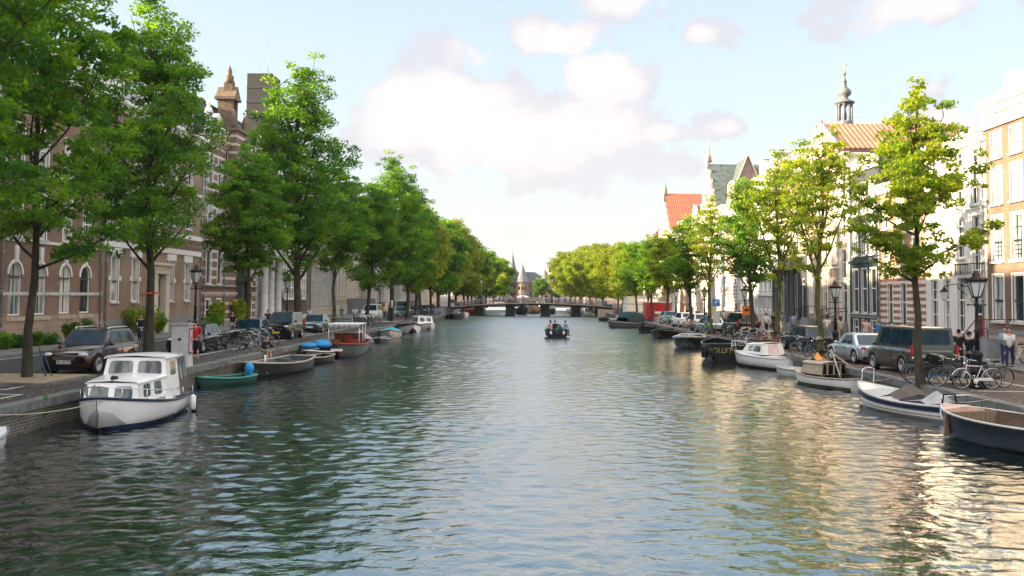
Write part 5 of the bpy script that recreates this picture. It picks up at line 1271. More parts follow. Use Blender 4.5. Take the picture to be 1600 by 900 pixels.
# ================================================================ CARS
tyrem = mat('tyre', (.009, .009, .009), .85)
lightm = mat('headlamp', (.6, .63, .65), .1, var=.3, coat=1)
tailm = mat('tail lamp', (.35, .01, .01), .2, coat=1)
plateY = mat('yellow plate', (.72, .42, .03), .4); plateW = mat('white plate', (.6, .6, .6), .4)
rimm = mat('alloy rim', (.5, .51, .52), .3, metal=.8)
def text_mesh(s, size, m, ext=.004, serif=False):
    cu = bpy.data.curves.new('lettering', 'FONT'); cu.body = s; cu.size = size; cu.extrude = ext; cu.align_x = 'CENTER'; cu.align_y = 'CENTER'
    cu.resolution_u = 3
    o = bpy.data.objects.new('tmp', cu); col.objects.link(o)
    dg = bpy.context.evaluated_depsgraph_get(); me = bpy.data.meshes.new_from_object(o.evaluated_get(dg)); me.name = 'lettering'
    bpy.data.objects.remove(o); bpy.data.curves.remove(cu); me.materials.clear(); me.materials.append(m); return me
def wheel_mesh(r, w):
    t_ = MB(); t_.lathe([(r * .66, -w / 2), (r * .93, -w / 2), (r, -w * .36), (r, w * .36), (r * .93, w / 2), (r * .66, w / 2)], n=22, axis='x')
    m1 = t_.mesh('wheel', tyrem)
    b = MB()
    b.lathe([(r * .70, -w * .52), (r * .62, -w * .53), (r * .60, -w * .35), (r * .70, -w * .35)], n=22, axis='x'); b.lathe([(r * .70, w * .35), (r * .60, w * .35), (r * .62, w * .53), (r * .70, w * .52)], n=22, axis='x')
    for s in (-1, 1):
        b.lathe([(r * .02, s * w * .50), (r * .13, s * w * .5), (r * .14, s * w * .3), (.01, s * w * .3)][::s], n=10, axis='x')
        for k in range(5):
            a = 2 * PI * k / 5 + .3
            for da in (-.13, .13):
                u = Vector((0, math.cos(a + da), math.sin(a + da))); b.tube([Vector((s * w * .44, 0, 0)) + u * r * .08, Vector((s * w * .48, 0, 0)) + u * r * .62], [r * .06, r * .045], 4)
    b.lathe([(.01, -w * .2), (r * .62, -w * .2), (r * .62, w * .2), (.01, w * .2)], n=18, axis='x', mat=1)
    m2 = b.mesh('rim', [rimm, black])
    return m1, m2
WM = {}
def car(label, loc, rz, paintm, kind='hatch', L_=4.2, W=1.76, H=1.48, plate='Y', group='cars parked along the quays', ptext=None, roofrails=False, cat='car', name='parked_car', scale=1.0, plain=False):
    t = thing(name, label, cat, loc, rz, group); t.scale = (scale,) * 3
    # local: front at -y, wheels on z=0
    hl, w = L_ / 2, W / 2; r = .33 if H < 1.55 else .36
    van = kind in ('van', 'minivan')
    belt = H * (.62 if not van else .56); hood = belt - .03; hood -= .05 if kind == 'suv' else 0; belt += .02 if kind == 'suv' else 0
    wsb = {'hatch': -hl * .48, 'sedan': -hl * .42, 'suv': -hl * .42, 'minivan': -hl * .64, 'van': -hl * .58, 'smallvan': -hl * .55, 'suv2': -hl * .4}[kind]   # windscreen base
    wst = {'hatch': -hl * .14, 'sedan': -hl * .12, 'suv': -hl * .12, 'minivan': -hl * .42, 'van': -hl * .30, 'smallvan': -hl * .22, 'suv2': -hl * .25}[kind]
    rst = {'hatch': hl * .72, 'sedan': hl * .36, 'suv': hl * .72, 'minivan': hl * .94, 'van': hl * .94, 'smallvan': hl * .9, 'suv2': hl * .8}[kind]
    rsb = {'hatch': hl * .93, 'sedan': hl * .66, 'suv': hl * .93, 'minivan': hl * .985, 'van': hl * .985, 'smallvan': hl * .96, 'suv2': hl * .9}[kind]
    tail = belt if kind != 'sedan' else belt + .02
    gc = .2 if kind == 'suv' else .17
    st = [(-hl, .86, gc + .12, hood * .70, .30), (-hl * .985, .92, gc + .04, hood * .80, .5), (-hl * .93, .965, gc, hood * .90, .9), (-hl * .80, .99, gc, hood * .955, 1), (wsb, 1.0, gc, belt, 1), (0, 1.0, gc, belt, 1), (hl * .6, 1.0, gc, belt, 1), (rsb * .98, .985, gc, tail, 1), (hl * .965, .95, gc + .02, tail * (.97 if kind != 'sedan' else .96), .9), (hl, .88, gc + .1, tail * .86, .5)]
    b = MB(); secs = []
    for (y, wf, zb, zt, q) in st:
        ww = w * wf; zm = zb + (zt - zb) * .5
        half = [(ww * .80, zb), (ww * .96, zb + .08), (ww, zm * .92), (ww * .985, zb + (zt - zb) * .80), (ww * .93, zt - .035), (ww * .84, zt)]
        secs.append([(-x, y, z_) for x, z_ in half] + [(x, y, z_) for x, z_ in half[::-1]])
    b.loft(secs, closed=True, cap=True)
    # cabin: a tapered greenhouse
    cw0, cw1 = w * .93, w * (.74 if not van else .82)
    bl = [(-cw0, wsb, belt - .05), (cw0, wsb, belt - .05), (cw0, rsb, belt - .05), (-cw0, rsb, belt - .05)]
    z1 = H - .04
    tp = [(-cw1, wst, z1), (cw1, wst, z1), (cw1, rst, z1), (-cw1, rst, z1)]
    b.hexa(bl, tp)
    # crowned roof
    rs = []
    for f, dz in ((0, -.01), (.06, .025), (.3, .045), (.7, .04), (.95, .015), (1, -.02)):
        y = wst - .02 + (rst - wst + .04) * f; rs.append([(-cw1 - .012, y, z1 - .03), (-cw1 * .96, y, z1 + dz * .6), (-cw1 * .5, y, z1 + dz), (cw1 * .5, y, z1 + dz), (cw1 * .96, y, z1 + dz * .6), (cw1 + .012, y, z1 - .03)])
    b.loft(rs)
    b.build('body', paintm, t)
    def side(s): # quad of the cabin side as seen from outside
        a, c, d, e = (s * cw0, wsb, belt - .05), (s * cw0, rsb, belt - .05), (s * cw1, rst, z1), (s * cw1, wst, z1)
        return (a, c, d, e) if s > 0 else (c, a, e, d)
    g_ = MB(); g_.plate((bl[0], bl[1], tp[1], tp[0]), (.05, .95, .12, .93), .012, rnd=.12); g_.build('windscreen', gcar, t)
    g_ = MB(); g_.plate((bl[2], bl[3], tp[3], tp[2]), (.09, .91, .22 if kind != 'sedan' else .1, .9), .012, rnd=.15)
    if kind != 'smallvanblind': g_.build('rear_window', gcar, t)
    cuts = {'hatch': [(.13, .47), (.50, .80), (.83, .93)], 'sedan': [(.17, .49), (.52, .84)], 'suv': [(.13, .45), (.48, .76), (.79, .95)], 'suv2': [(.1, .5), (.54, .93)], 'minivan': [(.10, .34), (.37, .64), (.67, .96)], 'van': [(.12, .36)], 'smallvan': [(.12, .42), (.46, .72), (.76, .95)]}[kind]
    for s in (-1, 1):
        g_ = MB()
        for (a, c) in cuts: g_.plate(side(s), (a, c, .14, .90) if s > 0 else (1 - c, 1 - a, .14, .90), .012, rnd=.14)
        g_.build('side_window', gcar, t)
        if not plain:
            m_ = MB(); m_.ell((s * (w + .09), wsb + .28, belt + .06), (.10, .06, .075), 8, 6); m_.tube([(s * w * .94, wsb + .25, belt), (s * (w + .05), wsb + .27, belt + .03)], .025, 6); m_.build('wing_mirror', paintm, t)
            h_ = MB(); hz_ = hood * (.80 if not van else .82)
            h_.ell((s * w * .70, -hl * .955, hz_), (.20, .12, .075), 10, 6); h_.build('headlight', lightm, t)
            h_ = MB(); tz = tail * .84
            if van or kind == 'smallvan': h_.box(s * w * .97 - .07, s * w * .97 + .03, hl * .94, hl + .012, belt * .72, belt * 1.12)
            else: h_.ell((s * w * .80, hl * .95, tz), (.16, .12, .09), 10, 6)
            h_.build('tail_light', tailm, t)
    if not plain:
        b = MB(); b.box(-w * .42, w * .42, -hl - .025, -hl + .03, hood * .58, hood * .74)
        for k in range(4): z_ = hood * .60 + k * hood * .035; b.box(-w * .44, w * .44, -hl - .035, -hl - .0255, z_, z_ + .012, 1)
        b.box(-w * .62, w * .62, -hl - .02, -hl + .05, gc + .05, gc + .17)
        b.build('grille', [black, chrome], t)
        b = MB(); b.box(-w * .90, w * .90, hl - .03, hl + .03, gc + .06, gc + .22); b.box(-w * .9, w * .9, -hl + .02, -hl - .0, gc + .0, gc + .05); b.build('bumper', blackmat, t)
        for s, y in ((-1, -hl - .04), (1, hl + .012)):
            z_ = .42 if s < 0 else (belt * .62 if kind != 'sedan' else .62)
            if kind in ('minivan',) and s > 0: z_ = .62
            b = MB(); b.box(-.27, .27, y - .008 * (1 if s < 0 else 0), y + .01, z_, z_ + .125); p_ = b.build('licence_plate', plateY if plate == 'Y' else plateW, t)
            if ptext and s < 0:
                o = link('lettering', text_mesh(ptext, .115, black), p_, (0, y - .012, z_ + .06)); o.rotation_euler = (PI / 2, 0, 0)
        b = MB()  # door shut lines
        for s in (-1, 1):
            for y in (wsb + .12, wsb + (rsb - wsb) * .49, wsb + (rsb - wsb) * .80):
                b.box(s * (w * 1.0) - .006, s * (w * 1.0) + .004, y, y + .012, gc + .12, belt - .08)
            b.box(s * w - .004, s * w + .02, wsb + .9, wsb + 1.06, belt - .17, belt - .14)
        b.build('door_seam', black, t)
    wb_ = hl * (.64 if kind != 'minivan' else .62)
    key = (r, round(W, 2))
    if key not in WM: WM[key] = wheel_mesh(r, .22)
    for y in (-wb_ * 1.02, wb_ * .94):
        for s in (-1, 1):
            wo = link('wheel', WM[key][0], t, (s * (w - .105), y, r)); link('rim', WM[key][1], wo)
    b = MB()
    for y in (-wb_ * 1.02, wb_ * .94):
        for s in (-1, 1):
            n = 12; ring = [(s * (w * .965), y + (r + .075) * math.cos(PI * k / n * 1.16 - .25), r + (r + .075) * math.sin(PI * k / n * 1.16 - .25)) for k in range(n + 1)]
            vs = [(s * (w * 1.0 + .004), p[1], max(p[2], gc)) for p in ring] ; b.add(vs, [tuple(range(len(vs)))] if s > 0 else [tuple(range(len(vs)))[::-1]])
            b.tube([(s * (w * 1.0), p[1], p[2]) for p in ring], .022, 5, caps=False, mat=1)
    b.build('wheel_arch', [black, blackmat if kind == 'suv' else paintm], t)
    if roofrails:
        for s in (-1, 1):
            b = MB(); b.tube([(s * cw1 * .93, wst + .05, z1 + .02), (s * cw1 * .95, wst + .2, z1 + .09), (s * cw1 * .95, rst - .2, z1 + .09), (s * cw1 * .93, rst, z1 + .02)], .022, 6); b.build('roof_rail', chrome, t)
    return t
# ================================================================ BOATS
def hull_fns(L_, B, zs, bf=2.2, tw=.75):
    def hb(t): # half beam, t 0 stern .. 1 bow
        if t < .45: f = tw + (1 - tw) * math.sin(PI / 2 * t / .45)
        else: f = max(0.0, 1 - ((t - .45) / .55) ** bf)
        return B / 2 * f
    def sh(t):
        a, m, b_ = zs
        return a * (1 - t) * (1 - 2 * t) + 4 * m * t * (1 - t) + b_ * t * (2 * t - 1)
    return hb, sh
def boat(label, x, y, rz, L_, B, zs, hm, rubm=None, floorm=None, bf=2.2, tw=.75, deck=0, deckm=None, thw=(), group='boats moored along the quays', chine=.78, inside=None, cat='boat', name='moored_boat', rub=.04, floor=.12, stripe=None, ladders=None, z=0.0, boot=None):
    """bow towards local -y"""
    t = thing(name, label, cat, (x, y, z), rz, group)
    hb, sh = hull_fns(L_, B, zs, bf, tw); n = 20
    Yt = lambda u: L_ * (.5 - u)
    rake = lambda u: .12 * L_ * max(0, (u - .8) / .2) ** 2
    b = MB(); secs = []; fl = floor
    for i in range(n + 1):
        u = i / n; h = max(hb(u), .012); s = sh(u); yy = Yt(u)
        k = .0 if u < .8 else (u - .8) / .2
        half = [(h, s, 0), (h * .985, s * .72, 0), (h * (.95 - .12 * k), s * .35, .3), (h * (chine - .2 * k), -.04, .6), (h * .35, -.22, .8), (0, -.30, 1)]
        sec = [(-a, yy + rake(u) * d, c) for a, c, d in half] + [(a, yy + rake(u) * d, c) for a, c, d in half[::-1][1:]]
        secs.append(sec)
    b.loft(secs); b.add(secs[0], [tuple(range(len(secs[0])))[::-1]])
    # inner skin
    ins = []
    for i in range(n + 1):
        u = min(i / n, .975) if i < n else .985; h = max(hb(u) - .05, .01); s = sh(u) - .01; yy = Yt(u) - (.05 if i == 0 else 0)
        ins.append([(-h, yy, s), (-h * .86, yy, fl), (0, yy, fl - .01), (h * .86, yy, fl), (h, yy, s)])
    b.loft([q[::-1] for q in ins], mat=1); b.add(ins[0], [tuple(range(5))], 1)
    # gunwale top strip
    gs = [[(-max(hb(i / n), .012), Yt(i / n), sh(i / n)), (-max(hb(i / n) - .05, .0), Yt(i / n), sh(i / n) + .004)] for i in range(n + 1)]
    b.loft(gs, mat=0); b.loft([[(-p[0], p[1], p[2]) for p in q][::-1] for q in gs], mat=0)
    b.build('hull', [hm, inside or hm], t)
    if rubm:
        for s in (-1, 1):
            r_ = MB(); r_.tube([(s * (max(hb(i / n), .012) + .01), Yt(i / n), sh(i / n) - .01) for i in range(n + 1)], rub, 6)
            r_.build('gunwale', rubm, t)
        r_ = MB(); r_.tube([(-hb(0), Yt(0), sh(0)), (hb(0), Yt(0), sh(0))], rub, 6); r_.build('transom_rail', rubm, t)
    if stripe:
        sm_, f0, f1 = stripe; r_ = MB()
        for s in (-1, 1):
            ss_ = []
            for i in range(n + 1):
                u = i / n; h = max(hb(u), .012) + .012; ss_.append([(s * h, Yt(u), sh(u) * f1), (s * (h * (.988 if f0 > .6 else .965) + .008), Yt(u) + rake(u) * (.1 if f0 < .6 else 0), sh(u) * f0)])
            r_.loft(ss_ if s < 0 else [q[::-1] for q in ss_])
        r_.build('hull_stripe', sm_, t)
    if boot:
        r_ = MB()
        for s in (-1, 1):
            ss_ = []
            for i in range(n + 1):
                u = i / n; h = max(hb(u), .012); k = .0 if u < .8 else (u - .8) / .2
                ss_.append([(s * (h * (.92 - .14 * k) + .014), Yt(u) + rake(u) * .38, .13), (s * (h * (chine - .2 * k) + .014), Yt(u) + rake(u) * .6, -.05)])
            r_.loft(ss_ if s < 0 else [q[::-1] for q in ss_])
        r_.build('waterline_band', boot, t)
    if floorm:
        b = MB(); ds = [[(-(hb(u) - .06) * .86, Yt(u), fl + .02), ((hb(u) - .06) * .86, Yt(u), fl + .02)] for u in [.03 + .88 * i / 10 for i in range(11)]]; b.loft([q for q in ds]); b.build('floorboards', floorm, t)
    for u in thw:
        b = MB(); h = hb(u) - .04; b.box(-h, h, Yt(u) - .13, Yt(u) + .13, sh(u) - .16, sh(u) - .12); b.build('thwart', deckm or floorm or wood, t)
    if deck:
        b = MB(); m_ = 8; ds = []
        for i in range(m_ + 1):
            u = 1 - deck + deck * i / m_; h = max(hb(u) - .02, .005); ds.append([(-h, Yt(u), sh(u) + .012), (0, Yt(u), sh(u) + .012 + h * .09), (h, Yt(u), sh(u) + .012)])
        b.loft([q[::-1] for q in ds]); u = 1 - deck; h = hb(u) - .05; b.add([(-h, Yt(u), sh(u) + .01), (0, Yt(u), sh(u) + .012 + h * .09), (h, Yt(u), sh(u) + .01), (h, Yt(u), fl), (-h, Yt(u), fl)], [(4, 3, 2, 1, 0)]); b.build('foredeck', deckm or hm, t)
    t['_L'] = L_
    return t, hb, sh, Yt
def outboard(t, y, z, m=None, hood=None):
    b = MB(); b.box(-.12, .12, y + .02, y + .34, z + .18, z + .55); b.ell((0, y + .18, z + .55), (.13, .18, .12), 10, 6); o = b.build('outboard_motor', m or black, t)
    b = MB(); b.box(-.05, .05, y + .1, y + .22, z - .5, z + .18); b.tube([(0, y - .02, z + .4), (0, y - .5, z + .5)], .02, 6); b.build('motor_leg', black, o)
    return o
def fender(t, x, y, z, m=None, h=.5):
    b = MB(); b.tube([(x, y, z - h), (x, y, z - h * .9), (x, y, z - h * .1), (x, y, z)], [.05, .1, .1, .03], 8); b.tube([(x, y, z), (x * .97, y, z + .3)], .01, 4); b.build('fender', m or white, t)
def tyre_fender(t, x, y, z, r=.28):
    b = MB(); n = 14; b.tube([(x, y + r * math.cos(2 * PI * k / n), z + r * math.sin(2 * PI * k / n)) for k in range(n + 1)], .09, 7, caps=False); b.tube([(x, y, z + r), (x * .97, y, z + r + .3)], .012, 4); b.build('tyre_fender', blackmat, t)
def rope(label, p, q, sag=.15, m=None):
    b = MB(); p = Vector(p); q = Vector(q); b.tube([p.lerp(q, f / 8) - Vector((0, 0, sag * 4 * f / 8 * (1 - f / 8))) for f in range(9)], .014, 5)
    tag(b.build('mooring_rope', m or mat('rope', (.35, .32, .26), .9)), label, 'rope')
# ================================================================ PEOPLE
skin = mat('skin', (.42, .24, .17), .55, var=.06); skin2 = mat('tan skin', (.30, .16, .10), .55, var=.06)
hairb = mat('brown hair', (.04, .025, .018), .7, var=.3, scale=20); haird = mat('black hair', (.012, .010, .010), .6, var=.3, scale=20); hairl = mat('fair hair', (.24, .16, .08), .7, var=.3, scale=20)
def cloth(name, c): return mat('cloth ' + name, c, .85, var=.14, scale=6, bump=.3, bscale=12)
C_ = {k: cloth(k, v) for k, v in dict(black=(.015, .015, .017), red=(.38, .02, .035), white=(.6, .59, .57), navy=(.02, .03, .07), blue=(.05, .15, .32), lblue=(.18, .30, .40), grey=(.16, .16, .17), denim=(.05, .08, .14), khaki=(.24, .20, .14), pink=(.5, .32, .28), green=(.04, .22, .10), beige=(.42, .36, .28)).items()}
def remesh(b, name, vox, smooth=3):
    me = b.mesh(name, []) if False else None
    me = bpy.data.meshes.new(name); me.from_pydata(b.v, [], b.f); me.update()
    o = bpy.data.objects.new('tmp', me); col.objects.link(o)
    m = o.modifiers.new('r', 'REMESH'); m.mode = 'VOXEL'; m.voxel_size = vox; m.use_smooth_shade = True
    s = o.modifiers.new('s', 'SMOOTH'); s.factor = .5; s.iterations = smooth
    dg = bpy.context.evaluated_depsgraph_get(); r = bpy.data.meshes.new_from_object(o.evaluated_get(dg)); r.name = name
    bpy.data.objects.remove(o); bpy.data.meshes.remove(me); return r
def cap(b, p, q, r0, r1, n=10):
    p, q = Vector(p), Vector(q); b.tube([p, q], [r0, r1], n, smooth=True); b.ell(p, r0, n, 6); b.ell(q, r1, n, 6)
def dirv(fw, sd=0.0): # angle forward (towards -y) from straight down, sideways
    return Vector((math.sin(R(sd)) * math.cos(R(fw)) , -math.sin(R(fw)) * math.cos(R(sd)), -math.cos(R(fw)) * math.cos(R(sd))))
def figure(pose, near=False, woman=False):
    """returns meshes for body, hair, top, bottoms, shoes; feet on z=0 (or seat at given height)"""
    P = dict(hip=(0, 0, .93), lean=0, head=0, turn=0, legs=((0, 0, 3), (0, 0, 3)), arms=((8, 6, 10), (8, 6, 10)), long=True, sleeves='short'); P.update(pose)
    hip = Vector(P['hip']); sw = .17 if woman else .195
    up = Vector((0, -math.sin(R(P['lean'])), math.cos(R(P['lean'])))); fwd = Vector((0, -up.z, up.y * 1.0)) if False else Vector((0, -math.cos(R(P['lean'])), -math.sin(R(P['lean']))))
    chest = hip + up * .36; neck = hip + up * .52; hup = (up + Vector((0, -math.sin(R(P['head'])), 0))).normalized()
    head = neck + hup * .185
    body = MB(); top = MB(); bot = MB(); shoe = MB(); hair = MB()
    cap(body, hip + up * .02, chest, .125, .135); cap(body, chest, neck - up * .05, .13, .10); cap(body, neck - up * .07, neck + hup * .08, .055, .05)
    for s in (-1, 1): cap(body, hip + Vector((s * .07, 0, 0)), hip + Vector((s * .08, .02, -.04)), .1, .1); cap(body, chest + Vector((s * .05, 0, .02)), neck + Vector((s * sw * .85, 0, -.05)), .09, .065)
    body.ell(head, (.078, .098, .118), 14, 10); body.ell(head + Vector((0, -.045, -.05)), (.052, .055, .055), 10, 8)
    f = Vector((0, -1, 0)); body.ell(head + f * .098 + Vector((0, 0, -.01)), (.014, .024, .026), 8, 6)
    for s in (-1, 1): body.ell(head + Vector((s * .08, .01, 0)), (.014, .024, .034), 8, 6)
    body.ell(head + f * .092 + Vector((0, 0, -.058)), (.026, .014, .010), 8, 5)
    hair.ell(head + Vector((0, .018, .03)), (.088, .105, .108), 14, 10)
    if woman: cap(hair, head + Vector((0, .06, 0)), head + Vector((0, .085, -.24)), .075, .055)
    top_r = .022
    cap(top, hip + up * .06, chest, .138, .152); cap(top, chest, neck - up * .06, .148, .10)
    for i, s in ((0, -1), (1, 1)):
        lf, ls, kn = P['legs'][i]; h = hip + Vector((s * .09, 0, -.02)); d1 = dirv(lf, s * ls); k = h + d1 * .43; d2 = dirv(lf - kn, s * ls * .3); a = k + d2 * .42
        cap(body, h, k, .082, .052); cap(body, k, k.lerp(a, .35), .054, .052); cap(body, k.lerp(a, .35), a, .052, .036)
        ft = dirv(lf - kn + 82 if kn < 60 else 80 + (lf - kn)); ft.z = max(ft.z, -.35); toe = a + Vector((0, -.17, -.045)) if abs(lf - kn) < 40 else a + ft.normalized() * .17
        cap(body, a, toe, .034, .028); cap(shoe, a + Vector((0, .03, -.035)), toe + Vector((0, -.03, .0)), .045, .042)
        cap(bot, hip + Vector((s * .06, 0, .03)), h, .112, .105); e = k if not P['long'] else a
        cap(bot, h, h.lerp(k, .9) if not P['long'] else k, .1, .078 if not P['long'] else .068)
        if P['long']: cap(bot, k, a - d2 * .03, .068, .052)
        else: cap(bot, h.lerp(k, .9), k, .08, .082)
        af, as_, el = P['arms'][i]; sh = neck + Vector((s * sw, 0, -.06)); e1 = dirv(af, s * as_); el_ = sh + e1 * .29; e2 = dirv(af + el, s * (as_ if as_ > 60 else as_ * .5)); wr = el_ + e2 * .25
        cap(body, sh, el_, .048, .038); cap(body, el_, wr, .037, .026)
        # hand: palm, four unequal curled fingers, thumb leaving the side
        hx, hy = frame_from(e2); sidev = Vector((s, 0, 0)) - e2 * e2.dot(Vector((s, 0, 0))); sidev = (sidev.normalized() if sidev.length > .1 else hx); pn = e2.cross(sidev).normalized()
        cap(body, wr, wr + e2 * .07, .026, .034 if not near else .026)
        if near: cap(body, wr + e2 * .05 - pn * .022, wr + e2 * .07 + pn * .022, .02, .02)
        for q, ln in ((-1.5, .062), (-.5, .075), (.5, .08), (1.5, .07)):
            b0 = wr + e2 * .075 + pn * q * .018; b1 = b0 + e2 * ln * .55; b2 = b1 + (e2 - sidev * .6).normalized() * ln * .5; cap(body, b0, b1, .0085, .008, 6); cap(body, b1, b2, .008, .0065, 6)
        th = wr + e2 * .02 + pn * .026; cap(body, th, th + (e2 * .6 + pn * .8).normalized() * .055, .011, .009, 6)
        cap(top, chest + Vector((s * .06, 0, .04)), sh, .1, .075)
        q_ = {'short': .62, 'long': 1.0, 'none': .12}[P['sleeves']]; cap(top, sh, sh.lerp(el_, q_), .070, .062)
        if P['sleeves'] == 'long': cap(top, el_, el_.lerp(wr, .9), .056, .042)
    if woman: hair_s = 2
    v = .0095 if near else .02
    return dict(body=remesh(body, 'body', v, 2), hair=remesh(hair, 'hair', .014, 2), top=remesh(top, 'shirt', .018, 3), bottoms=remesh(bot, 'trousers' if P['long'] else 'shorts', .018, 3), shoes=remesh(shoe, 'shoes', .014, 2), head=head)
POSES = dict(
    point=dict(legs=((4, 3, 4), (-4, 3, 2)), arms=((6, 8, 12), (0, 0, 0)), long=False, head=-3),
    stand=dict(legs=((2, 3, 3), (-2, 3, 3)), arms=((10, 8, 18), (4, 8, 25)), sleeves='short'),
    standshort=dict(legs=((2, 3, 3), (-2, 3, 3)), arms=((10, 8, 18), (4, 8, 25)), long=False),
    walk=dict(hip=(0, 0, .91), lean=3, legs=((24, 2, 6), (-20, 2, 14)), arms=((-20, 6, 12), (22, 6, 20))),
    walkshort=dict(hip=(0, 0, .91), lean=3, legs=((22, 2, 6), (-18, 2, 14)), arms=((-18, 6, 12), (20, 6, 20)), long=False),
    hold=dict(hip=(0, 0, .91), lean=2, legs=((16, 2, 6), (-14, 2, 12)), arms=((20, 4, 85), (15, 4, 80)), sleeves='short'),
    sitedge=dict(hip=(0, 0, .10), lean=18, head=22, legs=((84, 5, 72), (80, 7, 60)), arms=((35, 4, 60), (32, 4, 65)), long=False, sleeves='long'),
    sitbench=dict(hip=(0, 0, .55), lean=8, head=4, legs=((82, 6, 80), (80, 6, 78)), arms=((25, 6, 40), (30, 6, 45)), long=True),
    cycle=dict(hip=(0, .12, 1.0), lean=14, legs=((62, 3, 66), (26, 3, 40)), arms=((48, 10, 22), (48, 10, 22)), long=True),
)
POSES['point']["arms"] = ((6, 8, 12), (12, 108, 0))
FG = {}
def person(label, x, y, rz, pose='stand', top='black', bottoms='navy', hair=None, woman=False, near=False, z=Q, sc=1.0, group=None, sk=None, shoes=None, hx=None):
    key = (pose, woman, near)
    if key not in FG: FG[key] = figure(POSES[pose], near, woman)
    f = FG[key]; t = thing('person', label, 'person', (x, y, z), rz, group); t.scale = (sc,) * 3
    def sub(nm_, me, m, par=None):
        o = link(nm_, me, par or t)
        if not me.materials: me.materials.append(m)
        o.material_slots[0].link = 'OBJECT'; o.material_slots[0].material = m; return o
    sub('body', f['body'], sk or skin); sub('hair', f['hair'], hair or hairb); sub('shirt', f['top'], C_[top]); sub('trousers' if POSES[pose].get('long', True) else 'shorts', f['bottoms'], C_[bottoms]); sub('shoes', f['shoes'], shoes or C_['grey'])
    return t, f
# ================================================================ BOATS IN PLACE
hblack = mat('black tarred hull', (.005, .007, .007), .45, var=.3, dirt=.08); hnavy = mat('dark blue hull', (.004, .011, .017), .35, var=.2, coat=.15); hgreen = mat('green hull', (.03, .16, .12), .5, var=.25, dirt=.3)
hgrey = mat('grey steel hull', (.06, .078, .085), .45, var=.2, dirt=.2); bandblue = mat('navy stripe', (.01, .02, .06), .35); algae = mat('algae band', (.09, .10, .05), .8, var=.4)
gb = 'boats moored along the quays'
# --- white cabin cruiser
t, hb, sh, Yt = boat('white cabin cruiser with two windscreens and brown canvas stern, nearest on the left', -12.1, 30.0, .07, 5.6, 2.5, (.60, .62, .95), gelcoat, rubm=bandblue, floorm=wood, deck=.62, deckm=gelcoat, bf=2.6, tw=.86, boot=bandblue, rub=.045, name='cabin_cruiser')
def cabin_box(t, name, y0, y1, w0, w1, z0, z1, m, slant0=.25, slant1=.0, wt=.88, roofov=.08, roofm=None, dz=0.0):
    """y0 is the front (towards -y)"""
    b = MB(); bl = [(-w0, y0, z0), (w0, y0, z0), (w1, y1, z0), (-w1, y1, z0)]; tp = [(-w0 * wt, y0 + slant0, z1), (w0 * wt, y0 + slant0, z1), (w1 * wt, y1 - slant1, z1 + dz), (-w1 * wt, y1 - slant1, z1 + dz)]
    b.hexa(bl, tp); o = b.build(name, m, t)
    if roofm:
        rs = []
        for f in (0, .5, 1):
            y = y0 + slant0 - roofov + (y1 - slant1 - y0 - slant0 + 2 * roofov) * f; w = (w0 + (w1 - w0) * f) * wt + roofov; zz = z1 + dz * f
            rs.append([(-w, y, zz - .01), (-w * .9, y, zz + .05), (0, y, zz + .10), (w * .9, y, zz + .05), (w, y, zz - .01)])
        b = MB(); b.loft(rs); b.loft([[(p[0], p[1], p[2] - .035) for p in q][::-1] for q in rs])
        for q in (rs[0], rs[-1]): b.add(q + [(p[0], p[1], p[2] - .035) for p in q[::-1]], [tuple(range(10))])
        b.build(name + '_roof', roofm, t)
    return bl, tp, o
gboat = glass('boat window glass', (.01, .025, .03), curtain=(.18, .2, .19))
def front_win(t, bl, tp, rects, nm='windscreen'):
    for r in rects: b = MB(); b.plate((bl[0], bl[1], tp[1], tp[0]), r, .012, rnd=.22); b.build(nm, gboat, t)
def side_win(t, bl, tp, rects, nm='side_window', both=True, m=None):
    for r in rects:
        b = MB(); b.plate((bl[1], bl[2], tp[2], tp[1]), r, .012, rnd=.25)
        b.build(nm, m or gboat, t)
        if both: b = MB(); b.plate((bl[3], bl[0], tp[0], tp[3]), (1 - r[1], 1 - r[0], r[2], r[3]), .012, rnd=.25)
        b.build(nm, m or gboat, t)
bl, tp, o = cabin_box(t, 'coachroof', -1.75, .35, .78, 1.02, .70, 1.24, gelcoat, .18, 0, .9, .05, gelcoat, .06)
front_win(t, bl, tp, [(.10, .44, .2, .82), (.56, .90, .2, .82)], 'cabin_window'); side_win(t, bl, tp, [(.18, .42, .2, .85), (.55, .8, .2, .85)])
bl, tp, o = cabin_box(t, 'wheelhouse', .15, 1.45, 1.02, 1.08, .62, 1.84, gelcoat, .32, 0, .86, .08, gelcoat)
front_win(t, bl, tp, [(.07, .46, .56, .92), (.54, .93, .56, .92)]); side_win(t, bl, tp, [(.34, .80, .55, .90)])
bl, tp, o = cabin_box(t, 'stern_canopy', 1.46, 2.65, 1.08, 1.02, .62, 1.80, canvas_brown, 0, .12, .86, .01, canvas_grey); side_win(t, bl, tp, [(.1, .45, .4, .88), (.55, .9, .4, .88)], 'canopy_window')
b = MB()
for s in (-1, 1):
    pts = [(s * hb(u) * .97, Yt(u), sh(u) + .30) for u in (.25, .4, .55, .7, .82, .9, .96)] + [(s * .02, Yt(1.0) - .03, sh(1) + .34)]
    b.tube(pts, .016, 6)
    for u in (.25, .42, .6, .76, .9): b.tube([(s * hb(u) * .97, Yt(u), sh(u)), (s * hb(u) * .97, Yt(u), sh(u) + .30)], .012, 5)
b.build('guard_rail', chrome, t)
b = MB(); b.box(-.28, .28, -2.85, -2.72, .95, 1.0); b.box(-.3, -.26, -2.85, -2.72, 1.0, 1.25); b.build('bow_fitting', greystone, t)
fender(t, 1.28, 2.2, .55); fender(t, 1.24, 2.55, .6, bandblue, .6)
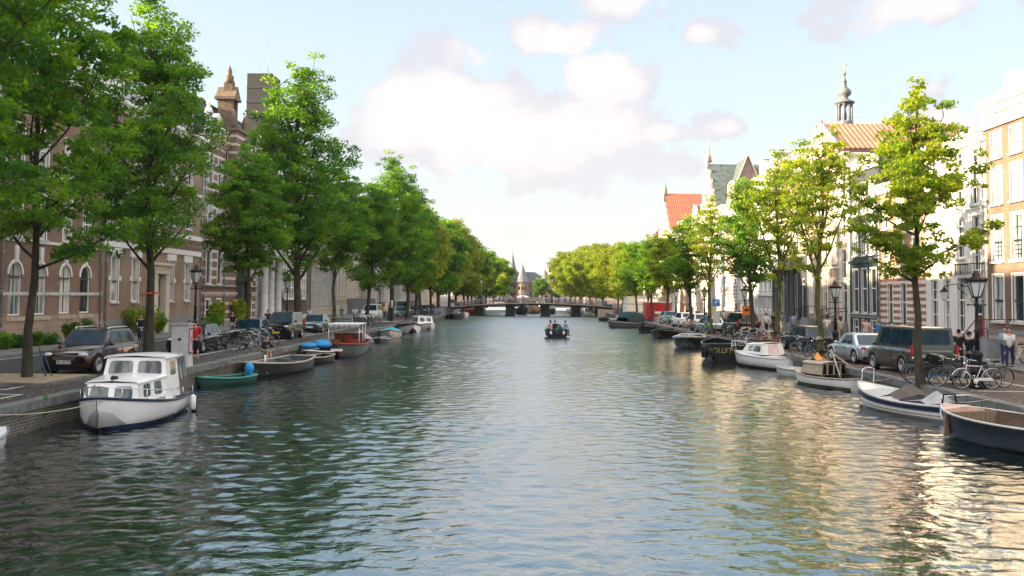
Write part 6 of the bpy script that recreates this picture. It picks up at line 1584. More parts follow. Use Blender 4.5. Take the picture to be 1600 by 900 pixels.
b = MB(); b.box(-.08, .08, -1.5, -1.35, 1.3, 1.42); b.lathe([(.05, 0), (.09, .08), (.05, .1)], (0, -1.62, 1.36), 8, axis='y'); b.build('search_light', black, t)
rope('mooring rope from the white cabin cruiser bow to the quay', (-11.75, 27.2, .85), (-13.8, 25.2, .7), .12); rope('mooring rope from the white cabin cruiser stern to the quay', (-12.9, 32.4, .6), (-13.85, 33.6, .8), .05)
# --- white board boat at the left edge
t, *_ = boat('white dinghy with bright blue cover cut off by the left picture edge', -13.35, 23.5, PI - .05, 3.2, 1.3, (.35, .32, .42), gelcoat, rubm=alu, floorm=palewood, deck=.5, deckm=gelcoat)
b = MB(); b.ell((.1, -.2, .42), (.5, .8, .16), 12, 6); b.build('cover', bluepl, t)
# --- green rowing boat
t, *_ = boat('small green rowing boat with an outboard under a bright blue cover', -12.95, 41.9, -.5, 3.0, 1.2, (.34, .30, .42), mat('dark green hull', (.012, .05, .04), .5, var=.3, dirt=.2), rubm=mat('green rail', (.05, .26, .19), .5), floorm=wood, thw=(.25, .6), tw=.7, deckm=hgreen)
b = MB(); b.ell((0, 1.45, .58), (.2, .22, .26), 10, 7); b.box(-.14, .14, 1.35, 1.55, .1, .5); b.build('outboard_cover', bluepl, t)
# --- dark open wooden workboat
t, hb, sh, Yt = boat('dark open wooden workboat with pale gunwale beneath the seated person', -12.45, 48.6, -.14, 6.8, 2.3, (.62, .52, .70), hblack, rubm=palewood, floorm=wood, inside=hgrey, thw=(.2, .45, .72), tw=.6, bf=2.6, deck=.14, deckm=palewood, rub=.05)
b = MB(); b.box(-.45, .45, .3, 1.5, .1, .5); b.box(-.3, .3, .5, 1.2, .502, .62); b.build('engine_box', hgrey, t)
b = MB(); b.tube([(.5, -2.6, .6), (.5, -2.6, 1.0)], .05, 6); b.build('mooring_post', white, t)
rope('mooring rope of the dark open wooden workboat', (-13.2, 45.6, .7), (-13.8, 44.4, .82), .03)
t, *_ = boat('low dark rowing boat behind the open wooden workboat', -12.4, 55.0, -.35, 4.3, 1.5, (.42, .36, .55), hblack, rubm=palewood, floorm=wood, thw=(.3, .6), tw=.6)
t, *_ = boat('dark boat heaped with three bright blue covered bundles', -12.75, 59.6, -.1, 4.6, 1.7, (.5, .42, .6), hgrey, rubm=white, floorm=wood, thw=(.2,), tw=.7)
for (x, y, z, r) in ((-.35, -.9, .78, .46), (.3, -.2, .80, .5), (-.1, 1.0, .85, .48)):
    b = MB(); b.ell((x, y, z), (r * 1.1, r * 1.2, r * .42), 12, 7); b.build('blue_cover', bluepl, t)
# --- mahogany saloon boat with white canopy
t, hb, sh, Yt = boat('mahogany saloon boat with white canopy, red rail and grey hull', -11.75, 63.2, .03, 7.0, 2.3, (.82, .72, .86), hgrey, rubm=mat('dull red rail', (.20, .03, .025), .5), floorm=varnish, inside=varnish, thw=(.3, .7), tw=.85, bf=3.2, deck=.18, deckm=varnish, rub=.07)
b = MB(); b.box(-1.0, 1.0, -1.3, 1.6, 1.93, 2.0); b.build('canopy', white, t)
for x in (-.95, .95):
    for y in (-1.25, .2, 1.5): b = MB(); b.tube([(x, y, .8), (x, y, 1.93)], .03, 6); b.build('canopy_post', white, t)
b = MB(); 
for k in range(6): x = -.85 + k * .34; b.ell((x, -1.28, 1.82), (.18, .06, .14), 8, 5)
b.build('canopy_valance', canvas_grey, t)
b = MB(); b.box(-.9, .9, .6, 1.5, .3, 1.35); b.box(-.9, -.35, -.9, -.4, .5, 1.0); b.box(.35, .9, -.9, -.4, .5, 1.0); b.build('seating', varnish, t)
b = MB(); b.box(-.2, .2, .56, .598, .7, 1.2); b.build('cushion', redpaint, t)
b = MB(); b.box(-.4, .3, -3.62, -3.54, .42, .56); b.build('name_board', white, t)
tyre_fender(t, -1.05, -2.9, .4); tyre_fender(t, -.6, -3.4, .35, .25)
t, *_ = boat('boat under a grey tarpaulin moored behind the saloon boat', -12.3, 71.0, .12, 5.0, 1.9, (.6, .5, .7), hgrey, rubm=alu, tw=.7)
b = MB(); b.loft([[(-.8 * f, y, .62), (0, y, .62 + .55 * f), (.8 * f, y, .62)] for y, f in ((-2.2, .3), (-1.2, .85), (0, 1.1), (1.2, 1.15), (2.3, .9))]); b.build('tarpaulin', canvas_grey, t)
t, *_ = boat('small grey dinghy floating between two covered boats', -12.1, 80.2, .1, 3.0, 1.3, (.35, .3, .4), hgrey, rubm=alu, floorm=palewood, thw=(.4,))
t, *_ = boat('pale hulled boat with a turquoise cover', -12.5, 88.0, .1, 5.6, 2.0, (.6, .55, .8), mat('cream hull', (.5, .46, .38), .5), rubm=varnish, tw=.7)
b = MB(); b.loft([[(-.85 * f, y, .65), (0, y, .65 + .3 * f), (.85 * f, y, .65)] for y, f in ((-1.6, .6), (-.5, 1), (1.0, 1.1), (2.4, .9))]); b.build('cover', cyanpl, t)
t, *_ = boat('white hulled launch with open dark cockpit beside the white cabin boat', -12.1, 98.2, .25, 6.2, 2.3, (.8, .75, 1.1), gelcoat, rubm=black, floorm=black, inside=black, tw=.8, rub=.08)
t, hb, sh, Yt = boat('small white cabin boat furthest of the white boats on the left', -11.7, 107.5, .35, 6.0, 2.2, (.7, .65, .9), gelcoat, rubm=white, floorm=wood, tw=.8, deck=.5, deckm=gelcoat)
bl, tp, o = cabin_box(t, 'cabin', -.9, 1.6, .85, .95, .68, 1.5, gelcoat, .35, .1, .88, .05, gelcoat); front_win(t, bl, tp, [(.1, .46, .35, .85), (.54, .9, .35, .85)]); side_win(t, bl, tp, [(.1, .35, .35, .85), (.42, .66, .35, .85), (.72, .9, .35, .85)])
t, *_ = boat('dark low barge with railings lying before the far bridge on the left', -12.3, 160, .0, 9, 2.6, (.8, .7, .9), hblack, rubm=hgrey, tw=.9, deck=.9, deckm=hgrey)
b = MB()
for y in (-3.6, -1.2, 1.2, 3.6):
    for x in (-1, 1): b.tube([(x, y, .8), (x, y, 2.0)], .05, 5)
for x in (-1, 1): b.tube([(x, -3.6, 2.0), (x, 3.6, 2.0)], .05, 5); b.tube([(x, -3.6, 1.4), (x, 3.6, 1.4)], .04, 5)
b.build('railing', iron, t)
boat('white motorboat just before the far bridge on the left', -11.9, 172, .1, 5, 2, (.8, .7, .9), gelcoat, rubm=white, deck=.4)
boat('orange red boat moored beneath the left end of the far bridge', -12.2, 200, .5, 6, 2.3, (1.0, .8, 1.1), mat('orange hull', (.55, .07, .03), .5), rubm=redpaint)
# --- centre motorboat under way
t, hb, sh, Yt = boat('dark motorboat carrying three people down the middle of the canal', 2.25, 93.6, PI, 5.2, 2.15, (.78, .66, .95), hnavy, rubm=hgrey, floorm=wood, inside=hgrey, thw=(.12, .5), tw=.9, bf=2.4, group='boats under way')
outboard(t, 2.5, .25, hgrey); b = MB(); b.ell((-.05, .3, .85), (.5, .7, .42), 12, 7); b.build('gear_bag', C_['green'] if False else mat('dark green tarp', (.03, .10, .10), .8), t)
for x in (-.62, .55): fender(t, x, 2.72, .62, white, .3)
for (lab, dx, dy, top, w_, hr, rz_) in (('woman in pink top sitting in the moving motorboat', -.52, -1.3, 'pink', True, haird, .6), ('person in black sitting in the moving motorboat', -.12, -.9, 'black', False, haird, .2), ('man in pale blue shirt steering the moving motorboat', .72, -1.5, 'lblue', False, hairb, -.9)):
    person(lab, 2.25 + dx, 93.6 + dy, PI + rz_, 'sitbench', top, 'denim', hr, w_, z=.22, group='people aboard the motorboat')
# --- boats beyond the bridge
t, *_ = boat('black barge bow seen under the middle of the far bridge', -2.2, 204, .1, 8, 2.6, (1.2, 1.0, 2.0), hblack, rubm=hgrey)
t, *_ = boat('tan sided boat seen under the middle of the far bridge', .3, 214, .0, 9, 3.0, (1.5, 1.3, 2.0), mat('tan hull', (.45, .32, .2), .5), rubm=palewood, deck=.6, deckm=palewood)
t, *_ = boat('dark tour boat seen between the middle piers of the far bridge', 3.6, 210, .2, 8, 2.4, (1.2, 1.0, 1.4), hgrey, rubm=white)
for i, dx in enumerate((-.5, .4)): person(['person in white', 'person in blue'][i] + ' standing in the dark tour boat under the far bridge', 3.4 + dx, 209, 0, 'stand', ['white', 'blue'][i], 'black', z=.2, group='people aboard the tour boat')
boat('pale open boat beneath the right side of the far bridge', 9.5, 215, .3, 8, 2.4, (1, .9, 1.3), palegrey, rubm=white)
# --- right bank
t, *_ = boat('small dark boat moored by the right end of the far bridge', 12.0, 152, .6, 4.5, 1.8, (.6, .5, .7), hblack, rubm=hgrey)
t, *_ = boat('small grey boat heaped with gear near the right end of the far bridge', 12.4, 140, .4, 4.5, 1.8, (.7, .6, .8), hgrey, rubm=white)
b = MB(); b.ell((0, 0, .85), (.6, 1.2, .45), 10, 6); b.build('gear_cover', canvas_grey, t)
t, hb, sh, Yt = boat('long sloop with dark blue sprayhood and bare white mast', 11.6, 122.5, -.75, 7.4, 2.3, (.75, .62, .95), hgrey, rubm=palewood, floorm=wood, tw=.6, deck=.35, deckm=palewood)
b = MB(); b.loft([[(-.95, y, .7), (-.9, y, .7 + h), (-.5, y, .95 + h), (.5, y, .95 + h), (.9, y, .7 + h), (.95, y, .7)] for y, h in ((-.9, .35), (-.5, .95), (.6, 1.05), (2.2, .9), (2.6, .3))]); b.build('sprayhood', mat('dark blue canvas', (.015, .04, .05), .8), t)
t = thing('flagpole', 'tall white pole standing on the quay behind the sloop with the sprayhood', 'pole', (14.3, 128, Q)); b = MB(); b.tube([(0, 0, 0), (0, 0, 5.6)], [.07, .05], 8); b.build('shaft', white, t); b = MB(); b.ell((0, 0, 5.65), .1, 8, 6); b.build('finial', white, t)
t, *_ = boat('black boat under a low dark cover ahead of the second dark sloop', 12.45, 107.5, -.35, 5.6, 2.1, (.7, .6, .8), hblack, rubm=hgrey, deck=.5, deckm=mat('dark canvas', (.02, .025, .03), .8))
t, *_ = boat('dark hulled open sloop with grey rail, next to the grey steel launch', 12.4, 94.5, -.3, 6.4, 2.3, (.75, .62, .9), hblack, rubm=hgrey, floorm=wood, inside=black, thw=(.3, .6), rub=.06)
t, *_ = boat('grey steel open launch with blunt rounded bow', 12.1, 77.2, -.22, 6.4, 2.35, (.85, .75, .95), hnavy, rubm=alu, floorm=alu, inside=hgrey, thw=(.25, .5), tw=.7, bf=3.4, rub=.09)
t, hb, sh, Yt = boat('black barge with gold lettering across its stern and tyre fenders', 11.75, 62.3, PI - .08, 7.0, 2.4, (1.12, 1.0, 1.2), hblack, rubm=hgrey, floorm=black, inside=black, tw=.86, bf=2.8, rub=.05, name='lettered_barge')
gold = mat('gold lettering', (.30, .25, .09), .5, var=.35)
b = MB(); o = link('lettering', text_mesh('OLLFTY', .42, gold, .006), t, (.2, 3.53, .72)); o.rotation_euler = (PI / 2, 0, PI); o.rotation_euler = (PI / 2, R(0), PI); o.scale = (.95, 1, 1)
o = link('lettering', text_mesh('A', .26, gold, .006), t, (1.02, 3.53, .80)); o.rotation_euler = (PI / 2, 0, PI)
tyre_fender(t, 1.22, 2.9, .55, .26); tyre_fender(t, 1.27, 1.6, .5, .26); tyre_fender(t, .85, 3.62, .42, .22)
# --- white sloop with raised cabin
t, hb, sh, Yt = boat('white sailing yacht without mast, flat transom and hatched cabin', 12.75, 55.6, PI + .36, 5.6, 2.0, (.62, .66, .80), gelcoat, rubm=alu, floorm=gelcoat, inside=gelcoat, tw=.62, bf=2.0, deck=.80, deckm=gelcoat, chine=.6, boot=algae, name='sailing_yacht', rub=.025)
bl, tp, o = cabin_box(t, 'cabin', -1.5, 1.1, .42, .72, .74, 1.22, gelcoat, .5, .15, .82, .03, gelcoat, .12); side_win(t, bl, tp, [(.25, .48, .3, .8), (.52, .88, .25, .8)])
b = MB(); b.plate((bl[2], bl[3], tp[3], tp[2]), (.25, .75, .1, .98), .015); b.build('companionway', mat('pinkish panel', (.62, .5, .46), .5), t); b = MB(); b.box(-.05, .05, -1.0, 0, 1.44, 1.47); b.box(-.34, -.30, -.4, 1.0, 1.44, 1.48); b.box(.30, .34, -.4, 1.0, 1.44, 1.48); b.build('hatch_rail', black, t)
b = MB(); b.tube([(-.5, -2.4, .8), (-.45, -2.4, 1.3), (0, -2.85, 1.35), (.45, -2.4, 1.3), (.5, -2.4, .8)], .02, 6); b.tube([(-.45, -2.4, 1.05), (0, -2.8, 1.1), (.45, -2.4, 1.05)], .014, 5); b.tube([(0, -2.85, 1.35), (0, -2.7, .85)], .016, 5); b.build('pulpit', chrome, t)
fender(t, -1.0, -.6, .55); fender(t, -.98, .4, .6, bandblue, .4); rope('mooring rope of the white sailing yacht', (11.5, 58.0, .8), (13.8, 60.2, .82), .05)
t, *_ = boat('tiny pale dinghy between the white yacht and the boat with crossed poles', 12.95, 49.4, PI + .6, 2.5, 1.25, (.4, .38, .45), palegrey, rubm=alu, floorm=palewood, thw=(.4,))
# --- boat with crossed poles
t, hb, sh, Yt = boat('white wooden boat with crossed poles over its open cabin', 12.95, 44.2, PI + .34, 4.8, 1.9, (.50, .46, .60), gelcoat, rubm=palewood, floorm=wood, inside=black, tw=.7, bf=2.0, thw=(.15,), deck=.28, deckm=palewood, boot=algae, rub=.035)
bl, tp, o = cabin_box(t, 'cabin', -1.2, .5, .55, .68, .52, 1.0, palewood, .2, 0, .9, .05, palewood)
b = MB(); b.plate((bl[2], bl[3], tp[3], tp[2]), (.06, .94, .06, .92), .012, rnd=.04); b.build('cabin_shade_plate', black, t)  # black plate on the solid cabin, painted for the shade inside it
b = MB()
for k in (-.28, .05, .38): b.box(k - .04, k + .04, .53, .56, .55, .98)
b.build('cabin_post', palewood, t)
b = MB(); b.tube([(-.72, 1.5, .55), (.05, .2, 1.55)], .035, 6); b.build('pole', palewood, t); b = MB(); b.tube([(.8, 2.0, .55), (-.05, .25, 1.6)], .035, 6); b.build('pole', palewood, t)
b = MB(); b.loft([[(-.3, -.9, 1.06), (0, -.9, 1.1), (.3, -.9, 1.06)], [(-.2, -.7, 1.2), (0, -.7, 1.45), (.2, -.7, 1.2)], [(-.3, -.3, 1.08), (0, -.3, 1.15), (.3, -.3, 1.08)]]); b.build('orange_cover', mat('orange canvas', (.6, .25, .05), .8), t)
b = MB(); b.box(-.3, .0, 2.38, 2.5, .2, .55); b.build('rudder', canvas_brown, t)
# --- white and blue open boat
t, hb, sh, Yt = boat('white open boat with navy stripe, lapped sides and small folded cover', 12.75, 34.4, PI + .25, 5.7, 2.05, (.52, .50, .80), gelcoat, rubm=palegrey, floorm=gelcoat, inside=mat('dark boat interior', (.05, .045, .045), .8), tw=.78, bf=2.2, thw=(), deck=.26, deckm=gelcoat, stripe=(bandblue, .62, .9), chine=.72, rub=.045)
b = MB()
for f in (.42, .24):
    for s in (-1, 1): b.tube([(s * (max(hb(i / 16), .01) * .975 + .004), Yt(i / 16) + .05 * (i / 16) ** 4, sh(i / 16) * f + .0) for i in range(17)], .012, 4)
b.build('lapped_strake', palegrey, t)
b = MB(); b.loft([[(-.85, -.3, .5), (0, -.3, .52), (.85, -.3, .5)], [(-.8, .15, .62), (0, .15, .98), (.8, .15, .62)], [(-.85, .7, .5), (0, .7, .66), (.85, .7, .5)]]); b.build('folded_cover', canvas_brown, t)
b = MB(); b.loft([[(-.85, 1.1, .5), (0, 1.1, .55), (.85, 1.1, .5)], [(-.6, 1.6, .56), (0, 1.6, .88), (.6, 1.6, .56)], [(-.85, 2.3, .5), (0, 2.3, .56), (.85, 2.3, .5)]]); b.build('grey_cover', canvas_grey, t)
b = MB(); b.tube([(-.25, -2.3, .8), (-.25, -2.25, 1.32), (.05, -2.25, 1.36), (.22, -2.25, 1.28), (.25, -2.3, .8)], .02, 6); b.build('bow_rail', chrome, t)
b = MB(); b.tube([(-.6, 2.7, .5), (-.62, 2.72, .8), (-.3, 2.8, .84), (.3, 2.8, .84), (.62, 2.72, .8), (.6, 2.7, .5)], .022, 6); b.build('stern_rail', chrome, t)
# registration panel with raised pale characters
pts_u = .30
for s in (-1,):
    hx = hb(.28) + .03
    o = link('lettering', text_mesh('NAUT 5888', .17, mat('pale lettering', (.35, .6, .62), .5), .004), t, (-(hb(.22) + .028), Yt(.22), sh(.22) * .76)); o.rotation_euler = (PI / 2, 0, -PI / 2 - .05)
rope('mooring rope of the white and navy open boat', (11.7, 37.0, .85), (13.8, 38.6, .82), .08)
darkwood = mat('dark stained wood', (.075, .048, .032), .7, var=.4, stretch=(8, 1, 8))
# --- dark navy barge at the right edge
t, hb, sh, Yt = boat('dark navy steel barge with pale wooden foredeck, cut off by the right picture edge', 13.0, 26.3, PI + .33, 6.6, 2.5, (.78, .66, .82), hnavy, rubm=palegrey, floorm=darkwood, inside=darkwood, tw=.85, bf=3.0, deck=.14, deckm=mat('salmon deck', (.55, .36, .27), .6), rub=.035, chine=.85)
b = MB(); b.box(-.95, .95, -2.15, -2.08, .1, .72); 
for k in range(12): x = -.9 + k * .16; b.box(x, x + .012, -2.17, -2.151 + .09, .1, .71)
b.build('plank_bulkhead', wood, t)
tyre_fender(t, -.85, -2.65, .42, .24); tyre_fender(t, -1.28, -.9, .30, .16)
b = MB(); b.tube([(-.25, -3.0, .85), (-.2, -3.0, 1.1), (.2, -3.0, 1.1), (.25, -3.0, .85)], .03, 6); b.build('bollard', black, t)
rope('mooring rope of the dark navy barge', (12.2, 29.4, .85), (13.85, 30.6, .84), .04)
# ================================================================ BRIDGE
BY = 186.0
bt = thing('canal_bridge', 'low flat arched bridge on dark piers crossing the canal in the distance', 'bridge', (0, BY, 0))
def bz(x): return 2.45 - .0032 * (x - 1.0) ** 2
b = MB(); n = 24; secs = []
for i in range(n + 1):
    x = -15.5 + 31.0 * i / n; z_ = bz(x); secs.append([(x, 0, z_ - .42), (x, 0, z_), (x, 10, z_), (x, 10, z_ - .42)])
b.loft(secs, closed=True, cap=True, smooth=False); b.build('deck', hblack, bt)
b = MB(); b.loft([[(-15.5 + 31 * i / n, -.12, bz(-15.5 + 31 * i / n) - .1), (-15.5 + 31 * i / n, -.12, bz(-15.5 + 31 * i / n) + .06), (-15.5 + 31 * i / n, .3, bz(-15.5 + 31 * i / n) + .06)] for i in range(n + 1)], smooth=False); b.build('deck_edge', palewood, bt)
for x in (-10.0, -4.2, 2.4, 8.2):
    b = MB(); b.box(x - .8, x + .8, .4, 9.6, -.5, bz(x) - .425); b.box(x - .95, x + .95, .25, .6, -.5, .3); b.build('pier', hblack, bt)
for x0, x1 in ((-14.6, -13.2), (12.2, 14.9)): b = MB(); b.box(x0, x1, .1, 9.9, -.5, bz((x0 + x1) / 2) - .425); b.build('abutment', stone, bt)
for yy in (.05, 9.9):
    b = MB()
    for h in (.45, .75, 1.02): b.tube([(-15.5 + 31 * i / n, yy, bz(-15.5 + 31 * i / n) + h) for i in range(n + 1)], .03 if h < 1 else .045, 5)
    for i in range(0, n + 1): x = -15.5 + 31 * i / n; b.tube([(x, yy, bz(x) + .05), (x, yy, bz(x) + 1.1)], .045, 5)
    b.build('railing', zinc, bt)
pinkiron = mat('pinkish lamp paint', (.32, .22, .18), .5)
for k, (x, lab) in enumerate(((-9.6, 'lamp post on the far bridge, the one on the left'), (3.6, 'lamp post on the far bridge, the one near its crown'))):
    lamp(lab, (x, BY + .3, bz(x)), 5.0, group='lamps on the far bridge', body=pinkiron)
rd = random.Random(5)
for i in range(44):
    x = -14 + 28 * (i + rd.random() * .6) / 44; yy = BY + (.45 if i % 3 else 9.4)
    far_bike(x, yy, PI / 2 + rd.uniform(-.25, .25) + (PI if rd.random() < .5 else 0), rd.choice([0, 0, 0, 1, 1, 2, 3, 4]), z=bz(x) + .0)
tops = ['white', 'black', 'blue', 'navy', 'lblue', 'grey', 'beige', 'red', 'pink', 'green']
for i in range(20):
    x = -12 + 25 * (i + rd.random() * .8) / 20; tp_ = tops[i % 10] if i not in (12, 14) else 'white'
    person('pedestrian in %s top crossing the far bridge' % tp_, x, BY + rd.uniform(1.2, 8.5), rd.choice([PI / 2, -PI / 2, 0, PI]), rd.choice(['walk', 'stand', 'walkshort']), tp_, rd.choice(['navy', 'khaki', 'black']), z=bz(x), group='people crossing the far bridge')
t = thing('cargo_bicycle_box', 'small yellow box standing by the railing at the crown of the far bridge', 'box', (-.6, BY + .6, bz(0))); b = MB(); b.box(-.6, .6, 0, .6, .12, .75); b.box(-.64, .64, -.03, .63, .752, .8); b.build('body', mat('yellow box', (.7, .45, .03), .5), t); b = MB(); [b.lathe([(.15, -.03), (.15, .03)], (x, .3, .15), 10, axis='y') for x in (-.4, .4)]; b.build('wheel', black, t)
# ================================================================ VEHICLES IN PLACE
brown = mat('brown metallic paint', (.024, .008, .005), .22, metal=.55, var=.05, coat=1.0); pblack = mat('black car paint', (.004, .006, .009), .2, var=.05, coat=.6); pdblue = mat('dark blue car paint', (.006, .018, .032), .22, var=.05, coat=.6)
pgblue = mat('grey blue metallic paint', (.06, .10, .13), .25, metal=.6, var=.05, coat=1.0); pwhite = mat('white car paint', (.66, .66, .66), .3, var=.04, coat=.8); psilver = mat('silver car paint', (.38, .43, .46), .28, metal=.6, var=.05, coat=.8); pgrey = mat('warm grey metallic paint', (.075, .077, .066), .3, metal=.5, var=.05, coat=.8)
pteal = mat('teal car paint', (.03, .16, .17), .3, coat=.8)
gc_ = 'cars parked along the left quay'; gd_ = 'cars parked along the right quay'
car('brown metallic crossover with chrome roof rails, nearest car on the left', (-16.95, 38.3, Q), -.04, brown, 'suv', 4.4, 1.86, 1.64, 'W', gc_, ptext='HK 48 572', roofrails=True)
car('black hatchback half hidden by the grey cabinet', (-17.5, 51.6, Q), .0, pblack, 'hatch', 4.0, 1.72, 1.45, 'Y', gc_)
car('dark blue hatchback behind the seated person', (-17.75, 62.7, Q), .02, pdblue, 'hatch', 3.9, 1.70, 1.45, 'Y', gc_)
car('black high roofed van with yellow plate beside the thick elm trunk', (-16.85, 67.6, Q), -.02, pblack, 'smallvan', 4.2, 1.83, 1.82, 'Y', gc_, name='parked_van', cat='van')
car('grey blue saloon car behind the thick elm trunk', (-17.2, 79.0, Q), .0, pgblue, 'sedan', 4.4, 1.76, 1.44, 'W', gc_)
car('small white delivery van near the bicycle racks', (-18.2, 112.8, Q), -.03, pwhite, 'smallvan', 4.3, 1.85, 1.95, 'W', gc_, name='parked_van', cat='van')
for i, (x, y, p_, k, lab) in enumerate([(-17.6, 134, pteal, 'hatch', 'teal hatchback parked between two dark elms'), (-18.4, 141, pwhite, 'van', 'large white van beyond the teal hatchback'), (-17.4, 149, pblack, 'hatch', 'black hatchback beyond the large white van'), (-17.5, 157, pgblue, 'sedan', 'blue grey saloon before the far bridge on the left'), (-17.6, 164, psilver, 'hatch', 'silver hatchback before the far bridge on the left'), (-17.6, 171, pdblue, 'hatch', 'dark blue hatchback before the far bridge on the left'), (-17.2, 212, pwhite, 'van', 'white van beyond the far bridge on the left'), (-17.2, 226, pdblue, 'hatch', 'dark blue hatchback beyond the far bridge on the left'), (-10, 272, pwhite, 'van', 'white van crossing the square at the end of the canal'), (-4, 276, pgblue, 'sedan', 'grey saloon crossing the square at the end of the canal'), (3, 273, psilver, 'hatch', 'silver hatchback crossing the square at the end of the canal')]):
    car(lab, (x, y, Q), (.03 if x < -12 else PI / 2), p_, k, 4.2 if k != 'van' else 5.2, 1.8, 1.45 if k != 'van' else 2.2, 'Y', gc_, plain=(y > 200))
car('warm grey minivan with its side door window and yellow rear plate', (15.85, 42.4, Q), PI + .13, pgrey, 'minivan', 4.1, 1.92, 1.93, 'Y', gd_, name='parked_minivan', cat='minivan')
car('silver blue saloon with red tail lamps just beyond the minivan', (15.75, 48.3, Q), PI + .12, psilver, 'sedan', 4.0, 1.78, 1.42, 'Y', gd_)
car('black hatchback with bright red tail lamp beside the mossy forked elm', (16.0, 58.6, Q), PI + .12, pblack, 'hatch', 4.0, 1.74, 1.46, 'Y', gd_)
car('boxy black vintage style taxi with yellow plate near the orange sign', (16.2, 78.2, Q), PI + .1, pblack, 'smallvan', 4.3, 1.8, 1.9, 'Y', gd_, name='parked_taxi', cat='taxi')
car('light silver coupe next to the black boxy taxi', (15.2, 86.0, Q), PI + .1, psilver, 'hatch', 3.9, 1.7, 1.35, 'W', gd_)
car('white hatchback with red tail lamps, nearer of the white pair', (15.7, 95.5, Q), PI + .12, pwhite, 'hatch', 4.1, 1.78, 1.5, 'Y', gd_)
car('white hatchback parked ahead of its white neighbour on the right bank', (15.5, 102.3, Q), PI + .12, pwhite, 'hatch', 4.1, 1.78, 1.5, 'Y', gd_)
for i, (x, y, p_, k, lab) in enumerate([(15.6, 115, pteal, 'hatch', 'teal hatchback in front of the red container'), (15.8, 134, pblack, 'hatch', 'black hatchback beyond the red container'), (15.8, 168, pgblue, 'sedan', 'grey blue saloon before the far bridge on the right'), (15.8, 210, pblack, 'hatch', 'black hatchback beyond the far bridge on the right'), (15.6, 222, pwhite, 'van', 'white van beyond the far bridge on the right')]):
    car(lab, (x, y, Q), PI + .05, p_, k, 4.2 if k != 'van' else 5.2, 1.8, 1.45 if k != 'van' else 2.2, 'Y', gd_, plain=(y > 200))
# ================================================================ LAMPS IN PLACE
lamp('tall black crown lantern standing among bicycles in front of the white house', (15.3, 34.7, Q), 4.05)
lamp('crown lantern with coppery cap before the dark columned portico', (16.7, 55.4, Q), 4.0)
lamp('crown lantern behind the black boxy taxi', (16.95, 80.0, Q), 4.0)
lamp('crown lantern next to the blue parking sign', (15.9, 92.5, Q), 4.0)
lamp('crown lantern beyond the pair of white hatchbacks', (15.2, 106, Q), 4.0)
lamp('crown lantern near the red container', (15.6, 131, Q), 4.0)
lamp('tall crown lantern behind the pointing man in red', (-18.9, 55.6, Q), 4.65)
lamp('crown lantern in front of the house with the white window grid', (-19.4, 78.5, Q), 4.5)
lamp('crown lantern past the stone stair on the left bank', (-19.0, 124, Q), 4.4)
lamp('crown lantern past the teal hatchback on the left bank', (-18.9, 150, Q), 4.4)
t = thing('wall_lantern', 'lantern on a scrolled iron bracket on the white plastered house', 'lamp', (XR, 55.6, 4.2))
b = MB(); b.tube([(0, 0, .35), (-.5, 0, .5), (-1.0, 0, .42), (-1.25, 0, .36)], .025, 6); b.tube([(0, 0, -.1), (-.3, 0, .1), (-.55, 0, .45)], .02, 6); b.tube([(-.3 + .16 * math.cos(a / 3), 0, .28 + .12 * math.sin(a / 3)) for a in range(19)], .014, 5); b.build('bracket', iron, t)
b = MB(); b.lathe([(.12, -.38), (.24, .05)], (-1.25, 0, 0), 4, smooth=False, a0=PI / 4); b.build('glass', lampglass, t); b = MB(); b.lathe([(.28, .05), (.12, .2), (.05, .3), (.02, .36)], (-1.25, 0, 0), 4, smooth=False, a0=PI / 4); b.lathe([(.14, -.4), (.14, -.37)], (-1.25, 0, 0), 4, smooth=False, a0=PI / 4); b.build('cap', iron, t)
# ================================================================ STREET FURNITURE
t = thing('utility_cabinet', 'tall pale grey cabinet with a pink framed poster on its side', 'cabinet', (-14.35, 40.7, Q))
b = MB(); b.box(-.36, .36, -.3, .3, .0, .35); b.box(-.34, .34, -.28, .28, .352, 1.72); b.build('housing', palegrey, t); b = MB(); b.box(-.39, .39, -.33, .33, 1.722, 1.80); b.build('lid', alu, t)
b = MB(); b.box(.342, .362, -.22, .22, .55, 1.6); b.build('poster_frame', hgrey, t); b = MB(); b.box(.364, .37, -.17, .17, .62, 1.53); po = b.build('poster', mat('pink poster', (.55, .30, .32), .6, var=.08), t)
b = MB(); b.tube([(.374, -.02, 1.0), (.374, .03, 1.12), (.374, -.03, 1.2), (.374, .02, 1.25)], .012, 4); b.build('lettering', black, po)
b = MB(); b.box(-.06, .06, -.30, -.282, 1.1, 1.2); b.build('lock', black, t)
t = thing('parking_sign', 'blue parking sign on a pale post beside the mossy elm', 'sign', (15.3, 83.5, Q)); b = MB(); b.tube([(0, 0, 0), (0, 0, 2.9)], .04, 8); b.box(-.28, .28, -.07, -.05, .9, 1.9); b.build('post', palegrey, t)
b = MB(); b.box(-.3, .3, -.09, -.06, 2.3, 2.9); pl_ = b.build('sign_panel', mat('sign blue', (.02, .2, .5), .4), t); o = link('lettering', text_mesh('P', .5, white), pl_, (0, -.1, 2.6)); o.rotation_euler = (PI / 2, 0, 0)
t = thing('road_sign', 'square orange sign with black arrow next to an elm trunk', 'sign', (16.05, 75.2, Q)); b = MB(); b.tube([(0, 0, 0), (0, 0, 2.7)], .035, 8); b.build('post', iron, t); b = MB(); b.box(-.32, .32, -.06, -.03, 1.75, 2.42); pl_ = b.build('sign_panel', mat('sign orange', (.72, .17, .02), .5), t)
b = MB(); b.prism([(-.2, 2.1), (0, 2.25), (0, 2.16), (.2, 2.16), (.2, 2.04), (0, 2.04), (0, 1.95)][::-1], lambda a, c: (a, -.07, c), lambda a, c: (a, -.062, c)); b.build('lettering', black, pl_)
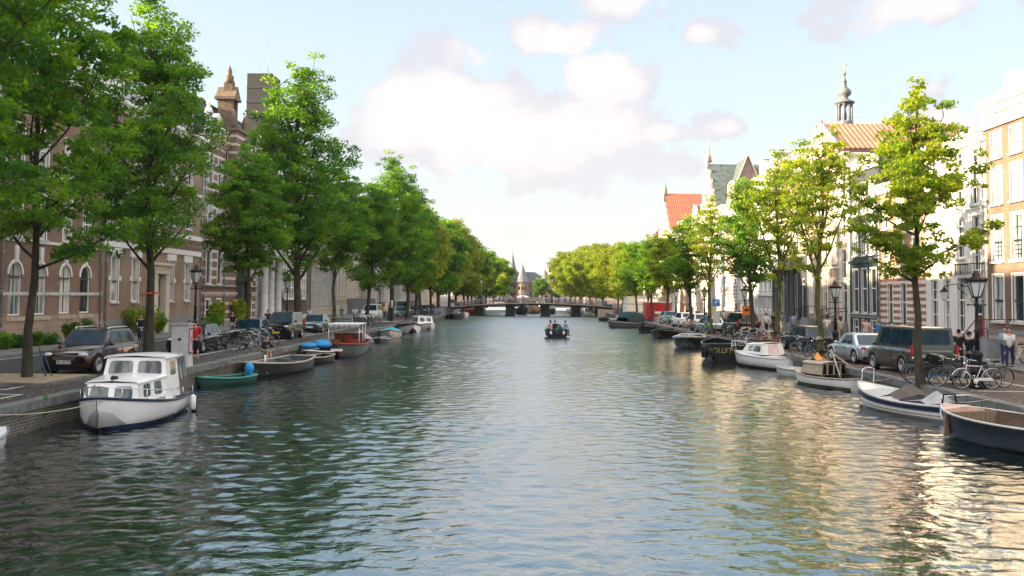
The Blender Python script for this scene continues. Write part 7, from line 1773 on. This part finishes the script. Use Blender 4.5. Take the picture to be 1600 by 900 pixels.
t = thing('site_cabin', 'white flat roofed site cabin on the right quay before the bridge', 'cabin', (16.1, 148, Q)); b = MB(); b.box(-2.1, 2.4, 0, 7, .1, 2.9); b.build('wall', white, t); b = MB(); b.box(-2.2, 2.5, -.1, 7.1, 2.902, 3.05); b.build('roof', palegrey, t); b = MB(); b.box(-2.12, 2.42, -.02, -.002, 1.9, 1.98); b.box(-2.12, -2.102, 0, 7, 1.9, 1.98); b.build('trim', greystone, t); b = MB(); b.box(.4, 1.3, -.04, -.003, .12, 1.85); b.build('door', palegrey, t)
t = thing('skip_container', 'bright red container standing on the right quay', 'container', (15.9, 126, Q)); b = MB(); b.box(-1.5, 1.5, 0, 4.5, .15, 2.3)
for k in range(9): x = -1.4 + k * .35; b.box(x - .05, x + .05, -.05, -.002, .2, 2.2)
b.build('body', redpaint, t); b = MB(); b.box(-1.55, 1.55, -.08, .06, 2.302, 2.4); b.box(-1.55, 1.55, 4.4, 4.6, 2.302, 2.4); b.box(-.5, .5, -.08, -.052, .9, 1.2); b.build('rim', white, t)
t = thing('marker_post', 'dark post with pale band on the left quay beyond the bicycle racks', 'post', (-15.4, 109, Q)); b = MB(); b.tube([(0, 0, 0), (0, 0, 2.6)], .09, 8); b.build('shaft', iron, t); b = MB(); b.tube([(0, -.0, 1.6), (0, 0, 2.4)], .11, 8); b.build('band', plateW, t)
rackm = alu
for k in range(8):
    t = thing('bicycle_rack', 'steel hoop bicycle rack in the row on the left quay', 'bike rack', (-16.4 + (k % 2) * .1, 93.5 + k * 1.05, Q), 0, 'hoop racks on the left quay'); b = MB(); b.tube([(-.5, 0, 0), (-.5, 0, .8), (-.4, 0, .95), (.4, 0, .95), (.5, 0, .8), (.5, 0, 0)], .03, 6); b.build('hoop', rackm, t)
for (y, lab) in ((86.2, 'steel bench like barrier by the bicycle racks'),):
    t = thing('barrier', lab, 'barrier', (-16.6, y, Q)); b = MB()
    for x in (-1, 1): b.tube([(x, 0, 0), (x, 0, 1.0)], .04, 6)
    for z_ in (.5, .75, 1.0): b.tube([(-1, 0, z_), (1, 0, z_)], .03, 6)
    b.build('rail', zinc, t)
t = thing('tree_guard', 'two thin blue stakes leaning by the trunk in the sandy island', 'stake', (-16.7, 34.3, Q)); b = MB(); b.tube([(-.1, 0, .08), (-.42, .1, 1.1)], .025, 6); b.tube([(.1, .05, .08), (-.30, .12, 1.0)], .02, 6); b.build('stakes', mat('stake blue', (.03, .08, .13), .5), t)
p_ = atz(232, 552)
t = thing('ribbon', 'orange and red ribbon tied round the trunk behind the cruiser', 'ribbon', (p_.x, p_.y, Q + 3.0)); b = MB(); b.lathe([(.25, -.04), (.25, .04)], n=12); b.tube([(.2, -.15, 0), (.45, -.2, .05), (.6, -.2, -.15)], .04, 5); b.tube([(-.2, -.15, 0), (-.4, -.2, -.1)], .035, 5); b.build('band', mat('orange ribbon', (.6, .12, .03), .7), t)
# front stoops with iron railings on the right
def stoop(label, y, w=1.6, h=1.1, m=None, rm=iron, proj=1.5):
    t = thing('front_stoop', label, 'stoop', (XR, y, ZS)); b = MB(); n = 6
    for k in range(n): b.box(-proj, -.01, w / 2 + .28 * (n - 1 - k) - .0, w / 2 + .28 * (n - k), 0, h * (k + 1) / n - .001)
    b.box(-proj, -.01, -w / 2, w / 2, 0, h); b.build('steps', m or greystone, t)
    b = MB(); x = -proj + .05; e = w / 2 + .28 * n
    b.tube([(x, -w / 2, h), (x, -w / 2, h + .95), (x, w / 2, h + .95), (x, e, 1.0), (x, e, 0)], .03, 6); b.tube([(x, w / 2, h), (x, w / 2, h + .95)], .03, 6); b.tube([(x, -w / 2, h + .5), (x, w / 2, h + .5), (x, e, .55)], .02, 6); b.tube([(x, -w / 2, h + .95), (-.02, -w / 2, h + .95)], .03, 6)
    for k in range(5): b.tube([(x, -w / 2 + w * k / 5, h), (x, -w / 2 + w * k / 5, h + .95)], .014, 5)
    b.build('railing', rm, t)
stoop('stone stoop with red railing against the sepia brick house', 50.6, 1.2, 1.0, rm=mat('red iron', (.22, .02, .02), .4))
stoop('stone stoop with black railing before the very narrow cream house', 77.3, 1.6, 1.2); stoop('stone stoop with black railing at the cream brick house', 83.0, 1.8, 1.3)
stoop('stone stoop with black railing at the striped brick house', 62.8, 1.5, .5); stoop('black railed stoop beyond the tall white house', 110, 1.8, 1.4); stoop('black railed stoop at the arched brick house', 121, 1.6, 1.3)
t = thing('litter_bin', 'grey domed litter bin by the white house wall', 'bin', (21.6, 52.6, ZS)); b = MB(); b.lathe([(.26, 0), (.26, .95), (.2, .97)], n=12); b.build('body', hgrey, t); b = MB(); b.lathe([(.33, .98), (.28, 1.08), (.1, 1.2), (.05, 1.32), (.02, 1.36)], n=12); b.build('lid', hgrey, t)
# ================================================================ BICYCLES IN PLACE
gbr = 'bicycles parked round the lamp on the right quay'
pwb = mat('cream bicycle paint', (.62, .6, .56), .35, coat=.5); predb = mat('red bicycle paint', (.35, .03, .03), .35, coat=.5); pblb = mat('blue bicycle paint', (.03, .12, .22), .35, coat=.5)
bike('cream framed city bicycle leaning on the tall black crown lantern', 15.15, 34.45, -PI / 2 + .08, 'plain', pwb, gbr)
bike('black bicycle with front crate just behind the cream one', 14.75, 35.4, -PI / 2 - .05, 'crate', None, gbr)
bike('black roadster behind the lamp base with its rear wheel showing', 15.9, 35.15, -PI / 2 + .15, 'plain', None, gbr)
bike('dark bicycle with wire basket next to the bright green elm', 14.25, 36.1, -PI / 2 - .45, 'basket', pblb, gbr)
bike('black step through bicycle against the bright green elm trunk', 13.95 + .5, 37.0, -PI / 2 - .2, 'step', None, gbr)
bike('bicycle with pale basket in the second row by the lamp', 15.6, 36.4, -PI / 2 + .1, 'basket', None, gbr)
bike('black bicycle at the back of the cluster by the lamp', 15.1, 37.3, -PI / 2 + .3, 'crate', None, gbr)
bike('white bicycle standing by the red railed stoop at the right edge', 22.2, 46.3, -PI / 2 + .5, 'step', pwb, gbr, z=ZS)
gb2 = 'bicycles parked by the mossy elms on the right quay'
for i, (x, y, a, k, c, lab) in enumerate([(14.6, 51.2, -1.3, 'plain', None, 'black bicycle behind the boat with crossed poles'), (15.2, 52.2, -1.8, 'crate', None, 'black crate bicycle behind the boat with crossed poles'), (14.5, 53.4, -1.5, 'basket', pblb, 'blue basket bicycle beside the black hatchback'),
        (14.4, 60.6, -1.4, 'plain', predb, 'red bicycle behind the white yacht, nearest of its cluster'), (14.9, 61.5, -1.7, 'step', pwb, 'white step through bicycle behind the white yacht'), (14.3, 62.5, -1.2, 'plain', predb, 'second red bicycle behind the white yacht'), (15.0, 63.4, -1.6, 'basket', None, 'black basket bicycle behind the white yacht'), (14.5, 65.2, -1.9, 'plain', pblb, 'blue bicycle beyond the white yacht'), (15.1, 66.3, -1.4, 'crate', None, 'black crate bicycle beyond the white yacht'), (14.4, 67.4, -1.5, 'plain', pwb, 'white bicycle beyond the white yacht'), (14.9, 69.0, -1.7, 'plain', None, 'black bicycle furthest in the cluster beyond the white yacht'), (14.5, 72.4, -1.3, 'step', None, 'black step through bicycle by the orange sign')]):
    bike(lab, x, y, a, k, c, gb2)
gb3 = 'bicycles parked beside the pointing man'
for i, (x, y, a, k, c, lab) in enumerate([(-16.0, 51.6, 1.45, 'crate', None, 'black crate bicycle nearest the pointing man'), (-15.3, 53.0, 1.8, 'plain', None, 'black bicycle with its wheel towards the quay edge'), (-16.1, 53.6, 1.3, 'basket', None, 'black basket bicycle in the middle of the left cluster'), (-15.4, 54.5, 1.6, 'plain', pwb, 'pale bicycle in the middle of the left cluster'), (-16.3, 55.2, 1.7, 'step', None, 'black step through bicycle in the left cluster'), (-15.5, 56.2, 1.5, 'plain', pblb, 'blue bicycle in the left cluster'), (-16.3, 57.2, 1.4, 'basket', None, 'black basket bicycle at the back of the left cluster'), (-15.7, 58.4, 1.6, 'plain', None, 'black bicycle at the back of the left cluster near the mossy elm')]):
    bike(lab, x, y, a, k, c, gb3)
gb4 = 'bicycles in the hoop racks'
for i in range(7): bike('bicycle standing in the hoop racks on the left quay', -16.3 + (i % 2) * .3, 94 + i * 1.1, 1.5 + (i % 3) * .1, ['plain', 'step', 'basket'][i % 3], None, gb4)
for i in range(26):
    s = -1 if i % 2 else 1; y = 112 + i * 2.7 + rd.uniform(-.6, .6)
    if 126 < y < 131 and s > 0: continue
    far_bike((-15.2 if s < 0 else 14.6) + rd.uniform(-.4, .4), y, PI / 2 + rd.uniform(-.4, .4), rd.choice([0, 0, 1, 2, 3, 4]), label='bicycle parked further along the %s quay' % ('left' if s < 0 else 'right'), group='bicycles further along the %s quay' % ('left' if s < 0 else 'right'))
# ================================================================ PEOPLE IN PLACE
person('man in red T-shirt and black shorts pointing across the canal', -15.54, 45.8, PI + .15, 'point', 'red', 'black', hairb, near=True, sc=1.03)
t, f = person('person in black standing close behind the pointing man', -16.0, 46.3, .4, 'standshort', 'black', 'black', haird, near=True)
t, f = person('person in black hoodie and shorts sitting on the left quay edge looking down', -13.85, 51.4, .85, 'sitedge', 'black', 'khaki', haird, near=True, z=Q + .03)
def cyclist(label, x, y, rz, top, bottoms, hr=None, woman=False, z=Q, bl_=None):
    person(label, x, y, rz, 'cycle', top, bottoms, hr, woman, z=z, group='people riding bicycles')
    bike('bicycle ridden by the ' + label.split(' cycling')[0].split(' riding')[0], x, y, rz, 'plain', None, 'bicycles being ridden', lean=0.0, z=z)
cyclist('man in black cycling past the tall elm on the left', -22.6, 57.2, .5, 'black', 'navy', hairb)
cyclist('person in black and shorts cycling past the banded townhouse', -20.6, 68.2, .3, 'black', 'khaki', hairb)
cyclist('person in dark jacket cycling past the grey stone columns', -20.6, 77.4, .2, 'navy', 'black', haird)
cyclist('cyclist in blue shirt riding along the right quay', 14.5, 83.4, PI, 'blue', 'khaki', hairb)
cyclist('cyclist in white shirt riding by the bicycle racks', -17.9, 100.4, .1, 'white', 'navy', haird)
gp = 'people walking on the right bank'
for (lab, x, y, rz, pose, top, bot, hr, wo, near, z_) in [
    ('young woman in white top and dark trousers walking, arms folded', 20.75, 43.9, -.5, 'hold', 'white', 'navy', haird, True, True, ZS),
    ('young woman in pale blue top walking beside the one in white', 21.1, 45.1, -.3, 'hold', 'lblue', 'navy', haird, True, True, ZS),
    ('man in black bending by the bicycles behind the lamp', 17.9, 41.3, 1.9, 'stand', 'black', 'navy', haird, False, True, Q),
    ('man in black shirt and cap standing behind the minivan', 18.7, 44.2, 2.4, 'stand', 'black', 'black', haird, False, True, Q),
    ('man in white shirt standing behind the minivan', 18.4, 46.2, -2.8, 'stand', 'white', 'red', hairb, False, False, Q),
    ('person whose head shows over the minivan roof', 18.6, 48.4, .3, 'stand', 'grey', 'navy', haird, False, False, Q),
    ('person in bright blue top in front of the dark teal house', 20.9, 60.8, 2.8, 'walk', 'blue', 'denim', hairl, True, False, ZS),
    ('man in pinkish T-shirt before the very narrow cream house', 20.9, 63.0, PI, 'walkshort', 'pink', 'beige', hairb, False, False, ZS),
    ('person in patterned beige top by the coppery capped lantern', 20.9, 68.2, PI, 'walk', 'beige', 'khaki', hairb, True, False, ZS),
    ('man in white T-shirt with shoulder bag by the coppery capped lantern', 20.7, 70.6, PI, 'walk', 'white', 'navy', hairb, False, False, ZS),
    ('man in light blue shirt before the columned portico', 20.9, 80.4, PI, 'walk', 'lblue', 'denim', hairb, False, False, ZS),
    ('man in grey white shirt before the columned portico', 20.7, 83.2, PI, 'walkshort', 'grey', 'white', hairb, False, False, ZS),
    ('man in white shirt and black trousers walking in front of the tall white house', 20.2, 86.6, PI, 'walk', 'white', 'black', haird, False, False, Q),
    ('fair haired woman in black walking with the man in white shirt', 20.5, 85.2, PI, 'walk', 'black', 'black', hairl, True, False, ZS),
    ('man in grey walking beside the couple in front of the tall white house', 19.5, 87.9, PI, 'walk', 'grey', 'black', haird, False, False, Q)]:
    person(lab, x, y, rz, pose, top, bot, hr, wo, near, z_, group=gp)
for i, (x, y, top) in enumerate([(14.4, 89.6, 'khaki'), (14.2, 90.6, 'beige'), (14.5, 81.6, 'green')]):
    person(['person in khaki sitting low by the white hatchbacks', 'person in beige sitting low by the white hatchbacks', 'person in green crouching near the cyclist in blue'][i], x, y, -1.2, 'sitedge', top, 'denim', hairb, z=Q + .3, group='people sitting on the right quay')
for i in range(16):
    s = 1 if i % 3 else -1; x = (20 + rd.uniform(-2.5, 2.0)) * (1 if s > 0 else -1.05); y = 95 + i * 5.4; tp_ = tops[(i * 3) % 10]
    person('distant pedestrian in %s top on the %s bank' % (tp_, 'right' if s > 0 else 'left'), x, y, rd.choice([0, PI, PI / 2]), rd.choice(['walk', 'stand']), tp_, rd.choice(['navy', 'black', 'khaki']), z=Q, group='distant pedestrians on the %s bank' % ('right' if s > 0 else 'left'))
for i in range(40):
    x = rd.uniform(-13, 11); y = rd.uniform(264, 300); tp_ = tops[(i * 7) % 10]
    person('tiny pedestrian in %s top on the square beyond the canal' % tp_, x, y, rd.uniform(0, 6), rd.choice(['walk', 'stand']), tp_, rd.choice(['navy', 'black', 'khaki']), z=Q, group='people on the square beyond the canal')
t = thing('parasol', 'white parasol on the square before the weigh house', 'parasol', (-3.0, 300, Q)); b = MB(); b.tube([(0, 0, 0), (0, 0, 3.2)], .06, 6); b.build('pole', alu, t); b = MB(); b.lathe([(2.2, 2.6), (.05, 3.4)], n=8, smooth=False); b.build('canopy', white, t)

# fallen leaves and weeds along the quays
def litter(label, pts, n, m_, seed, z, sz=.09, spread=.9, kind='leaf_litter'):
    rng = np.random.default_rng(seed); idx = rng.integers(0, len(pts), n); p = np.array(pts, float)[idx] + np.concatenate([rng.normal(0, spread, (n, 2)) * [[.5, 1.6]], np.full((n, 1), 0.0)], 1)
    az = rng.random(n) * 6.28; a = np.stack([np.cos(az), np.sin(az), rng.normal(0, .15, n)], 1); s_ = np.stack([-np.sin(az), np.cos(az), rng.normal(0, .15, n)], 1); q = (sz * (.5 + rng.random(n)))[:, None]
    v = np.empty((n, 4, 3)); p[:, 2] = z + rng.random(n) * .02 + .012; v[:, 0] = p - a * q * .5; v[:, 1] = p + s_ * q * .3; v[:, 2] = p + a * q * .5; v[:, 3] = p - s_ * q * .3; v[:, :, 2] = np.maximum(v[:, :, 2], z + .008)
    me = bpy.data.meshes.new(kind); me.from_pydata(v.reshape(-1, 3).tolist(), [], np.arange(n * 4).reshape(-1, 4).tolist())
    at = me.attributes.new('tone', 'FLOAT', 'POINT'); at.data.foreach_set('value', np.repeat(rng.random(n), 4).astype(np.float32)); me.materials.append(m_)
    tag(link(kind, me), label, 'leaves', kind='stuff')
dry = leafmat('fallen leaves', (.10, .07, .02), (.32, .26, .05), trans=.1)
litter('scattered fallen leaves on the left quay', [(-14.8, y) for y in range(24, 90, 2)] + [(-16.0, y) for y in range(24, 90, 3)] + [(-18.9, y) for y in range(24, 90, 3)] , 2600, dry, 3, ZQ + .004) if False else None
def litter2(label, pts, n, seed, z): litter(label, [(a, b_, 0) for a, b_ in pts], n, dry, seed, z)
litter2('scattered fallen leaves on the left quay', [(-14.9, y) for y in range(24, 90, 2)] + [(-16.2, y) for y in range(24, 90, 3)] + [(-18.9, y) for y in range(24, 90, 3)], 2600, 3, ZQ + .006)
litter2('scattered fallen leaves on the right quay', [(15.0, y) for y in range(26, 80, 2)] + [(17.2, y) for y in range(26, 80, 3)] + [(19.8, y) for y in range(26, 80, 3)], 2200, 4, ZQ + .006)
for sx_, lab in ((-1, 'weeds growing from the joints of the left quay wall'), (1, 'weeds growing from the joints of the right quay wall')):
    rng = np.random.default_rng(8 + sx_); k = 70; cy = 22 + 70 * rng.random(k) ** 1.3
    cen = np.stack([np.full(k, sx_ * 13.70), cy, rng.choice([.52, .44, .83, .30], k)], 1); rad = .07 + .10 * rng.random(k)
    tag(link('weeds', leaves_mesh('weeds', cen, rad, np.full(k, 26), .06, rng, leafC, np.clip(rng.normal(.5, .2, k), 0, 1), flat=.8)), lab, 'weeds', kind='stuff')
